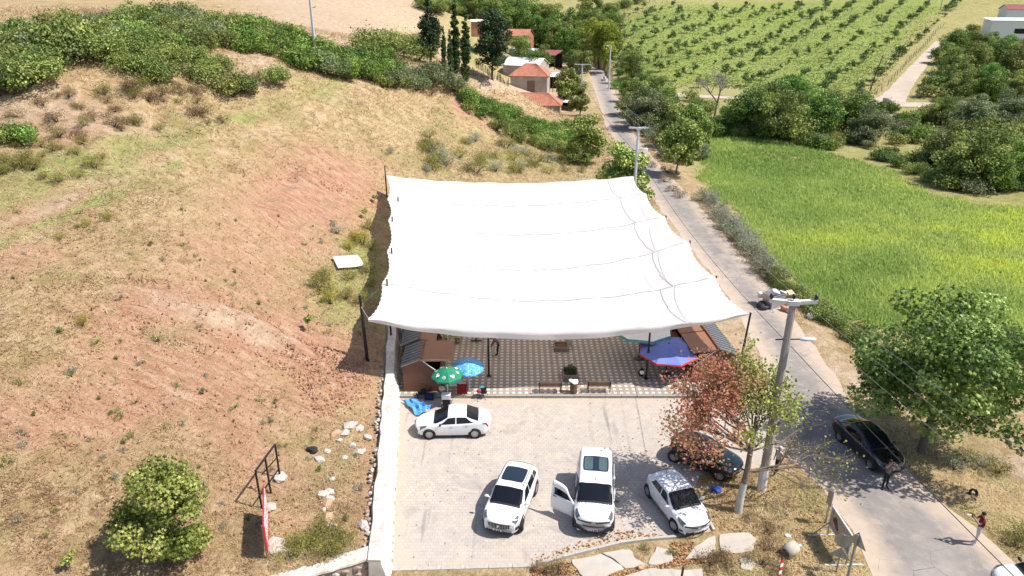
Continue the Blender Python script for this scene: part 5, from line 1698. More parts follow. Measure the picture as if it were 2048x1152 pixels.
M_UWHITE = simple('white_print', (.8, .8, .78), .7, var=.03)
def blue_swirl():
    t = NT('blue_swirl_cloth'); co = t.coord()
    n = t.noise(3, 3, .5, co, 2.5)
    c = t.ramp(n, [(.4, (.03, .22, .60)), (.5, (.10, .38, .72)), (.53, (.45, .62, .30)), (.56, (.05, .27, .65))])
    return t.done(t.bsdf(c, .7))
M_UBLUE = blue_swirl()
M_POLEW = simple('white_pole', (.75, .75, .75), .4)
umbrella('parasol', 'green parasol with white printed marks behind the white saloon car', (-3.95, 37.15, .01), .98, .42, 2.38, 8, M_UGREEN, M_POLEW, (.04, -.05), M_UGREEN, .1, M_UWHITE)
umbrella('parasol', 'blue patterned parasol next to the green one', (-2.72, 38.45, .13), 1.02, .40, 2.05, 10, M_UBLUE, M_POLEW, (.10, .05), M_UBLUE, .06)
M_NAVY = simple('blue_canvas', (.14, .18, .46), .75, var=.07, scale=2)
M_REDV = simple('red_valance', (.55, .035, .03), .7)
M_CREAM = simple('cream_canvas', (.72, .71, .70), .75, var=.05)
M_TEAL = simple('teal_fringe', (.10, .30, .28), .75, var=.35, scale=9)
umbrella('market_umbrella', 'large blue market umbrella with red edge in front of the right kiosks', (10.15, 40.35, .13), 1.95, .5, 2.32, 8, M_NAVY, M_POST, (.05, -.03), M_REDV, .10, None, .35, sag=.35, pole_off=(-.0, .0))
umbrella('market_umbrella', 'cream market umbrella with teal fringe beside the blue one', (8.75, 42.6, .13), 2.1, .62, 2.95, 8, M_CREAM, M_POST, (-.02, .02), M_TEAL, .2, None, .35, sag=.3)

# ================================================================== PLAZA FURNITURE
M_WOOD = simple('weathered_wood', (.16, .095, .065), .8, var=.3, scale=5, dirt=(.24, .17, .13))
M_IRON = simple('dark_iron', (.045, .038, .035), .6, .4)
def bench(label, loc, rz=0.0):
    o = thing('bench', label, 'bench', loc, rz, 'benches facing the plaza')
    L = 1.5
    sl = MB().box(0, 0, 0, L, .085, .035).mesh('slat', M_WOOD)
    for i in range(4): link('slat', sl, o, (0, -.13 + i * .115, .44))
    for i in range(3):
        q = link('slat', sl, o, (0, -.22 - i * .035, .56 + i * .125)); q.rotation_euler = (math.radians(-74), 0, 0)
    for s in (-1, 1):
        m = MB().beam((s * .68, -.2, 0), (s * .68, -.33, .86), .045).beam((s * .68, .22, 0), (s * .68, .2, .42), .045).beam((s * .68, -.26, .42), (s * .68, .25, .42), .045).beam((s * .68, .25, .62), (s * .68, -.28, .62), .05, .035).beam((s * .68, .22, .42), (s * .68, .24, .62), .04)
        m.build('leg_frame', M_IRON, o)
    return o
bench('wooden bench left of the litter bin at the plaza edge', atz(1100, 783, .13))
bench('wooden bench right of the litter bin at the plaza edge', atz(1197, 782, .13))
# litter bin
p = atz(1147, 785, .13)
o = thing('litter_bin', 'wooden slatted litter bin with a white bag, between the benches', 'bin', p)
MB().lathe([(.0, .03), (.19, .03), (.215, .72), (.18, .72), (.17, .1)], 16).build('liner', M_IRON, o)
sm = MB().box(0, 0, 0, .078, .02, .68, taper=1.1).mesh('slat', M_WOOD)
for k in range(14):
    a = k * 2 * math.pi / 14
    s = link('slat', sm, o, (.222 * math.cos(a), .222 * math.sin(a), .38)); s.rotation_euler = (0, 0, a + math.pi / 2)
MB().blob((0, 0, .8), (.27, .24, .13), 3, .28, 3).build('bag', simple('white_plastic', (.82, .82, .83), .4), o)
# planters
M_PLANK = simple('grey_planter_wood', (.20, .17, .145), .85, var=.2, scale=4)
def planter(label, loc, s, hgt, rz=0.0, filled=True):
    o = thing('planter', label, 'planter', loc, rz, None)
    for k in range(4):
        a = k * math.pi / 2
        for j in range(2):
            b = link('plank', MB().box(0, 0, 0, s * 1.0, .1, hgt / 2 - .01).mesh('plank', M_PLANK), o, (math.cos(a) * (s / 2 - .05), math.sin(a) * (s / 2 - .05), hgt / 4 + j * hgt / 2))
            b.rotation_euler = (0, 0, a + math.pi / 2); b.scale = (.995 if k % 2 else .8, 1, 1)
    MB().box(0, 0, hgt * .35, s - .2, s - .2, hgt * .5).build('soil', simple('planter_soil', (.17, .085, .04), .95), o)
    if filled:
        w, c = make_bush(77, .46, .8, 900, .08, LM['cypress'], 'rhomb', 14)
        link('shrub', c, o, (0, 0, hgt * .55)); link('shrub_stem', w, o, (0, 0, hgt * .55))
    return o
planter('square wooden planter with a dark green shrub behind the bin', atz(1141, 762, .13) + Vector((0, .45, 0)), 1.0, .42, .05, True)
planter('empty square wooden planter in the middle of the plaza', atz(1122, 697, .13), 1.05, .3, 0, False)
p = atz(1136, 688, .13); big = plant('sprig', BUSH['sprig'][0], p, 'small green plant growing at the corner of the empty planter', 'plant', 0, 1.2, None, ('stem', 'foliage'))
# camp chair with bags
M_BLKF = simple('black_fabric', (.02, .02, .022), .85)
p = atz(964, 797, .02)
o = thing('camp_chair', 'black folding camp chair piled with bright bags in front of the plaza', 'chair', p, -.3)
m = MB().add([(-.28, -.05, .42), (.28, -.05, .42), (.25, .3, .38), (-.25, .3, .38)], [(0, 1, 2, 3)]); s = m.build('seat', M_BLKF, o); s.modifiers.new('s', 'SOLIDIFY').thickness = .015
m = MB().add([(.27, -.07, .45), (.02, -.2, .45), (.04, -.28, .92), (.33, -.12, .95)], [(0, 1, 2, 3)]); s = m.build('backrest', M_BLKF, o); s.modifiers.new('s', 'SOLIDIFY').thickness = .015
for a, b in (((-.28, -.1, 0), (.25, .3, .4)), ((.28, -.1, 0), (-.25, .3, .4)), ((-.28, .35, 0), (-.28, -.08, .6)), ((.28, .35, 0), (.28, -.1, .9))):
    MB().tube([a, b], .014, 6).build('leg', M_IRON, o)
for nm, lb, c, r, col in (('bag', 'red and blue bag on the camp chair', (-.2, .05, .52), (.16, .14, .1), (.5, .02, .04)), ('bag', 'white bag on the camp chair', (.0, .12, .55), (.15, .12, .12), (.75, .75, .75)), ('towel', 'teal and orange towel on the camp chair', (-.05, .18, .68), (.2, .1, .06), (.03, .3, .32))):
    q = MB().blob((p.x + c[0], p.y + c[1], p.z + c[2]), r, 5, .2, 2).build(nm, simple(nm + '_' + lb.split()[0], col, .6)); tag(q, lb, nm)
# table under the parasols, cloth, bag
p = Vector((-3.6, 38.1, .13))
o = thing('folding_table', 'white folding table under the green parasol', 'table', p)
MB().box(0, 0, .72, 1.0, .6, .03).build('tabletop', M_WHITEM, o)
for a in (-1, 1):
    for b in (-1, 1): MB().tube([(a * .42, b * .25, 0), (a * .45, b * .27, .7)], .015, 6).build('leg', M_WHITEM, o)
def drape(name, label, cat, c, w, h, mat, rz=0.0, folds=4):
    N = 14; vs = []
    for j in range(7):
        for i in range(N + 1):
            x = (i / N - .5) * w; vs.append((x * (1 + .06 * j / 6), .05 * math.sin(i / N * folds * 6.28) * (.3 + j / 6), -h * j / 6 + .02 * math.sin(i)))
    m = MB().add(vs, [(j*(N+1)+i, j*(N+1)+i+1, (j+1)*(N+1)+i+1, (j+1)*(N+1)+i) for j in range(6) for i in range(N)], 0, True)
    o = m.build(name, mat, None, c); o.rotation_euler = (0, 0, rz); o.modifiers.new('s', 'SOLIDIFY').thickness = .012
    return tag(o, label, cat)
drape('red_cloth', 'dark red cloth hanging from the table below the parasols', 'cloth', (-3.12, 37.78, .95), .62, .72, simple('dark_red_cloth', (.20, .012, .018), .8))
q = MB().blob((0, 0, .18), (.2, .1, .2), 2, .1, 2).build('bag', simple('beige_bag', (.55, .48, .38), .7), None, (-4.35, 37.6, .55)); tag(q, 'beige bag hanging beside the green parasol pole', 'bag')
q = MB().box(0, 0, .14, .5, .34, .26).box(0, 0, .28, .54, .38, .04).build('foam_box', M_UWHITE, None, atz(893, 812, .02) + Vector((0, 0, .55))); tag(q, 'white foam box beside the parasol pole', 'box')
q = MB().box(0, 0, .26, .45, .4, .52).build('crate', M_BLKF, None, atz(893, 812, .02) + Vector((0, .02, .02))); tag(q, 'dark crate under the white foam box', 'crate')
# folded pushchair
p = atz(842, 797, .02)
o = thing('folded_pushchair', 'black folded pushchair leaning on the left kiosk', 'pushchair', p, .3)
for a, b in (((-.2, 0, .1), (.1, .3, .95)), ((.2, 0, .1), (.5, .3, .95)), ((.1, .3, .95), (.5, .3, .95)), ((-.2, .3, .1), (.35, -.05, .6)), ((.2, .3, .1), (.55, -.05, .6))):
    MB().tube([a, b], .02, 6).build('frame_tube', M_IRON, o)
MB().box(.1, .15, .42, .5, .3, .25, .1).build('seat', M_BLKF, o)
for a in (-.2, .25):
    for b in (-.02, .3):
        MB().lathe([(.05, -.03), (.13, -.03), (.13, .03), (.05, .03)], 12, M=Matrix.Translation((a, b, .13)) @ Matrix.Rotation(math.pi / 2, 4, 'Y')).build('wheel', M_BLKF, o)
q = MB().box(0, 0, .15, .55, .4, .3).build('storage_crate', simple('navy_plastic', (.02, .035, .10), .5), None, atz(857, 799, .02) + Vector((.05, .1, 0))); tag(q, 'dark blue plastic crate beside the folded pushchair', 'crate')
# blue tarpaulin
c4 = [atz(800, 803, .05), atz(828, 800, .35), atz(866, 815, .35), atz(838, 833, .05)]
vs = []; N = 16
for j in range(N + 1):
    for i in range(N + 1):
        p = c4[0].lerp(c4[1], j / N).lerp(c4[3].lerp(c4[2], j / N), i / N)
        p.z += .09 * (math.sin(j / N * 16 + i / N * 3 + 2 * math.sin(i * .5)) + .5 * math.sin(j * 2.1 - i * .7)) * (i / N + .2) + .03 * math.sin(i * 1.3 + j) + .1; p.x += .08 * math.sin(j * .9 + i * .3); p.y += .07 * math.sin(i * .8); vs.append(p)
m = MB().add(vs, [(j*(N+1)+i, j*(N+1)+i+1, (j+1)*(N+1)+i+1, (j+1)*(N+1)+i) for j in range(N) for i in range(N)], 0, True)
o = m.build('blue_tarpaulin', simple('blue_tarp_plastic', (.10, .33, .74), .45, var=.08)); tag(o, 'crumpled light blue tarpaulin on the ground beside the white saloon car', 'tarpaulin'); o.modifiers.new('s', 'SOLIDIFY').thickness = .008
# things half hidden under the canopy
o = thing('side_table', 'small dark table under the canopy behind the plaza post', 'table', atz(952, 682, .13))
MB().box(0, 0, .7, .9, .6, .04).build('tabletop', M_IRON, o); MB().cyl(0, 0, 0, .7, .04).build('leg', M_IRON, o); MB().beam((-.4, 0, .03), (.4, 0, .03), .06).beam((0, -.3, .03), (0, .3, .03), .06).build('foot', M_IRON, o)
for px, lb in ((890, 'potted green plant beside the second left kiosk'), (915, 'green pot plant next to the plastic chair under the canopy')):
    o = thing('pot_plant', lb, 'plant', atz(px, 685, .13)); MB().lathe([(.0, 0), (.16, 0), (.22, .3), (.19, .3)], 12).build('pot', M_ROCK2, o); link('foliage', BUSH['sprig'][1][1], o, (0, 0, .25)).scale = (1.6, 1.6, 2)
o = MB().blob((0, 0, .25), (.22, .2, .28), 6, .2, 2).build('rubbish_bag', M_BLKF, None, atz(1282, 752, .13)); tag(o, 'black rubbish bag beside the market umbrella post', 'bag')
o = MB().blob((0, 0, .12), (.16, .14, .12), 9, .2, 2).build('white_bundle', M_UWHITE, None, atz(1284, 748, .6)); tag(o, 'white bundle on the black bag by the market umbrella', 'bundle')
# ================================================================== VEHICLES
def paint(name, col, rough=.22, coat=.7):
    if name in MATS: return MATS[name]
    t = NT(name)
    n = t.noise(1.2, 4, .6)
    c = t.mix(t.maprange(n, .45, .75, 0, .12), col, tuple(q * .82 + .03 for q in col))
    return t.done(t.bsdf(c, rough, 0, .5, None, coat))
M_CARW = paint('white_car_paint', (.74, .74, .75))
M_CARB = paint('black_car_paint', (.008, .009, .012), .15, 1.0)
M_CARG = paint('dark_green_car_paint', (.003, .013, .012))
M_CARS = paint('silver_white_car_paint', (.60, .62, .65))
M_GLASS = NT('tinted_car_glass'); M_GLASS = M_GLASS.done(M_GLASS.bsdf((.008, .010, .014), .05, 0, .35))
M_GLASSB = NT('smoked_roof_glass'); M_GLASSB = M_GLASSB.done(M_GLASSB.bsdf((.014, .02, .032), .12, 0, .7, None, .4))
M_TYRE = simple('tyre_rubber', (.022, .021, .021), .85, var=.2)
M_RIM = simple('alloy_rim', (.52, .52, .53), .32, .85, .5, var=.05)
M_TRIM = simple('black_car_trim', (.02, .02, .021), .6, var=.2)
M_LAMP = simple('headlamp_glass', (.13, .14, .155), .12, .3, .8, var=.6, scale=7)
M_RED = simple('tail_lamp_red', (.45, .01, .012), .2, 0, .6, coat=.6)
M_CHROME = simple('chrome_trim', (.62, .62, .63), .15, .95, .5, var=.04)
M_PLATE = simple('number_plate_white', (.72, .72, .70), .5)
M_PLATEB = simple('number_plate_blue', (.02, .05, .35), .5)
M_INK = simple('dark_lettering', (.03, .03, .035), .6)
M_CABIN_SHADE = simple('painted_cabin_shade', (.06, .06, .065), .9)

def wheel_parts(R, W):
    ty = MB().lathe([(R * .64, -W / 2 + .01), (R * .93, -W / 2), (R, -W * .3), (R, W * .3), (R * .93, W / 2), (R * .64, W / 2 - .01)], 26).mesh('tyre', M_TYRE)
    rm = MB()
    rm.lathe([(R * .66, W * .42), (R * .60, W * .44), (R * .57, W * .30), (R * .56, -W * .3), (.0, -W * .3)], 26)
    for k in range(8):
        a = k * math.pi / 4
        for s in (-.09, .09):
            p = [(R * .1 * math.cos(a), R * .1 * math.sin(a)), (R * .60 * math.cos(a + s), R * .60 * math.sin(a + s))]
        c0 = Vector((R * .08 * math.cos(a), R * .08 * math.sin(a), W * .36)); c1 = Vector((R * .6 * math.cos(a), R * .6 * math.sin(a), W * .42))
        rm.beam(c0, c1, R * .14, .03)
    rm.lathe([(.0, W * .42), (R * .15, W * .42), (R * .17, W * .34)], 12)
    return ty, rm.mesh('rim', M_RIM)

def car(name, label, spec, loc, head, paint_m, group=None):
    """body lofted from side profile, plan shape and belt line.  Local +x = front, origin on the ground under the middle."""
    L = spec['L']; Wd = spec['W'] / 2
    root = thing(name, label, spec.get('cat', 'car'), loc, head, group)
    top = np.array(spec['top']); belt = np.array(spec['belt']); plan = np.array(spec['plan'])
    sill = spec.get('sill', .2)
    crown = spec.get('crown', .07); rw = spec.get('roofw', .76); gw = spec.get('glassw', .95)
    bow = spec.get('bow', .22); bowr = spec.get('bowr', .16)
    # distances are measured from the nose backwards, 0..L
    def prof(a, x):
        return np.interp(x, a[:, 0], a[:, 1])
    xs_d = np.linspace(0, L, 401)
    def smooth(v, k):
        ker = np.hanning(k + 2)[1:-1]; ker /= ker.sum()
        pad = np.pad(v, k // 2, mode='edge')
        return np.convolve(pad, ker, 'valid')[:len(v)]
    T = smooth(prof(top, xs_d), 13); B = smooth(prof(belt, xs_d), 15); P = smooth(prof(plan, xs_d), 13)
    T[0] = top[0, 1]; T[-1] = top[-1, 1]
    SL = smooth(np.interp(xs_d, [0, .25, .6, L - .6, L - .25, L], [sill + .06, sill, sill, sill, sill + .03, sill + .12]), 9)
    def section(x):
        t_ = np.interp(x, xs_d, T); b_ = min(np.interp(x, xs_d, B), t_ - .015); w = np.interp(x, xs_d, P) * Wd; s_ = np.interp(x, xs_d, SL)
        c = sstep(.08, .4, t_ - b_)
        r_w = w * (rw * c + .72 * (1 - c)); zr = t_ - (crown * c + .03 * (1 - c)); g_w = w * (gw * c + .93 * (1 - c))
        zg = b_ + min(.03, (t_ - b_) * .35)
        mid = s_ + (b_ - s_) * .5
        return np.array([(w * .90, s_), (w * .975, s_ + .10), (w, mid), (w * .985, b_ - .05), (g_w, zg), (r_w, zr), (r_w * .55, t_ - crown * .2 * c - .008), (0, t_)])
    def S(x, t):
        """t: 0 sill .. 7 roof centre; negative side by sign handled outside"""
        pts = section(x)
        t = max(0.0, min(7.0, t)); i = min(6, int(t)); f = t - i
        p0 = pts[max(0, i - 1)]; p1 = pts[i]; p2 = pts[i + 1]; p3 = pts[i + 2] if i + 2 < 8 else np.array([-pts[6][0], pts[6][1]])
        k = .5 * spec.get('tens', .8)
        m1 = (p2 - p0) * k; m2 = (p3 - p1) * k
        h = f * f * (3 - 2 * f)
        q = (2*f**3 - 3*f**2 + 1) * p1 + (f**3 - 2*f**2 + f) * m1 + (-2*f**3 + 3*f**2) * p2 + (f**3 - f**2) * m2
        return q
    def pos(x, t, side, off=0.0):
        q = S(x, t)
        def world(x, q):
            y = q[0] * side
            r = abs(q[0]) / Wd
            xx = x + bow * r * r * max(0, 1 - x / 1.1) ** 1.5 - bowr * r * r * max(0, 1 - (L - x) / 1.0) ** 1.5
            return Vector((L / 2 - xx, y, q[1]))
        p = world(x, q)
        if off:
            e = .02
            x2 = min(L, x + e); x1 = max(0, x - e); t2 = min(7, t + e); t1 = max(0, t - e)
            du = world(x2, S(x2, t)) - world(x1, S(x1, t)); dv = world(x, S(x, t2)) - world(x, S(x, t1))
            n = du.cross(dv); n = n.normalized() if n.length > 1e-9 else Vector((0, 0, 1))
            cen = Vector((p.x, 0, .55)) ; 
            if n.dot(p - cen) < 0: n = -n
            p = p + n * off
        return p
    nx = 64
    stx = np.concatenate([np.linspace(0, .5, 14)[:-1], np.linspace(.5, L - .5, nx - 26), np.linspace(L - .5, L, 14)[1:]])
    tt = np.concatenate([np.linspace(0, 3, 10)[:-1], np.linspace(3, 7, 17)])
    ring = [(t, 1) for t in tt] + [(t, -1) for t in tt[::-1][1:]]
    k = len(ring)
    vs = [pos(x, t, s) for x in stx for t, s in ring]
    b = MB()
    fs = [(i*k+j, i*k+j+1, (i+1)*k+j+1, (i+1)*k+j) for i in range(len(stx) - 1) for j in range(k - 1)]
    b.add(vs, fs, 0, True)
    b.add(vs[:k], [tuple(range(k))], 0); b.add(vs[-k:], [tuple(range(k))[::-1]], 0)
    b.add([vs[i*k] for i in range(len(stx))] + [vs[i*k+k-1] for i in range(len(stx))], [(i, i+1, len(stx)+i+1, len(stx)+i) for i in range(len(stx)-1)], 1)
    body = b.build('body', [paint_m, M_TRIM], root)
    def patch(nm, corners, mat, off=.006, parent=None, side=None, nu=8, nv=6, cut=0.0, lab=None):
        """corners: 4 x (x, t) on one side, or across the centre line when t is given with sign"""
        vs = []
        for j in range(nv + 1):
            for i in range(nu + 1):
                u, v = i / nu, j / nv
                if cut:   # rounded corners
                    uu, vv = 2*u - 1, 2*v - 1
                    kx = 1 - cut * (abs(vv) ** 4) ; ky = 1 - cut * (abs(uu) ** 4)
                    u2, v2 = .5 + uu * kx / 2, .5 + vv * ky / 2
                else: u2, v2 = u, v
                x = (corners[0][0]*(1-u2) + corners[1][0]*u2) * (1-v2) + (corners[3][0]*(1-u2) + corners[2][0]*u2) * v2
                t = (corners[0][1]*(1-u2) + corners[1][1]*u2) * (1-v2) + (corners[3][1]*(1-u2) + corners[2][1]*u2) * v2
                if side is None:
                    s = 1 if t <= 7 else -1
                    vs.append(pos(x, t if t <= 7 else 14 - t, s, off))
                else:
                    vs.append(pos(x, t, side, off))
        q = MB().add(vs, [(j*(nu+1)+i, j*(nu+1)+i+1, (j+1)*(nu+1)+i+1, (j+1)*(nu+1)+i) for j in range(nv) for i in range(nu)], 0, True)
        o = q.build(nm, mat, parent or root)
        if lab: o['label'] = lab
        return o
    g = spec['glass']
    # windscreen and rear window run across the centre line: t from 4.25 to 9.75
    wl, wt = g['ws']
    patch('windscreen', [(wl, 4.5), (wt, 5.0), (wt, 9.0), (wl, 9.5)], M_GLASS, .008, nu=10, nv=14)
    patch('cowl', [(wl - .12, 4.7), (wl + .02, 4.55), (wl + .02, 9.45), (wl - .12, 9.3)], M_TRIM, .005, nu=3, nv=14)
    if 'rw' in g:
        rb, rt = g['rw']
        patch('rear_window', [(rt, 5.05), (rb, 4.6), (rb, 9.4), (rt, 8.95)], M_GLASS, .008, nu=10, nv=14)
    if 'sunroof' in g:
        a, c = g['sunroof']
        so = patch('sunroof', [(a, 5.45), (c, 5.45), (c, 8.55), (a, 8.55)], M_GLASSB, .008, nu=8, nv=12, cut=.06)
        if spec.get('twin'):
            for s0, s1 in ((5.62, 6.65), (7.35, 8.38)):
                patch('roof_pane', [(a + .07, s0), (c - .07, s0), (c - .07, s1), (a + .07, s1)], simple('grey_green_glass', (.07, .10, .105), .2, 0, .6), .014, so, nu=6, nv=6, cut=.08)
    for sd in (1, -1):
        for i, (xa, xb, xc, xd, tt0, tt1) in enumerate(g['side']):
            if spec.get('open') == (sd, i): continue
            patch('side_window', [(xa, tt0), (xb, tt0), (xc, tt1), (xd, tt1)], M_GLASS, .008, None, sd, 8, 5)
        for i, (xa, xb) in enumerate(spec['doors']):
            if spec.get('open') == (sd, i):
                patch('door_opening_shade', [(xa, .7), (xb, .7), (xb - .1, 4.9), (xa + .5, 4.9)], M_CABIN_SHADE, .01, None, sd, 8, 8)  # dark patch on the closed body, painted in for the shaded cabin
                continue
            d = patch('door', [(xa, .6), (xb, .6), (xb, 3.75), (xa, 3.75)], paint_m, .006, None, sd, 8, 8, .03)
            hx = xb - .22
            hp = pos(hx, 3.1, sd, .02)
            MB().box(hp.x, hp.y, hp.z, .2, .035, .03).build('handle', spec.get('handle', paint_m), d)
        if spec.get('cladding'):
            patch('cladding', [(.55, .15), (L - .55, .15), (L - .55, .95), (.55, .95)], M_TRIM, .012, None, sd, 14, 3)
        if spec.get('rails'):
            pts = [pos(x, 5.25, sd, .04) for x in np.linspace(g['ws'][1] + .15, g['rw'][1] - .15, 8)]
            MB().tube(pts, .018, 6).build('roof_rail', M_CHROME, root)
        # wheels and arches
        for wx in spec['wheels']:
            R = spec.get('R', .32)
            wy = np.interp(wx, xs_d, P) * Wd
            arch = MB().lathe([(.02, -.12), (R * 1.14, -.12), (R * 1.17, .014), (R * .9, .016)], 24, M=Matrix.Translation((L/2 - wx, sd * wy * .985, R)) @ Matrix.Rotation(-sd * math.pi/2, 4, 'X'))
            arch.build('wheel_arch', M_TRIM, root)
            w = thing('wheel', None, None, (L/2 - wx, sd * (wy - .065), R)); w.parent = root
            w.rotation_euler = (-sd * math.pi/2, 0, spec.get('steer', 0) if wx < L / 2 else 0)
            if not hasattr(car, 'wm'): car.wm = {}
            if R not in car.wm: car.wm[R] = wheel_parts(R, .2)
            link('tyre', car.wm[R][0], w); link('rim', car.wm[R][1], w)
        mx = g['ws'][0] + .28
        mp = pos(mx, 4.15, sd, .0)
        mm = MB().blob((mp.x, mp.y + sd * .16, mp.z + .06), (.07, .12, .075), 3, .03, 2)
        mm.beam((mp.x, mp.y - sd * .02, mp.z + .0), (mp.x, mp.y + sd * .12, mp.z + .03), .05, .03)
        mm.build('mirror', spec.get('mirror', paint_m), root)
        h = spec['lamp']
        hl = patch('headlight', h, M_LAMP, .008, None, sd, 8, 5)
        if 'tail' in spec: patch('tail_light', spec['tail'], M_RED, .008, None, sd, 6, 4)
        if 'fog' in spec: patch('bumper_vent', spec['fog'], M_TRIM, .008, None, sd, 5, 4)
        if 'drl' in spec: patch('daytime_lamp', spec['drl'], M_CHROME, .012, None, sd, 5, 2)
    hb = spec['hood']
    patch('bonnet', [(hb[0], 4.75), (hb[1], 4.55), (hb[1], 9.45), (hb[0], 9.25)], paint_m, .005, nu=10, nv=14, cut=.03)
    if 'boot' in spec:
        bo = spec['boot']
        patch('boot_lid', [(bo[0], 4.6), (bo[1], 4.6), (bo[1], 9.4), (bo[0], 9.4)], paint_m, .005, nu=8, nv=14, cut=.03)
    # nose: grille, intake, plate, badge sit on the front face
    fz = section(0.0)
    def nose(y, z, off=.012):
        r = abs(y) / Wd
        return Vector((L / 2 - bow * r * r + off + .0, y, z))
    def face(nm, pts_yz, mat, off=.012, thick=.02, parent=None):
        # polygon on the nose, subdivided across y
        n = 8
        (ya, yb), (z0a, z1a), _n, (zc0, zc1) = pts_yz
        vs = []
        for i in range(n + 1):
            u = i / n; y = ya + (yb - ya) * u
            w = 1 - abs(2*u - 1)
            zl = z0a + (zc0 - z0a) * min(1, w * 1.6); zh = z1a + (zc1 - z1a) * min(1, w * 1.6)
            vs += [nose(y, zl, off), nose(y, zh, off)]
        fs = [(2*i, 2*i+2, 2*i+3, 2*i+1) for i in range(n)]
        return MB().add(vs, fs).build(nm, mat, parent or root)
    for nm, arg, mat, off in spec['front']:
        if nm == 'number_plate':
            (y0, z0, w, h) = arg
            pl = MB()
            pl.add([nose(y0 - w/2, z0 - h/2, off), nose(y0 + w/2, z0 - h/2, off), nose(y0 + w/2, z0 + h/2, off), nose(y0 - w/2, z0 + h/2, off)], [(0, 1, 2, 3)])
            po = pl.build('number_plate', M_PLATE, root)
            MB().add([nose(y0 + w/2 - .05, z0 - h/2, off + .004), nose(y0 + w/2, z0 - h/2, off + .004), nose(y0 + w/2, z0 + h/2, off + .004), nose(y0 + w/2 - .05, z0 + h/2, off + .004)], [(0, 1, 2, 3)]).build('plate_strip', M_PLATEB, po)
            q = MB(); rr = random.Random(len(label)); yy = y0 + w/2 - .08
            while yy > y0 - w/2 + .05:
                ww = rr.uniform(.028, .042); q.add([nose(yy - ww, z0 - h*.3, off + .005), nose(yy, z0 - h*.3, off + .005), nose(yy, z0 + h*.3, off + .005), nose(yy - ww, z0 + h*.3, off + .005)], [(0,1,2,3)]); yy -= ww + rr.choice((.016, .016, .05))
            q.build('plate_characters', M_INK, po)
        elif nm == 'badge':
            kind, z0 = arg
            q = MB()
            if kind == 'diamond':
                a, bz = .085, .11
                o_ = [nose(0, z0 + bz, off), nose(a, z0, off), nose(0, z0 - bz, off), nose(-a, z0, off)]; i_ = [nose(0, z0 + bz*.5, off), nose(a*.5, z0, off), nose(0, z0 - bz*.5, off), nose(-a*.5, z0, off)]
                q.add(o_ + i_, [(i, (i+1) % 4, 4 + (i+1) % 4, 4 + i) for i in range(4)])
            elif kind == 'chevrons':
                for dz in (0, -.055):
                    q.add([nose(-.10, z0 + dz - .05, off), nose(0, z0 + dz + .02, off), nose(.10, z0 + dz - .05, off), nose(.10, z0 + dz - .015, off), nose(0, z0 + dz + .06, off), nose(-.10, z0 + dz - .015, off)], [(0, 1, 4, 5), (1, 2, 3, 4)])
            elif kind == 'lion':
                q.add([nose(y, z0 + z, off) for y, z in ((-.03, -.08), (.02, -.08), (.0, -.03), (.05, -.02), (.06, .02), (.02, .03), (.04, .07), (-.01, .09), (-.05, .05), (-.02, .0), (-.06, -.03))], [tuple(range(11))])
            else:
                q.add([nose(.07 * math.cos(a), z0 + .045 * math.sin(a), off) for a in np.linspace(0, 6.283, 13)[:-1]], [tuple(range(12))])
            q.build('badge', M_CHROME, root)
        else:
            fo = face(nm, arg, mat, off)
            if nm == 'grille':
                (ya, yb), (z0a, z1a), _, (zc0, zc1) = arg
                q = MB()
                for i in range(1, 14):
                    y = ya + (yb - ya) * i / 14
                    q.beam(nose(y, zc0 + .03, off + .006), nose(y, zc1 - .03, off + .006), .012, .012)
                q.build('grille_bar', M_CHROME, fo)
    # wipers, aerial
    ws0 = pos(wl + .04, 6.2, 1, .014); ws1 = pos(wl + .12, 5.1, 1, .014); ws2 = pos(wl + .1, 6.3, -1, .014)
    MB().tube([ws0, ws1], .008, 4).tube([pos(wl + .04, 6.9, -1, .014), ws2], .008, 4).build('wiper', M_TRIM, root)
    if 'aerial' in spec:
        p = pos(spec['aerial'], 7, 1)
        MB().tube([p, p + Vector((-.10, 0, .12))], .012, 5).blob(tuple(p), (.06, .02, .02), 1, 0, 1).build('aerial', M_TRIM, root)
    if spec.get('open'):
        sd, i = spec['open']; xa, xb = spec['doors'][i]
        hinge = pos(xa, 2.0, sd); hinge.z = 0
        dr = thing('open_door', None, None, hinge); dr.parent = root; dr['label'] = 'front door swung wide open'
        dr.rotation_euler = (0, 0, sd * -spec.get('open_ang', 1.05))
        n, mrows = 8, 10
        vs = []
        for j in range(mrows + 1):
            t = .5 + (4.95 - .5) * j / mrows
            for k2 in range(n + 1):
                f = k2 / n
                x0 = xa + max(0, (t - 3.9)) * .5; x = x0 + (xb - x0) * f
                vs.append(pos(x, t, sd) - hinge)
        fsd = [(j*(n+1)+k2, j*(n+1)+k2+1, (j+1)*(n+1)+k2+1, (j+1)*(n+1)+k2) for j in range(7) for k2 in range(n)]
        # window frame rows keep only the border cells
        fsd += [(j*(n+1)+k2, j*(n+1)+k2+1, (j+1)*(n+1)+k2+1, (j+1)*(n+1)+k2) for j in range(7, mrows) for k2 in range(n) if j == mrows - 1 or k2 in (0, n - 1)]
        q = MB().add(vs, fsd, 0, True).build('door_skin', paint_m, dr); q.modifiers.new('s', 'SOLIDIFY').thickness = .06
        fg = [(j*(n+1)+k2, j*(n+1)+k2+1, (j+1)*(n+1)+k2+1, (j+1)*(n+1)+k2) for j in range(7, mrows - 1) for k2 in range(1, n - 1)]
        MB().add(vs, fg, 0, True).build('door_window', M_GLASS, dr)
        hp = pos(xb - .2, 3.0, sd) - hinge
        MB().box(hp.x, hp.y + sd * .05, hp.z, .2, .05, .03).build('handle', M_TRIM, dr)
    return root

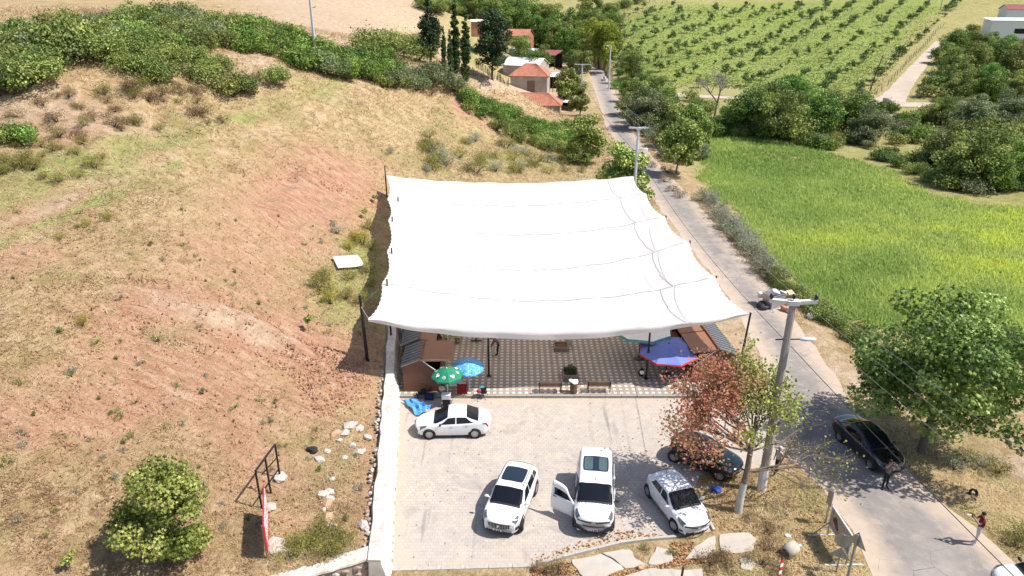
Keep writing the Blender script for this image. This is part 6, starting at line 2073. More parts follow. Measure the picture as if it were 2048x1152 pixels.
SEDAN = dict(L=4.37, W=1.72, R=.315, sill=.2, bow=.34, bowr=.22,
  top=[(0, .60), (.06, .70), (.25, .79), (.9, .94), (1.15, .99), (1.95, 1.40), (2.35, 1.455), (2.9, 1.43), (3.75, 1.07), (4.05, 1.04), (4.28, 1.0), (4.37, .72)],
  belt=[(0, .52), (.3, .70), (1.1, .86), (2.5, .92), (3.5, .98), (4.2, .97), (4.37, .66)],
  plan=[(0, .80), (.25, .93), (.8, .99), (2.2, 1.0), (3.6, .985), (4.1, .93), (4.37, .80)],
  glass=dict(ws=(1.22, 1.93), rw=(3.66, 2.98), side=[(1.42, 2.34, 2.36, 1.93, 4.08, 4.8), (2.42, 3.42, 2.98, 2.42, 4.08, 4.8)]),
  doors=[(1.2, 2.38), (2.4, 3.25)], wheels=(.86, 3.43), hood=(.22, 1.1), boot=(3.78, 4.25), lamp=[(.12, 2.9), (.62, 3.6), (.72, 4.4), (.2, 4.6)], tail=[(3.86, 3.2), (4.34, 2.6), (4.34, 3.9), (4.1, 3.8)],
  front=[('grille', ((-.42, .42), (.52, .58), 0, (.46, .64)), M_TRIM, .012), ('badge', ('oval', .66), M_CHROME, .02), ('number_plate', (0, .40, .5, .11), None, .02)], aerial=2.95, mirror=M_TRIM)
SUV = dict(L=4.45, W=1.84, R=.36, sill=.27, bow=.32, bowr=.2, cladding=True, rails=True,
  top=[(0, .88), (.05, .95), (.2, 1.0), (.9, 1.07), (1.12, 1.12), (1.85, 1.56), (2.3, 1.62), (3.4, 1.60), (3.95, 1.50), (4.25, 1.12), (4.38, 1.0), (4.45, .74)],
  belt=[(0, .76), (.3, .9), (1.1, .98), (2.5, 1.03), (3.6, 1.10), (4.2, 1.08), (4.45, .7)],
  plan=[(0, .80), (.22, .93), (.7, .99), (2.2, 1.0), (3.7, .985), (4.2, .93), (4.45, .84)],
  glass=dict(ws=(1.16, 1.85), rw=(4.22, 3.9), sunroof=(2.22, 3.35), side=[(1.42, 2.34, 2.36, 1.95, 4.08, 4.78), (2.42, 3.3, 3.25, 2.42, 4.08, 4.78), (3.34, 3.85, 3.62, 3.32, 4.1, 4.75)]),
  doors=[(1.18, 2.38), (2.4, 3.3)], wheels=(.9, 3.57), hood=(.16, 1.05), lamp=[(.05, 3.2), (.5, 4.0), (.62, 4.5), (.1, 5.0)], tail=[(4.1, 3.1), (4.42, 2.9), (4.4, 3.8), (4.15, 3.9)], fog=[(.02, 1.2), (.3, 1.4), (.32, 2.2), (.02, 2.4)], drl=[(.03, 2.5), (.34, 2.45), (.34, 2.62), (.03, 2.7)],
  front=[('grille', ((-.52, .52), (.62, .80), 0, (.56, .86)), M_TRIM, .012), ('badge', ('lion', .73), M_CHROME, .03), ('lower_intake', ((-.60, .60), (.32, .40), 0, (.31, .43)), M_TRIM, .012), ('number_plate', (0, .495, .52, .11), None, .025)], mirror=M_CARW, steer=.35)
VAN = dict(L=4.75, W=1.92, R=.345, sill=.24, bow=.30, bowr=.08, roofw=.80, cat='van', crown=.06,
  top=[(0, 1.0), (.05, 1.09), (.2, 1.16), (.75, 1.26), (.95, 1.34), (1.72, 1.84), (2.2, 1.90), (4.3, 1.90), (4.62, 1.85), (4.70, 1.5), (4.75, .9)],
  belt=[(0, .88), (.3, 1.02), (.9, 1.10), (2.5, 1.14), (4.4, 1.14), (4.75, .8)],
  plan=[(0, .82), (.22, .94), (.7, .99), (2.2, 1.0), (4.2, 1.0), (4.6, .98), (4.75, .95)],
  glass=dict(ws=(1.0, 1.72), rw=(4.70, 4.62), sunroof=(2.55, 3.75), side=[(1.35, 2.2, 2.22, 1.85, 4.06, 4.82), (2.35, 3.35, 3.35, 2.35, 4.06, 4.82), (3.45, 4.4, 4.4, 3.45, 4.06, 4.82)]),
  twin=True, doors=[(1.02, 2.28), (2.32, 3.4)], open=(-1, 0), open_ang=1.08, wheels=(.92, 3.85), hood=(.16, .92), lamp=[(.04, 3.4), (.5, 4.1), (.62, 4.5), (.1, 5.0)], tail=[(4.6, 2.4), (4.74, 2.4), (4.72, 4.3), (4.6, 4.3)], fog=[(.02, 1.3), (.32, 1.4), (.34, 2.5), (.02, 2.6)],
  front=[('chrome_bar', ((-.76, .76), (.88, .96), 0, (.88, .95)), M_TRIM, .012), ('badge', ('chevrons', .95), M_CHROME, .03), ('grille', ((-.5, .5), (.66, .74), 0, (.66, .75)), M_TRIM, .012), ('lower_intake', ((-.86, .86), (.40, .70), 0, (.33, .45)), M_TRIM, .012), ('number_plate', (0, .52, .52, .11), None, .03)], aerial=1.95, mirror=M_TRIM)
HATCH = dict(L=4.06, W=1.75, R=.315, sill=.2, bow=.36, bowr=.26,
  top=[(0, .76), (.05, .82), (.2, .87), (.85, .98), (1.08, 1.03), (1.82, 1.41), (2.2, 1.46), (3.0, 1.42), (3.55, 1.32), (3.9, 1.02), (4.0, .9), (4.06, .7)],
  belt=[(0, .64), (.3, .76), (1.1, .88), (2.5, .95), (3.5, 1.03), (3.9, .98), (4.06, .64)],
  plan=[(0, .78), (.25, .92), (.8, .985), (2.0, .99), (3.2, 1.0), (3.75, .92), (4.06, .78)],
  glass=dict(ws=(1.12, 1.82), rw=(3.86, 3.5), side=[(1.36, 2.22, 2.24, 1.88, 4.08, 4.8), (2.3, 3.2, 2.95, 2.3, 4.1, 4.78)]),
  doors=[(1.14, 2.26), (2.28, 3.05)], wheels=(.82, 3.4), hood=(.16, 1.02), lamp=[(.06, 3.0), (.52, 3.9), (.66, 4.5), (.12, 4.9)], tail=[(3.72, 3.1), (4.03, 2.9), (4.0, 3.7), (3.8, 3.8)], fog=[(.03, 1.1), (.22, 1.2), (.24, 1.8), (.03, 1.9)], drl=[(.04, 2.0), (.26, 1.95), (.26, 2.08), (.04, 2.12)],
  front=[('grille', ((-.66, .66), (.66, .74), 0, (.62, .70)), M_TRIM, .012), ('badge', ('diamond', .66), M_CHROME, .03), ('lower_intake', ((-.58, .58), (.28, .36), 0, (.27, .37)), M_TRIM, .012), ('number_plate', (0, .41, .5, .11), None, .02)], aerial=3.2, mirror=M_CARW, steer=.25)
BSEDAN = dict(SEDAN, L=4.55, W=1.8, mirror=M_CARB, handle=M_CHROME,
  front=[('grille', ((-.5, .5), (.55, .60), 0, (.54, .62)), M_CHROME, .012), ('badge', ('diamond', .60), M_CHROME, .03), ('lower_intake', ((-.58, .58), (.28, .36), 0, (.27, .37)), M_TRIM, .012), ('number_plate', (0, .45, .5, .11), None, .02)])
BSEDAN['top'] = [(x * 4.55 / 4.37, z) for x, z in SEDAN['top']]; BSEDAN['belt'] = [(x * 4.55 / 4.37, z) for x, z in SEDAN['belt']]; BSEDAN['plan'] = [(x * 4.55 / 4.37, z) for x, z in SEDAN['plan']]
OLD = dict(HATCH, front=[('grille', ((-.5, .5), (.52, .62), 0, (.52, .62)), M_TRIM, .012), ('number_plate', (0, .40, .5, .11), None, .02)], L=3.9)
def hd(dx, dy): return math.atan2(dy, dx)
car('saloon_car', 'white saloon car parked side on beside the blue tarpaulin', SEDAN, (-3.38, 34.15, .012), hd(-1, -.03), M_CARW)
car('suv', 'white sport utility car with black sunroof, left of the van', SUV, (-.02, 27.55, .012), hd(-1.27, -4.34), M_CARW)
car('van', 'white van with its front passenger door wide open', VAN, (4.05, 27.75, .012), hd(-.62, -4.75), M_CARW)
car('hatchback', 'white hatchback dappled by the shade of the rust coloured tree', HATCH, (8.02, 27.35, .012), hd(1.2, -3.8), M_CARW)
car('saloon_car', 'black saloon car parked on the road beside the plane tree', BSEDAN, (19.55, 32.15, .02), hd(.22, -1), M_CARB)
car('hatchback', 'dark green car behind the rust coloured tree', OLD, (10.35, 30.95, .012), hd(.7, -.55), M_CARG)
car('saloon_car', 'pale car cut off by the bottom right corner', dict(SUV, cladding=False, rails=False, front=HATCH['front'], mirror=M_TRIM), (22.35, 21.95, .02), hd(-1, .04), M_CARS)
# ================================================================== PEOPLE
M_SKIN = simple('skin', (.42, .24, .16), .6, var=.05)
def cloth_m(name, col): return simple(name, col, .85, var=.15, scale=9)
def person(label, loc, face_deg, joints, mats, hair=(.03, .02, .015), scale=1.0, hold=None):
    """one continuous skinned body.  Local frame: +x the way the person faces, z up.
    joints: dict of name -> (x, y, z) overrides"""
    J = dict(pelvis=(0, 0, .95), waist=(0, 0, 1.10), chest=(.01, 0, 1.32), neck0=(0, 0, 1.47), neck1=(.01, 0, 1.54), head=(.02, 0, 1.63), crown=(.015, 0, 1.72),
      shL=(0, .17, 1.42), elL=(0, .24, 1.14), wrL=(.05, .25, .89), shR=(0, -.17, 1.42), elR=(0, -.24, 1.14), wrR=(.05, -.25, .89),
      hipL=(0, .09, .90), knL=(.02, .10, .50), anL=(0, .10, .09), toeL=(.17, .11, .035), hipR=(0, -.09, .90), knR=(.02, -.10, .50), anR=(0, -.10, .09), toeR=(.17, -.11, .035))
    J.update(joints)
    vs = []; es = []; rad = []; seg = []
    idx = {}
    def V(n, p, r):
        idx[n] = len(vs); vs.append(Vector(p)); rad.append(r)
    def E(a, b, kind): es.append((idx[a], idx[b])); seg.append((Vector(vs[idx[a]]), Vector(vs[idx[b]]), kind))
    R = dict(pelvis=(.135, .155), waist=(.125, .15), chest=(.13, .165), neck0=(.07, .075), neck1=(.055, .055), head=(.088, .078), crown=(.07, .065), sh=.068, el=.046, wr=.033, hip=.095, kn=.062, an=.045, toe=.04)
    for n in ('pelvis', 'waist', 'chest', 'neck0', 'neck1', 'head', 'crown'): V(n, J[n], R[n])
    for a, b, k in (('pelvis', 'waist', 'shirt'), ('waist', 'chest', 'shirt'), ('chest', 'neck0', 'shirt'), ('neck0', 'neck1', 'skin'), ('neck1', 'head', 'skin'), ('head', 'crown', 'skin')): E(a, b, k)
    hd_ = Vector(J['head']); fw = (Vector(J.get('nose', (hd_.x + .1, hd_.y, hd_.z - .01))) - hd_)
    V('nose', hd_ + fw.normalized() * .112, .016); E('head', 'nose', 'skin')
    for s in 'LR':
        for n, r in (('sh', .068), ('el', .046), ('wr', .033), ('hip', .095), ('kn', .062), ('an', .045), ('toe', .038)): V(n + s, J[n + s], r)
        E('neck0' if False else 'chest', 'sh' + s, 'shirt'); E('sh' + s, 'el' + s, 'shirt' if mats.get('sleeve') != 'short' else 'half'); E('el' + s, 'wr' + s, 'skin' if mats.get('sleeve') == 'short' else 'shirt')
        E('pelvis', 'hip' + s, 'legs'); E('hip' + s, 'kn' + s, 'legs'); E('kn' + s, 'an' + s, 'legs'); E('an' + s, 'toe' + s, 'shoe')
        w = Vector(J['wr' + s]); d = (w - Vector(J['el' + s])).normalized()
        side = d.cross(Vector((1, 0, .2))).normalized()
        if side.length < .1: side = Vector((0, 1, 0))
        V('palm' + s, w + d * .075, .03); E('wr' + s, 'palm' + s, 'skin')
        curl = d.cross(side).normalized() * (.03)
        for q, (o, l) in enumerate(((-.028, .070), (-.010, .082), (.010, .078), (.028, .062))):
            b = w + d * .10 + side * o
            V('f%d%sa' % (q, s), b + d * l * .5, .0095); V('f%d%sb' % (q, s), b + d * l + curl, .008)
            E('palm' + s, 'f%d%sa' % (q, s), 'skin'); E('f%d%sa' % (q, s), 'f%d%sb' % (q, s), 'skin')
        b = w + d * .045 + side * -.045
        V('th' + s, b, .011); V('tt' + s, b + d * .04 - side * .02, .009); E('palm' + s, 'th' + s, 'skin'); E('th' + s, 'tt' + s, 'skin')
    me = bpy.data.meshes.new('body'); me.from_pydata(vs, es, []); me.update()
    tmp = bpy.data.objects.new('tmp', me); C.objects.link(tmp)
    sk = tmp.modifiers.new('skin', 'SKIN'); sk.use_smooth_shade = True; sk.branch_smoothing = .4
    for i, sv in enumerate(me.skin_vertices[0].data):
        r = rad[i]; sv.radius = r if hasattr(r, '__len__') else (r, r); sv.use_root = (i == 0)
    tmp.modifiers.new('sub', 'SUBSURF').levels = 1; tmp.modifiers['sub'].render_levels = 1
    dg = bpy.context.evaluated_depsgraph_get()
    m2 = bpy.data.meshes.new_from_object(tmp.evaluated_get(dg))
    bpy.data.objects.remove(tmp)
    names = ['skin', 'shirt', 'legs', 'shoe']
    m2.materials.clear()
    for n in names: m2.materials.append(mats[n] if n != 'skin' else M_SKIN)
    for p in m2.polygons:
        c = p.center; best = 9; kk = 'skin'; tb = 0
        for a, b, k in seg:
            ab = b - a; t = max(0, min(1, (c - a).dot(ab) / max(ab.dot(ab), 1e-9))); d = (c - (a + ab * t)).length
            if d < best: best = d; kk = k; tb = t
        if kk == 'half': kk = 'shirt' if tb < .6 else 'skin'
        if kk == 'shirt' and c.z < J['pelvis'][2] - .06 and abs(c.y) < .2 and best < .2 and abs(J['pelvis'][2] - .95) < .2: kk = 'legs'
        p.material_index = names.index(kk); p.use_smooth = True
    o = thing('person', label, 'person', loc, math.radians(face_deg)); o.scale = (scale,) * 3
    link('body', m2, o)
    # hair cap, ears, eyes
    cr = Vector(J['crown']); ax = (cr - Vector(J['neck1'])).normalized(); f = fw.normalized()
    hc = hd_ + ax * .045 - f * .02
    hm = simple('hair_%d_%d' % (int(hair[0] * 1000), int(hair[2] * 1000)), hair, .8)
    MB().blob(tuple(hc), (.098, .09, .098), 4, .05, 2).build('hair', hm, o)
    sd = ax.cross(f).normalized()
    for s in (-1, 1):
        MB().blob(tuple(hd_ + sd * s * .088), (.02, .012, .03), 1, 0, 1).build('ear', M_SKIN, o)
        MB().blob(tuple(hd_ + f * .086 + sd * s * .032 + ax * .005), (.012, .012, .009), 1, 0, 1).build('eye', M_INK, o)
    MB().beam(hd_ + f * .09 - ax * .055 - sd * .022, hd_ + f * .09 - ax * .055 + sd * .022, .012, .008).build('mouth', simple('lips', (.32, .11, .09), .6), o)
    return o
W_SHOE = cloth_m('white_shoes', (.72, .72, .70)); K_SHOE = cloth_m('black_shoes', (.02, .02, .02))
# man in a dark red shirt holding a camera with a pale lens
loc = atz(1950, 1087, .014)
person('man in dark red shirt and white trousers raising a camera on the road', loc, 165,
  dict(pelvis=(-.02, 0, .95), waist=(-.03, 0, 1.10), chest=(-.04, 0, 1.32), neck0=(-.03, 0, 1.47), neck1=(.0, 0, 1.54), head=(.03, 0, 1.62), crown=(.03, 0, 1.71),
       shL=(-.02, .18, 1.41), elL=(.17, .22, 1.20), wrL=(.36, .10, 1.42), shR=(-.02, -.18, 1.41), elR=(.15, -.24, 1.20), wrR=(.30, -.07, 1.44),
       knL=(.05, .11, .50), anL=(.06, .12, .09), toeL=(.24, .13, .035), knR=(-.03, -.10, .50), anR=(-.08, -.11, .09), toeR=(.09, -.13, .035)),
  dict(shirt=cloth_m('dark_red_shirt', (.13, .012, .022)), legs=cloth_m('white_trousers', (.66, .62, .57)), shoe=W_SHOE, sleeve='short'), scale=1.03)
a = math.radians(165); fx, fy = math.cos(a), math.sin(a)
o = thing('camera_with_lens', 'camera with a long pale lens held by the man in the dark red shirt', 'camera', (loc.x + fx * .42, loc.y + fy * .42, 1.53), a)
MB().box(0, 0, 0, .09, .15, .10).box(-.0, 0, .06, .06, .06, .04).build('camera_body', M_BLKF, o)
MB().lathe([(.0, .05), (.036, .05), (.038, .12), (.042, .22), (.038, .27), (.0, .27)], 14, M=Matrix.Rotation(math.pi / 2, 4, 'Y')).build('lens', simple('pale_lens_barrel', (.72, .72, .70), .4), o)
# person by the black car, hands raised to the face
person('person in grey shirt and black trousers with raised hands beside the black car', atz(1768, 976, .014), -75,
  dict(shL=(0, .18, 1.42), elL=(.14, .34, 1.40), wrL=(.16, .14, 1.60), shR=(0, -.18, 1.42), elR=(.14, -.34, 1.40), wrR=(.16, -.14, 1.60), anL=(.0, .13, .09), toeL=(.17, .17, .035), anR=(0, -.14, .09), toeR=(.16, -.2, .035)),
  dict(shirt=cloth_m('grey_shirt', (.13, .11, .115)), legs=cloth_m('black_trousers', (.018, .018, .02)), shoe=K_SHOE, sleeve='short'))
# white-haired walker behind the bare branches
person('white haired person in dark clothes behind the bare branches', atz(1552, 948, .012), 200,
  dict(elL=(-.06, .24, 1.15), wrL=(.12, .24, .95), anL=(.2, .1, .09), toeL=(.37, .11, .035), knL=(.16, .1, .5), anR=(-.18, -.1, .12), toeR=(-.04, -.11, .035), knR=(.0, -.1, .5)),
  dict(shirt=cloth_m('pale_shirt', (.50, .46, .44)), legs=cloth_m('dark_slacks', (.03, .028, .03)), shoe=K_SHOE, sleeve='short'), hair=(.62, .60, .58))
# woman bending to a child on the plaza
wl_ = atz(995, 711, .13)
person('person in plum top bending forward to a small child on the plaza', wl_, 180,
  dict(pelvis=(-.08, 0, .90), waist=(-.02, 0, 1.06), chest=(.16, 0, 1.22), neck0=(.27, 0, 1.30), neck1=(.33, 0, 1.34), head=(.40, 0, 1.38), crown=(.45, 0, 1.45), nose=(.48, 0, 1.32),
       shL=(.20, .17, 1.24), elL=(.30, .2, .98), wrL=(.42, .13, .78), shR=(.20, -.17, 1.24), elR=(.30, -.2, .98), wrR=(.42, -.13, .78), hipL=(-.07, .09, .86), hipR=(-.07, -.09, .86), knL=(.03, .1, .48), knR=(-.02, -.1, .48)),
  dict(shirt=cloth_m('plum_top', (.16, .08, .11)), legs=cloth_m('black_skirt_trousers', (.02, .018, .02)), shoe=K_SHOE), hair=(.05, .03, .03))
person('small child in pale clothes held by the bending person', wl_ + Vector((-.40, -.05, 0)), 10, dict(elL=(.1, .26, 1.2), wrL=(.2, .22, 1.42), elR=(.1, -.26, 1.2), wrR=(.2, -.22, 1.42)),
  dict(shirt=cloth_m('pale_child_top', (.62, .50, .40)), legs=cloth_m('pale_child_trousers', (.58, .47, .38)), shoe=K_SHOE), hair=(.10, .05, .03), scale=.55)
# ================================================================== POLES, WIRES, SIGNS
M_CONC = simple('pole_concrete', (.33, .29, .265), .9, var=.12, scale=1.5, dirt=(.27, .23, .21), bump=.1)
M_CONCW = simple('painted_pole_foot', (.66, .63, .60), .9, var=.1, scale=2, dirt=(.5, .45, .42))
M_CONCL = simple('pale_pole_concrete', (.52, .53, .55), .85, var=.08, scale=1.5)
M_INS = simple('dark_insulator', (.03, .022, .025), .35, 0, .6)
M_LAMPW = simple('street_lamp_shell', (.62, .65, .68), .4)
M_WIRE = simple('aluminium_wire', (.40, .39, .38), .5, .4)
M_WIREB = simple('black_cable', (.035, .033, .033), .7)
def upole(label, base, h, r0, r1, arm=1.9, arm_rz=0.0, lamp=None, mat=None, foot=False, ins=3, group='concrete utility poles', lean=(0, 0)):
    o = thing('utility_pole', label, 'pole', base, 0, group)
    pts = [Vector((lean[0] * t, lean[1] * t, h * t)) for t in (0, .12, .35, .6, .8, 1)]
    rr = [r0 + (r1 - r0) * t for t in (0, .12, .35, .6, .8, 1)]
    m = mat or M_CONC
    sh = MB()
    # flattened rectangular section with chamfers
    for i in range(len(pts)): pass
    vs = []; n = 8
    for p, r in zip([pts[0] - Vector((0, 0, .4))] + pts, [r0 * 1.02] + rr):
        for k in range(n):
            a = math.pi / 8 + k * math.pi / 4
            vs.append((p.x + math.cos(a) * r * 1.05, p.y + math.sin(a) * r * .8, p.z))
    rows = len(pts) + 1
    sh.add(vs, [(i*n+k, i*n+(k+1) % n, (i+1)*n+(k+1) % n, (i+1)*n+k) for i in range(rows - 1) for k in range(n)] + [tuple((rows-1)*n+k for k in range(n))])
    sh.build('shaft', m, o)
    if foot:
        vs = []
        for z, r in ((-.1, r0 * 1.03), (1.3, (r0 + (r1 - r0) * 1.3 / h) * 1.012)):
            for k in range(n):
                a = math.pi / 8 + k * math.pi / 4; vs.append((math.cos(a) * r * 1.055, math.sin(a) * r * .805, z))
        MB().add(vs, [(k, (k+1) % n, n+(k+1) % n, n+k) for k in range(n)]).build('painted_foot', M_CONCW, o)
    tips = []
    if arm:
        ca, sa = math.cos(arm_rz), math.sin(arm_rz)
        top = Vector((lean[0], lean[1], h))
        q = MB()
        for s in (-1, 1):
            q.beam(top + Vector((0, 0, .02)), top + Vector((ca * s * arm / 2, sa * s * arm / 2, .1)), .2, .17)
        q.box(top.x, top.y, top.z + .02, .5, .34, .22, arm_rz)
        q.build('crossarm', M_CONCW if mat is None else m, o)
        for i in range(ins):
            f = (i / (ins - 1) - .5) if ins > 1 else 0
            p = top + Vector((ca * f * arm * .94, sa * f * arm * .94, .17))
            MB().lathe([(.02, 0), (.03, .03), (.09, .05), (.11, .1), (.07, .13), (.10, .16), (.08, .24), (.03, .27), (.0, .27)], 12).build('insulator', M_INS, o, p)
            tips.append(Vector(base) + p + Vector((0, 0, .22)))
    if lamp:
        z, dx, dy, L = lamp
        q = MB(); b0 = Vector((lean[0] * z / h, lean[1] * z / h, z))
        d = Vector((dx, dy, .12)).normalized()
        q.tube([b0 - d * .5, b0, b0 + d * .55], .035, 6)
        lm = q.build('lamp_arm', M_IRON, o)
        e = b0 + d * (.5 + L / 2)
        MB().blob((0, 0, 0), (L * .5, .14, .1), 2, .02, 2).build('lamp_head', M_LAMPW, o, e).rotation_euler = (0, -.12, math.atan2(dy, dx))
    return o, tips
pa = Vector((12.72, 28.95, 0)); pa.z = 0
_, tA = upole('thick concrete utility pole with street lamp at the right of the car park', pa, 10.4, .225, .15, 2.1, -.06, (8.55, .98, -.2, .8), None, True)
pb = Vector((13.35, 74.6, 0))
_, tB = upole('pale concrete pole with lamp behind the far right canopy corner', pb, 10.2, .18, .13, 2.1, .0, (7.9, .95, -.1, .7), M_CONCL)
pc = atz(1161, 228, 0)
_, tC = upole('concrete pole with lamp beside the white roofed shed', pc, 9.9, .18, .13, 3.2, .0, (6.6, .9, -.3, .7), M_CONCL, False, 3)
pd = atz(1217, 181, 0)
_, tD = upole('tall pale lamp pole at the road fork', pd, 11.0, .2, .15, 0, 0, (10.9, -1, .1, .8), M_CONCL)
pe = atg(632, 116); pe.z -= .1
_, tE = upole('tall concrete pole on the left crest, its top out of the picture', pe, 9.5, .19, .14, 1.2, .2, None, M_CONCL, False, 3)
q = MB().beam((0, 0, 0), (.5, 0, .05), .05).lathe([(.0, .05), (.06, .05), (.06, .2), (0, .2)], 8, M=Matrix.Translation((.45, 0, 0))).build('bracket', M_INS, bpy.data.objects[_.name], (0.1, 0, 6.3))
# wires
def wire(label, a, b, sag, r=.011, mat=None, n=28, group='overhead wires'):
    pts = []
    for i in range(n + 1):
        t = i / n; p = Vector(a).lerp(Vector(b), t); p.z -= sag * 4 * t * (1 - t); pts.append(p)
    o = MB().tube(pts, r, 5).build('overhead_wire', mat or M_WIRE); return tag(o, label, 'wire', group)
PN = Vector((18.6, -2.0, 10.2))
nm3 = ['left', 'middle', 'right']
for i in range(3):
    wire('overhead wire, %s of three from the thick pole to the canopy corner pole' % nm3[i], tA[i], tB[i], .7, .006)
    wire('overhead wire, %s of three from the thick pole to the lower right' % nm3[i], tA[i], PN + Vector((-1.0 + i * 1.0, 0, 0)), .35, .006)
    wire('overhead wire, %s of three along the far road' % nm3[i], tB[i], tC[i], .9, .014)
wire('heavy black cable from the thick pole towards the lower right', pa + Vector((.15, -.2, 8.3)), (17.6, -2, 7.2),   .45, .016, M_WIREB)
wire('heavy black cable along the road from the thick pole to the far pole', pa + Vector((.1, .2, 8.3)), pb + Vector((.1, 0, 7.6)), .9, .014, M_WIREB)
wire('thin cable from the canopy corner pole along the far road', pb + Vector((0, 0, 7.6)), pc + Vector((0, 0, 7.2)), 1.0, .022, M_WIREB)
# leaning wooden pole by the orchard
b = atg(1738, 186); o = MB().tube([b - Vector((0, 0, .3)), b + Vector((.8, 0, 4.5)), b + Vector((1.7, 0, 9.0))], [.16, .14, .1], 8).build('wooden_pole', M_BARK2); tag(o, 'dark leaning wooden pole at the foot of the orchard', 'pole')
b = atg(1880, 22); o = MB().tube([b - Vector((0, 0, .3)), b + Vector((0, 0, 7.0))], [.16, .12], 8).build('wooden_pole', M_CONC); tag(o, 'grey pole at the top of the orchard near the track', 'pole')
for k, (px, py) in enumerate([(1146, 168), (1155, 166), (1163, 164)]):
    b = atz(px, py + 12, .2); h = 8.5 - k * .6
    o = MB().tube([b - Vector((0, 0, .3)), b + Vector((.1, 0, h * .5)), b + Vector((0, 0, h))], [.14, .12, .09], 8).build('wooden_pole', M_BARK2)
    tag(o, ['dark timber pole behind the shed tree, left of three', 'dark timber pole behind the shed tree, middle of three', 'dark timber pole behind the shed tree, right of three'][k], 'pole')

# ------------------------------------------------------------------ road signs at the lower right (seen from behind)
M_SIGNB = simple('bare_sign_back', (.33, .335, .345), .5, .5, .4, var=.08)
M_SIGNP = simple('galvanised_post', (.30, .30, .31), .5, .6, .4, var=.1)
def plate(poly, thick, M): 
    n = len(poly); vs = [M @ Vector((0, x, z)) for x, z in poly] + [M @ Vector((thick, x, z)) for x, z in poly]
    return vs, [tuple(range(n))[::-1], tuple(range(n, 2*n))] + [(i, (i+1) % n, n + (i+1) % n, n + i) for i in range(n)]
p = atz(1672, 1144, 0)
o = thing('road_sign', 'road sign seen from behind, octagon above a triangle on one post', 'sign', p, 1.05)
MB().beam((0, 0, -.2), (.0, 0, 2.05), .06).build('post', M_SIGNP, o)
oc = [(.37 * math.cos(math.pi / 8 + k * math.pi / 4), 1.7 + .37 * math.sin(math.pi / 8 + k * math.pi / 4)) for k in range(8)]
MB().add(*plate(oc, .012, Matrix.Translation((.045, 0, 0)))).build('octagon_plate', M_SIGNB, o)
MB().add(*plate([(-.45, .78), (.45, .78), (0, 1.34)], .012, Matrix.Translation((.045, 0, 0)))).build('triangle_plate', M_SIGNB, o)
p = atz(1694, 1160, 0)
o = thing('road_sign', 'triangular road sign seen edge on, right of the octagon sign', 'sign', p, .55)
MB().beam((0, 0, -.2), (.0, 0, 2.5), .09).build('post', M_SIGNP, o)
MB().add(*plate([(-.45, 1.9), (.45, 1.9), (0, 2.6)], .012, Matrix.Translation((.05, 0, 0)))).build('triangle_plate', M_SIGNB, o)
p = atz(1651, 1046, 0)
o = thing('road_sign', 'narrow rectangular sign on a thin post beside the road', 'sign', p, .3)
MB().beam((0, 0, -.2), (0, 0, 1.95), .06).build('post', M_SIGNP, o)
MB().box(-.05, 0, 1.5, .03, .32, .85).build('panel', M_SIGNB, o)
# tilted advertising board on a frame
o = thing('notice_board', 'large board on a metal frame leaning beside the road signs', 'board', (14.72, 24.7, 0), .02)
M_BRD = simple('faded_board_face', (.40, .33, .30), .7, var=.12, scale=3, dirt=(.25, .16, .14))
MB().box(0, 0, 1.15, .04, 1.9, 1.0).build('panel', M_BRD, o)
for (cy, cz, sy, sz, c) in ((.5, 1.2, .45, .42, (.12, .05, .04)), (.3, 1.0, .3, .25, (.18, .07, .05)), (-.3, .85, 1.0, .12, (.14, .07, .06))):
    MB().blob((-.028, cy, cz), (.006, sy / 2, sz / 2), 3, .15, 2).build('printed_picture', simple('brown_print_%d' % int(c[0] * 100), c, .7), o)
M_FRW = simple('white_frame_tube', (.66, .63, .60), .5)
for a, b in (((0, -.97, .63), (0, .97, .63)), ((0, -.97, 1.67), (0, .97, 1.67)), ((0, -.97, .63), (0, -.97, 1.67)), ((0, .97, .63), (0, .97, 1.67))):
    MB().beam(a, b, .06).build('frame_bar', M_FRW, o)
for y in (-.93, .93):
    MB().beam((0, y, 0), (0, y, .65), .05).build('leg', M_SIGNP, o)
    MB().beam((-.9, y, .04), (.75, y, .04), .06).build('foot', M_FRW, o)
    MB().beam((-.75, y, .05), (0, y, .8), .04).build('brace', M_SIGNP, o)
# red and white marker, pipe, stub, litter
p = atz(1555, 1162, 0)
o = thing('marker_post', 'red and white chevron marker post at the bottom edge', 'marker', p, .4)
MB().beam((0, 0, -.1), (.0, 0, 1.35), .05).build('post', M_IRON, o)
for k in range(5): MB().box(0, -.06, .35 + k * .2, .16, .015, .195, mat=Matrix.Rotation(.0, 3, 'Y')).build('stripe', M_REDV if k % 2 == 0 else M_UWHITE, o)
p = atg(1578, 1112)
o = MB().lathe([(.22, -.32), (.29, -.32), (.29, .32), (.22, .32), (.22, -.32)], 22, M=Matrix.Rotation(math.radians(80), 4, 'Y') @ Matrix.Rotation(.4, 4, 'X')).build('concrete_pipe', simple('pipe_concrete', (.42, .37, .31), .9, var=.15), None, (p.x, p.y, p.z + .27)); o.rotation_euler = (0, 0, .95); tag(o, 'short concrete pipe lying beside the marker post', 'pipe')
p = atz(1362, 1160, 0); o = MB().beam((0, 0, -.2), (.03, 0, .75), .09, .05).build('metal_stub', simple('rusty_stub', (.10, .05, .045), .8)); o.location = p; tag(o, 'short rusty metal stub at the bottom edge', 'post')
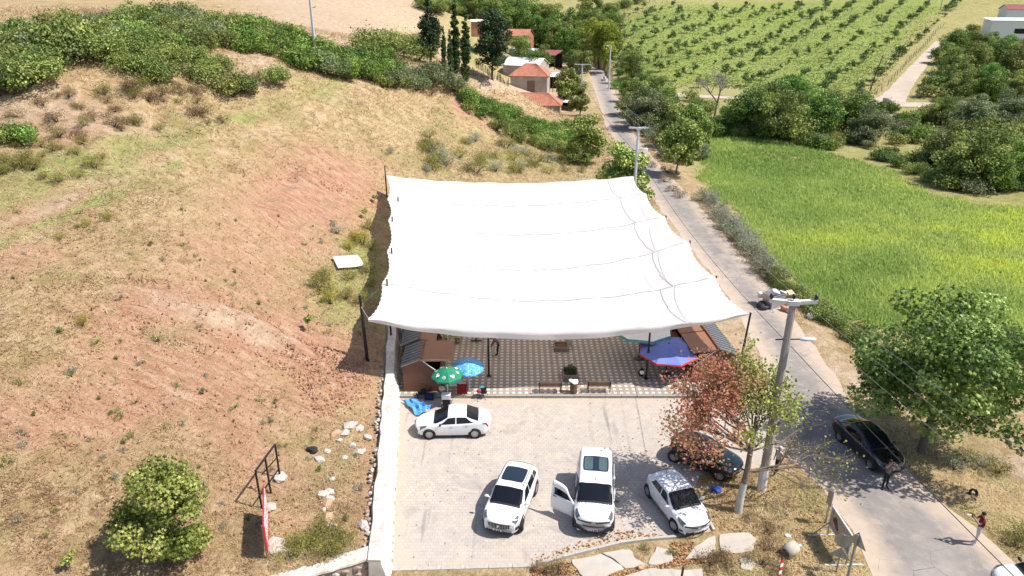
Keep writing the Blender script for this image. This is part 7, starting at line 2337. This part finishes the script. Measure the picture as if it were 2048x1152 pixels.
lit = [((1596, 1095), 'crumpled silver and black bag beside the concrete pipe', M_SIGNB, .16), ((1575, 1078), 'crumpled white plastic bag on the dry island', M_UWHITE, .15), ((1432, 985), 'crumpled blue bag under the rust coloured tree', simple('blue_bag', (.03, .09, .40), .5), .26), ((626, 905), 'black plastic canister lying on the red soil', M_BLKF, .27), ((1280, 1142), 'rusty brown bag on the concrete slabs', M_ROCK2, .18)]
for i, ((px, py), lb, m, s) in enumerate(lit):
    p = atg(px, py); o = MB().blob((0, 0, s * .5), (s, s * .75, s * .6), 40 + i, .3, 2, smooth=False).build('litter_bag' if i != 3 else 'canister', m, None, p); tag(o, lb, 'bag' if i != 3 else 'canister')
p = atg(1945, 992); o = MB().lathe([(.13, -.06), (.21, -.07), (.23, 0), (.21, .07), (.13, .06), (.13, -.06)], 20, M=Matrix.Rotation(.9, 4, 'X')).build('old_tyre', M_TYRE, None, (p.x, p.y, p.z + .12)); tag(o, 'old black tyre in the dry grass by the road', 'tyre')

# ------------------------------------------------------------------ red board and empty frame on the left slope
M_REDB = simple('red_board_paint', (.55, .03, .04), .5, var=.05)
A = Vector((-11.0, 25.2, 0)); B = Vector((-10.15, 22.55, 0))
A.z = hz(A.x, A.y); B.z = hz(B.x, B.y); zb = max(A.z, B.z) + .35
d = (B - A); d.z = 0; Lb = d.length; ang = math.atan2(d.y, d.x)
o = thing('red_sign_board', 'red sign board with white lettering on the left slope', 'board', (A.x, A.y, zb), ang)
MB().box(Lb / 2, 0, .72, Lb, .05, 1.4).build('panel', M_REDB, o)
rr = random.Random(5)
for (z0, hh) in ((1.08, .26), (.70, .30), (.30, .26)):
    q = MB(); x = .2
    while x < Lb - .25:
        w = rr.uniform(.10, .2)
        # letter-like strokes: uprights with bars, illegible in the photograph
        q.box(x + .02, .03, z0 + hh / 2 - .0, .045, .012, hh); q.box(x + w * .5, .03, z0 + rr.choice((0, .5, 1)) * hh, w * .8, .012, .045)
        if rr.random() < .6: q.box(x + w * .85, .03, z0 + hh * .5, .045, .012, hh * rr.choice((.5, 1)))
        x += w + rr.choice((.06, .06, .16))
    q.build('lettering', M_UWHITE, o)
for x in (.15, Lb - .15): MB().beam((x, -.06, -.9), (x, -.06, 1.35), .07).build('post', M_SIGNP, o)
MB().beam((.1, -.06, .02), (Lb - .1, -.06, .02), .05).build('rail', M_FRW, o)
F0 = Vector((-11.25, 27.75, 0)); F1 = Vector((-11.5, 25.75, 0)); F0.z = hz(F0.x, F0.y); F1.z = hz(F1.x, F1.y)
d = F1 - F0; d.z = 0
o = thing('sign_frame', 'empty black metal sign frame behind the red board', 'frame', F0, math.atan2(d.y, d.x))
Lf = d.length
for x in (0, Lf * .52, Lf): MB().beam((x, 0, -.35), (x, 0, 1.9), .07).build('upright', M_IRON, o)
MB().beam((-.03, 0, 1.93), (Lf + .03, 0, 1.93), .075).build('top_bar', M_IRON, o)
MB().beam((0, -.05, .45), (Lf, -.05, .5), .05).build('middle_bar', M_IRON, o)
for x in (0.1,): MB().beam((x, .0, 1.2), (x, -1.1, -.1), .05).build('brace', M_IRON, o)

# ------------------------------------------------------------------ rubbish by the road
p = atz(1545, 612, .02)
o = thing('rubbish_skip', 'pale metal rubbish container tipped by the roadside', 'container', p, .5)
b = MB()
b.add([(-.65, -.45, 0), (.65, -.45, 0), (.65, .45, 0), (-.65, .45, 0), (-.75, -.55, 1.15), (.75, -.55, 1.15), (.75, .55, 1.15), (-.75, .55, 1.15)], [(0,3,2,1),(0,1,5,4),(1,2,6,5),(2,3,7,6),(3,0,4,7)])
k = b.build('tub', simple('galvanised_skip', (.42, .42, .43), .5, .4, var=.1), o); k.modifiers.new('s', 'SOLIDIFY').thickness = .04
for a in (-1, 1): MB().beam((-.78, a * .56, 1.15), (.78, a * .56, 1.15), .06).build('rim', M_SIGNB, o)
for a in (-.5, .5): MB().lathe([(.03, -.04), (.09, -.04), (.09, .04), (.03, .04)], 10, M=Matrix.Translation((a, .4, -.0)) @ Matrix.Rotation(math.pi / 2, 4, 'X')).build('wheel', M_TYRE, o)
cols = [(.8, .8, .8), (.72, .74, .76), (.03, .03, .03), (.5, .36, .24), (.75, .72, .68), (.05, .05, .06), (.6, .62, .66), (.55, .25, .15), (.8, .8, .78)]
nms = ['white bag on top of the rubbish container', 'pale blue bag heaped behind the rubbish container', 'black bag beside the rubbish container', 'torn cardboard box on the rubbish heap', 'cream bag on the road side of the container', 'dark bag in the shade of the container', 'grey bag below the container towards the pole', 'rust coloured rag at the foot of the rubbish heap', 'white carton at the edge of the verge below the heap']
offs = [(.1, .1, 1.2), (.9, .5, .9), (-1.0, -.2, .25), (1.4, .4, .95), (-.8, .5, .8), (-.9, -.6, .2), (1.0, -1.2, .2), (.7, -.9, .2), (2.3, -2.2, .15)]
for c, n_, of in zip(cols, nms, offs):
    nm = 'cardboard_box' if 'cardboard' in n_ or 'carton' in n_ else 'rubbish_bag'
    mt = simple('rubbish_%s' % n_.split()[0] + n_.split()[1], c, .6)
    m = MB().box(0, 0, 0, .6, .5, .3, .4, mat=Matrix.Rotation(.4, 3, 'X')) if nm == 'cardboard_box' else MB().blob((0, 0, 0), (.38, .32, .26), len(n_), .25, 2)
    o = m.build(nm, mt, None, (p.x + of[0], p.y + of[1], of[2])); tag(o, n_, 'box' if nm == 'cardboard_box' else 'bag')

# ================================================================== TREES BY THE CAR PARK
M_WTRUNK = simple('whitewashed_trunk', (.50, .46, .42), .95, var=.15, scale=3, dirt=(.30, .25, .21))
def rust_tree():
    p = atz(1476, 1022, .05)
    o = thing('rust_leaved_tree', 'half dead tree with rust coloured leaves and whitewashed trunk by the car park', 'tree', p)
    rnd = random.Random(12); w = MB()
    tr = [Vector((0, 0, -.2)), Vector((.05, .05, 1.0)), Vector((.22, .2, 2.2)), Vector((.30, .4, 3.2)), Vector((.35, .5, 3.9))]
    w.tube(tr, [.20, .165, .145, .12, .10], 10)
    tips = []
    def grow(p, d, L, r, lv, lst, maxlv=3, spread=.55, up=.1):
        e = p + d * L; q = p.lerp(e, .5) + Vector((rnd.uniform(-1, 1), rnd.uniform(-1, 1), rnd.uniform(-.5, 1))) * L * .06
        w.tube([p, q, e], [r, r * .8, r * .5], 5 if lv < 2 else 3, 0, caps=False)
        lst.append((q, lv)); lst.append((e, lv))
        if lv >= maxlv: return
        for k in range(rnd.choice((3, 3, 4))):
            nd = (d + Vector((rnd.gauss(0, spread), rnd.gauss(0, spread), rnd.gauss(up, .4)))).normalized()
            grow(p.lerp(e, rnd.uniform(.4, 1)), nd, L * rnd.uniform(.55, .78), r * .55, lv + 1, lst, maxlv, spread, up)
    leafL, leafG, bare = [], [], []
    # rusty limbs to the left
    for (z, d, L) in ((3, (-1, .35, .45), 2.2), (3, (-.9, .9, .5), 2.3), (3, (-1, -.1, .35), 2.0), (3, (-.6, .6, .9), 2.1), (4, (-.4, .6, 1.0), 2.0), (3, (-.95, .6, .3), 2.3), (3, (-.95, .1, .7), 2.1), (4, (-.8, .8, .65), 2.3), (4, (-.7, 1.0, .5), 2.3), (4, (-1, .4, .6), 2.4)):
        grow(tr[z], Vector(d).normalized(), L, .06, 0, leafL, 3)
    for (z, d, L) in ((4, (.3, .5, 1), 1.9), (4, (.8, .6, .8), 1.9), (3, (.5, .9, .6), 1.9), (3, (1, .6, .6), 2.0), (4, (.05, .9, .9), 2.0), (4, (.5, .9, .8), 2.0)):
        grow(tr[z], Vector(d).normalized(), L, .055, 0, leafG, 3)
    for (z, d, L) in ((2, (1, .15, .1), 2.5), (2, (1, .3, .0), 2.5), (2, (1, -.05, .15), 2.5), (3, (1, .25, .1), 2.4), (2, (-.9, .5, .2), 2.0)):
        grow(tr[z], Vector(d).normalized(), L, .05, 0, bare, 4, .5, .0)
    w.build('trunk', M_BARK, o)
    MB().tube([Vector((0, 0, -.1)), Vector((.05, .05, 1.0)), Vector((.14, .12, 1.6))], [.205, .17, .163], 10, caps=False).build('whitewash_band', M_WTRUNK, o)
    rs = np.random.RandomState(3)
    def foliage(lst, n, mat, spread, size, lo):
        P = np.array([tuple(q) for q, lv in lst if lv >= lo]); k = rs.randint(0, len(P), n)
        cen = P[k] + rs.normal(size=(n, 3)) * spread
        V, L_, S_ = leaf_arrays(cen, rs.normal(size=(n, 3)) + np.array([0, 0, .6]), size * (.7 + .6 * rs.rand(n)), 'hex', 5)
        return V, L_, S_, cen
    V, L_, S_, cen = foliage(leafL, 5600, None, .23, .13, 2)
    var = np.clip(.30 + rs.rand(len(S_)) * .35 + .5 * (vnoise(cen[:, 0] * 1.2, cen[:, 2] * 1.2, 3)) + .25 * (cen[:, 0] > -.6), 0, 1)
    link('rust_crown', np_mesh('rust_crown', V, L_, S_, LM['autumn'], var=var), o)
    V, L_, S_, cen = foliage(leafG, 3600, None, .22, .13, 2)
    link('green_crown', np_mesh('green_crown', V, L_, S_, LM['thin'], var=rs.rand(len(S_))), o)
    V, L_, S_, cen = foliage(bare, 420, None, .25, .11, 3)
    link('sparse_leaves', np_mesh('sparse_leaves', V, L_, S_, LM['thin'], var=rs.rand(len(S_))), o)
    return o
rust_tree()
# fallen twigs and leaves
rs = np.random.RandomState(9)
def leaf_litter(name, label, polys, n, mat, size, zf=.03):
    xs, ys = [], []
    for poly, m in polys:
        q = np.array(poly); lo, hi = q.min(0), q.max(0); c = 0
        while c < m:
            a = lo + rs.rand(400, 2) * (hi - lo); a = a[in_poly(a[:, 0], a[:, 1], poly)][:m - c]
            xs.append(a[:, 0]); ys.append(a[:, 1]); c += len(a)
    x = np.concatenate(xs); y = np.concatenate(ys)
    z = np.maximum(H(x, y), 0) + zf + rs.rand(len(x)) * .03
    cen = np.stack([x, y, z], -1); nor = rs.normal(size=(len(x), 3)) * .5 + np.array([0, 0, 1])
    V, L_, S_ = leaf_arrays(cen, nor, size * (.6 + .8 * rs.rand(len(x))), 'hex', 8)
    o = link(name, np_mesh(name, V, L_, S_, mat, var=rs.rand(len(x)))); return tag(o, label, 'leaves', kind='stuff')
leaf_litter('fallen_leaves', 'rust coloured fallen leaves along the slabs and kerb', [
  (pix_poly([(1215,1152),(1250,1140),(1300,1132),(1360,1118),(1400,1115),(1470,1108),(1460,1122),(1390,1128),(1300,1142),(1240,1160)]), 700),
  (pix_poly([(1340,1085),(1390,1085),(1380,1115),(1350,1120)]), 160), (pix_poly([(1230,1060),(1330,1070),(1330,1078),(1240,1086),(1130,1110),(1080,1125),(1060,1118)]), 220),
  (pix_poly([(1430,1060),(1400,1000),(1480,950),(1560,960),(1640,1000),(1680,1100),(1640,1150),(1520,1150),(1515,1080)]), 700),
  (pix_poly([(1060,1140),(1140,1125),(1160,1150),(1060,1152)]), 260)], 0, leafmat('fallen_leaf', [(.20, .08, .03), (.32, .14, .06), (.42, .24, .11), (.50, .36, .20)], .1, .9), .10)
leaf_litter('scattered_leaves', 'few brown leaves and bits scattered on the block paving', [(LOT, 420)], 0, leafmat('dry_leaf_bits', [(.12, .08, .05), (.25, .14, .07), (.5, .42, .34), (.16, .14, .12)], .1, .9), .07, .015)
for px, py, s in [(1120,1148,.9),(1085,1148,.8),(1290,1105,.5),(1345,1112,.45),(1420,1135,.9),(1450,1130,.9),(1520,1130,1.),(1540,1100,.8),(1530,1060,.8),(1500,1045,.6),(1560,1150,.9),(1435,1120,.6)]:
    bush('brown' if px > 1400 or px < 1130 else 'weed', px, py, s * .7, 'dry brown weed clump among the broken slabs' if px > 1400 or px < 1130 else 'green weed growing between the broken slabs', 'weed', 'weeds among the slabs ' + ('dry' if px > 1400 or px < 1130 else 'green'), 'weed')

# ================================================================== FENCES
M_FPOST = simple('weathered_fence_post', (.12, .085, .06), .95, var=.3)
def fence(label, pts, spacing, h, wires=2, jit=.15):
    o = thing('fence', label, 'fence')
    pp = [Vector((p[0], p[1], 0)) for p in pts]
    me = MB().tube([(0, 0, -.2), (0, 0, h)], .07, 6).mesh('post', M_FPOST)
    tops = []; carry = 0
    rnd = random.Random(6)
    for a, b in zip(pp[:-1], pp[1:]):
        n = max(1, int((b - a).length / spacing))
        for i in range(n):
            q = a.lerp(b, i / n); z = hz(q.x, q.y); k = link('post', me, o, (q.x, q.y, z)); k.rotation_euler = (rnd.uniform(-jit, jit), rnd.uniform(-jit, jit), 0); k.scale = (1, 1, rnd.uniform(.85, 1.15)); tops.append(Vector((q.x, q.y, z)))
    for w in range(wires):
        MB().tube([t + Vector((0, 0, h * (.45 + .45 * w))) for t in tops], .012, 3).build('wire', M_WIRE, o)
    return o
fence('post and wire fence along the foot of the orchard', [tuple(atg(*p)[:2]) for p in [(1310,182),(1345,181),(1400,183),(1440,185)]], 4.0, 1.5)
fence('post and wire fence climbing beside the orchard track', [tuple(atg(*p)[:2]) for p in [(1752,190),(1775,172),(1800,145),(1825,118),(1850,95),(1870,70),(1890,50)]], 3.6, 1.6)
fence('short wooden fence beside the sandy yard', [tuple(atg(*p)[:2]) for p in [(934,162),(948,152),(956,148)]], 1.6, 1.5)
fence('dark broken fence below the pine tree', [tuple(atg(*p)[:2]) for p in [(950,128),(975,150),(1000,165),(1018,172)]], 2.4, 1.6)
fence('low stake fence on the rim of the sandy yard', [tuple(atg(*p)[:2]) for p in [(960,178),(990,188),(1030,200)]], 3.4, .9)

# ================================================================== HOUSES
def tile_mat():
    t = NT('red_roof_tiles'); co = t.coord()
    n = t.noise(1.2, 4, .6, co); n2 = t.noise(7, 3, .6, co)
    c = t.ramp(n, [(.3, (.32, .115, .07)), (.6, (.43, .18, .12)), (.8, (.50, .26, .19))])
    c = t.mix(t.maprange(n2, .5, .7, 0, .5), c, (.24, .10, .07))
    return t.done(t.bsdf(c, .85))
M_TILE = tile_mat()
M_PLAST = simple('grey_plaster', (.36, .32, .28), .9, var=.2, scale=.6, dirt=(.26, .22, .19))
M_BRICK = simple('red_brick_wall', (.36, .16, .09), .9, var=.2, scale=1.5, dirt=(.30, .22, .18))
M_SHEETW = simple('white_sheet_roof', (.72, .73, .76), .5, .1, var=.04)
M_SHEETM = simple('maroon_sheet_roof', (.25, .075, .075), .6, var=.1)
M_SHEETB = simple('blue_sheet_roof', (.13, .30, .37), .6, var=.1)
M_DOOR = simple('grey_plank_door', (.17, .125, .10), .85, var=.25, scale=5)
M_WHWALL = simple('white_wall', (.66, .67, .68), .7, var=.05)
def roof_slope(A, B, C_, D, mat, parent, name, ribs=24, amp=.06, thick=.08, up=None):
    """corrugated slope: A-B eave, D-C ridge"""
    A, B, C_, D = map(Vector, (A, B, C_, D))
    nrm = (B - A).cross(D - A).normalized()
    if nrm.z < 0: nrm = -nrm
    vs = []; n = ribs * 2
    for i in range(n + 1):
        u = i / n; k = amp * (1 if i % 2 else 0)
        e = A.lerp(B, u) + nrm * k; r = D.lerp(C_, u) + nrm * k; vs += [e, r]
    m = MB().add(vs, [(2*i, 2*i+2, 2*i+3, 2*i+1) for i in range(n)])
    o = m.build(name, mat, parent); o.modifiers.new('s', 'SOLIDIFY').thickness = thick
    return o
def house(label, loc, rz, w, l, h, rise, roof='gable', wall_m=None, roof_m=None, doors=(), wins=(), over=.4, name='house', cat='house', open_front=False, ribs=26):
    """width w along local x, depth l along local y; front is -y; ridge along x"""
    o = thing(name, label, cat, loc, rz)
    b = MB(); x0, x1, y0, y1 = -w/2, w/2, -l/2, l/2
    if open_front:
        for x in np.linspace(x0, x1, 4):
            for y in (y0, y1): MB().beam((x, y, -1), (x, y, h), .18).build('post', M_BARK2, o)
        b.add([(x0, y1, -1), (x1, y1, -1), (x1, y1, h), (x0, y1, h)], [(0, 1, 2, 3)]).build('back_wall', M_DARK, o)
    else:
        b.add([(x, y, z) for z in (-1.5, h) for x, y in ((x0, y0), (x1, y0), (x1, y1), (x0, y1))], [(0,1,5,4),(1,2,6,5),(2,3,7,6),(3,0,4,7)])
        if roof == 'gable': b.add([(x0, y0, h), (x0, y1, h), (x0, 0, h + rise)], [(0, 1, 2)]).add([(x1, y0, h), (x1, y1, h), (x1, 0, h + rise)], [(0, 1, 2)])
        b.build('wall', wall_m, o)
    e = over; he = h - rise * e / (l / 2) * .7 + .05
    if roof == 'gable':
        roof_slope((x0-e, y0-e, he), (x1+e, y0-e, he), (x1+e, 0, h+rise+.05), (x0-e, 0, h+rise+.05), roof_m, o, 'roof', ribs)
        roof_slope((x0-e, y1+e, he), (x1+e, y1+e, he), (x1+e, 0, h+rise+.05), (x0-e, 0, h+rise+.05), roof_m, o, 'roof', ribs)
    elif roof == 'hip':
        a = l / 2 * .9
        r0, r1 = (x0 + a, 0, h + rise), (x1 - a, 0, h + rise)
        roof_slope((x0-e, y0-e, he), (x1+e, y0-e, he), r1, r0, roof_m, o, 'roof', ribs)
        roof_slope((x0-e, y1+e, he), (x1+e, y1+e, he), r1, r0, roof_m, o, 'roof', ribs)
        roof_slope((x0-e, y0-e, he), (x0-e, y1+e, he), r0, r0, roof_m, o, 'roof', 16)
        roof_slope((x1+e, y0-e, he), (x1+e, y1+e, he), r1, r1, roof_m, o, 'roof', 16)
        q = MB()
        for p in ((x0-e, y0-e, he), (x0-e, y1+e, he)): q.tube([p, r0], .12, 6)
        for p in ((x1+e, y0-e, he), (x1+e, y1+e, he)): q.tube([p, r1], .12, 6)
        q.tube([r0, r1], .12, 6).build('ridge_tiles', M_TILE, o)
    elif roof == 'mono':
        roof_slope((x0-e, y0-e, h+.05), (x1+e, y0-e, h+.05), (x1+e, y1+e, h+rise), (x0-e, y1+e, h+rise), roof_m, o, 'roof', ribs, .04)
    for (x, ww, hh) in doors:
        d = MB().box(x, y0 - .04, hh / 2, ww, .1, hh).build('door', M_DOOR, o)
        for k in range(5): MB().box(x - ww/2 + (k + .5) * ww / 5, y0 - .1, hh / 2, ww / 5 - .04, .03, hh - .05).build('plank', M_DOOR, d)
    for (x, z, ww, hh) in wins:
        f = MB().box(x, y0 - .03, z, ww + .2, .1, hh + .2).build('window', M_FRW, o); MB().box(x, y0 - .09, z, ww, .03, hh).build('pane', M_GLASS, f)
    return o
def hp(px, py, d):
    p = atd(px, py, d); return (p.x, p.y, p.z)
house('long low house with red hipped tile roof and grey walls, nearest the bramble bank', hp(1068, 224, 152), -.12, 11.5, 6.2, 2.0, 2.0, 'hip', M_PLAST, M_TILE, [], [(3.2, 1.2, .8, .8)])
house('stone house with red hipped tile roof and a plank door', hp(1061, 181, 186), -.16, 9.6, 7.5, 4.2, 2.6, 'hip', M_PLAST, M_TILE, [(.6, 2.0, 2.9)], [])
house('open shed with white sheet roof beside the low tiled house', hp(1133, 222, 156), -.35, 6.0, 5.2, 2.2, .5, 'mono', M_PLAST, M_SHEETW, [], [], .2, 'shed', 'shed', True, 14)
house('white roofed lean to right of the stone house', hp(1101, 176, 190), -.1, 4.5, 5, 3.2, .6, 'mono', M_PLAST, M_SHEETW, [], [], .2, 'shed', 'shed', True, 12)
house('shed with bluish white gabled sheet roof behind the stone house', hp(1052, 153, 204), -.45, 11, 8, 3.4, 1.8, 'gable', M_PLAST, M_SHEETW, [], [], .3, 'shed', 'shed', False, 18)
house('long shed with white sheet roof behind the gabled one', hp(1042, 128, 222), -.4, 9, 8, 3.6, .9, 'mono', M_PLAST, M_SHEETW, [], [], .2, 'shed', 'shed', False, 16)
house('open barn with maroon sheet roof', hp(1088, 130, 220), -.4, 9.5, 7, 3.2, 1.1, 'mono', M_PLAST, M_SHEETM, [], [], .2, 'barn', 'barn', True, 16)
house('unplastered red brick house with tile roof', hp(1032, 99, 236), -.3, 10, 8, 4.6, 1.8, 'gable', M_BRICK, M_TILE, [], [], .3)
house('far cottage with red tile roof behind the trees', hp(1105, 90, 262), -.1, 7, 6, 3.6, 1.6, 'hip', M_PLAST, M_TILE, [(0, 1.0, 2)], [(-2, 2, .8, .9)], .3, 'cottage', 'house')
house('pale blue lean to roof on posts beside the far cottage', hp(1123, 92, 258), -.3, 5.5, 5, 2.6, .9, 'mono', M_PLAST, M_SHEETB, [], [], .2, 'lean_to', 'shed', True, 12)
house('small white roofed building behind the pine tree', hp(960, 62, 205), .1, 5, 4, 2.6, .5, 'mono', M_BRICK, M_SHEETW, [], [], .3)
house('white building with a flat white roof on the upper right hill', hp(2045, 74, 226), -.25, 22, 8, 5.0, .7, 'mono', M_WHWALL, M_SHEETW, [(4.6, 1.2, 2.2)], [(-2.6, 1.9, 3.2, 1.5)], .35)
house('low building with maroon roof behind the white one', hp(2040, 38, 246), -.2, 12, 7, 3.2, 1.4, 'gable', M_WHWALL, M_SHEETM, [], [], .3)
# trough and concrete block by the tracks
p = atz(1208, 160, .1); o = MB().box(0, 0, .3, .9, 4.5, .6).build('water_trough', M_CONCW, None, p); o.rotation_euler = (0, 0, -.1); q = MB().box(0, 0, .56, .6, 4.1, .1).build('basin', M_DARK, o); q.location = (0, 0, .02); tag(o, 'long pale water trough beside the lamp pole at the road end', 'trough')
p = atg(1773, 206); o = MB().lathe([(.0, 0), (.9, 0), (.9, .9), (.75, .95), (.0, .95)], 18).build('concrete_cylinder', M_CONC, None, (p.x, p.y, p.z + .2)); tag(o, 'grey concrete well ring on the dirt track', 'well ring')

# ================================================================== labels: where look-alikes share one, say which by their order
ORD = 'first second third fourth fifth sixth seventh eighth ninth tenth eleventh twelfth thirteenth fourteenth fifteenth sixteenth seventeenth eighteenth nineteenth twentieth'.split()
def ordinal(i):
    if i < 20: return ORD[i]
    t = {2: 'twenty', 3: 'thirty', 4: 'forty'}[(i + 1) // 10] if (i + 1) // 10 in (2, 3, 4) else None
    if t is None: return None
    return {'twenty': 'twentieth', 'thirty': 'thirtieth', 'forty': 'fortieth'}[t] if (i + 1) % 10 == 0 else t + '-' + ORD[(i + 1) % 10 - 1]
bpy.context.view_layer.update()
byl = {}
for o in C.objects:
    if o.parent is None and 'label' in o and 'category' in o: byl.setdefault(o['label'], []).append(o)
for lb, os_ in byl.items():
    if 1 < len(os_) <= 40:
        def sx(o):
            c = o.matrix_world.translation
            return c.x / (c.y * CP + (CAM_H - c.z) * SP)
        os_.sort(key=sx)
        room = 16 - len(lb.split())
        for i, o in enumerate(os_):
            w = ordinal(i)
            if w is None: break
            if room >= 4: o['label'] = lb + ', ' + w + ' from the left'
            elif room >= 3: o['label'] = lb + ', ' + w + ' from left'
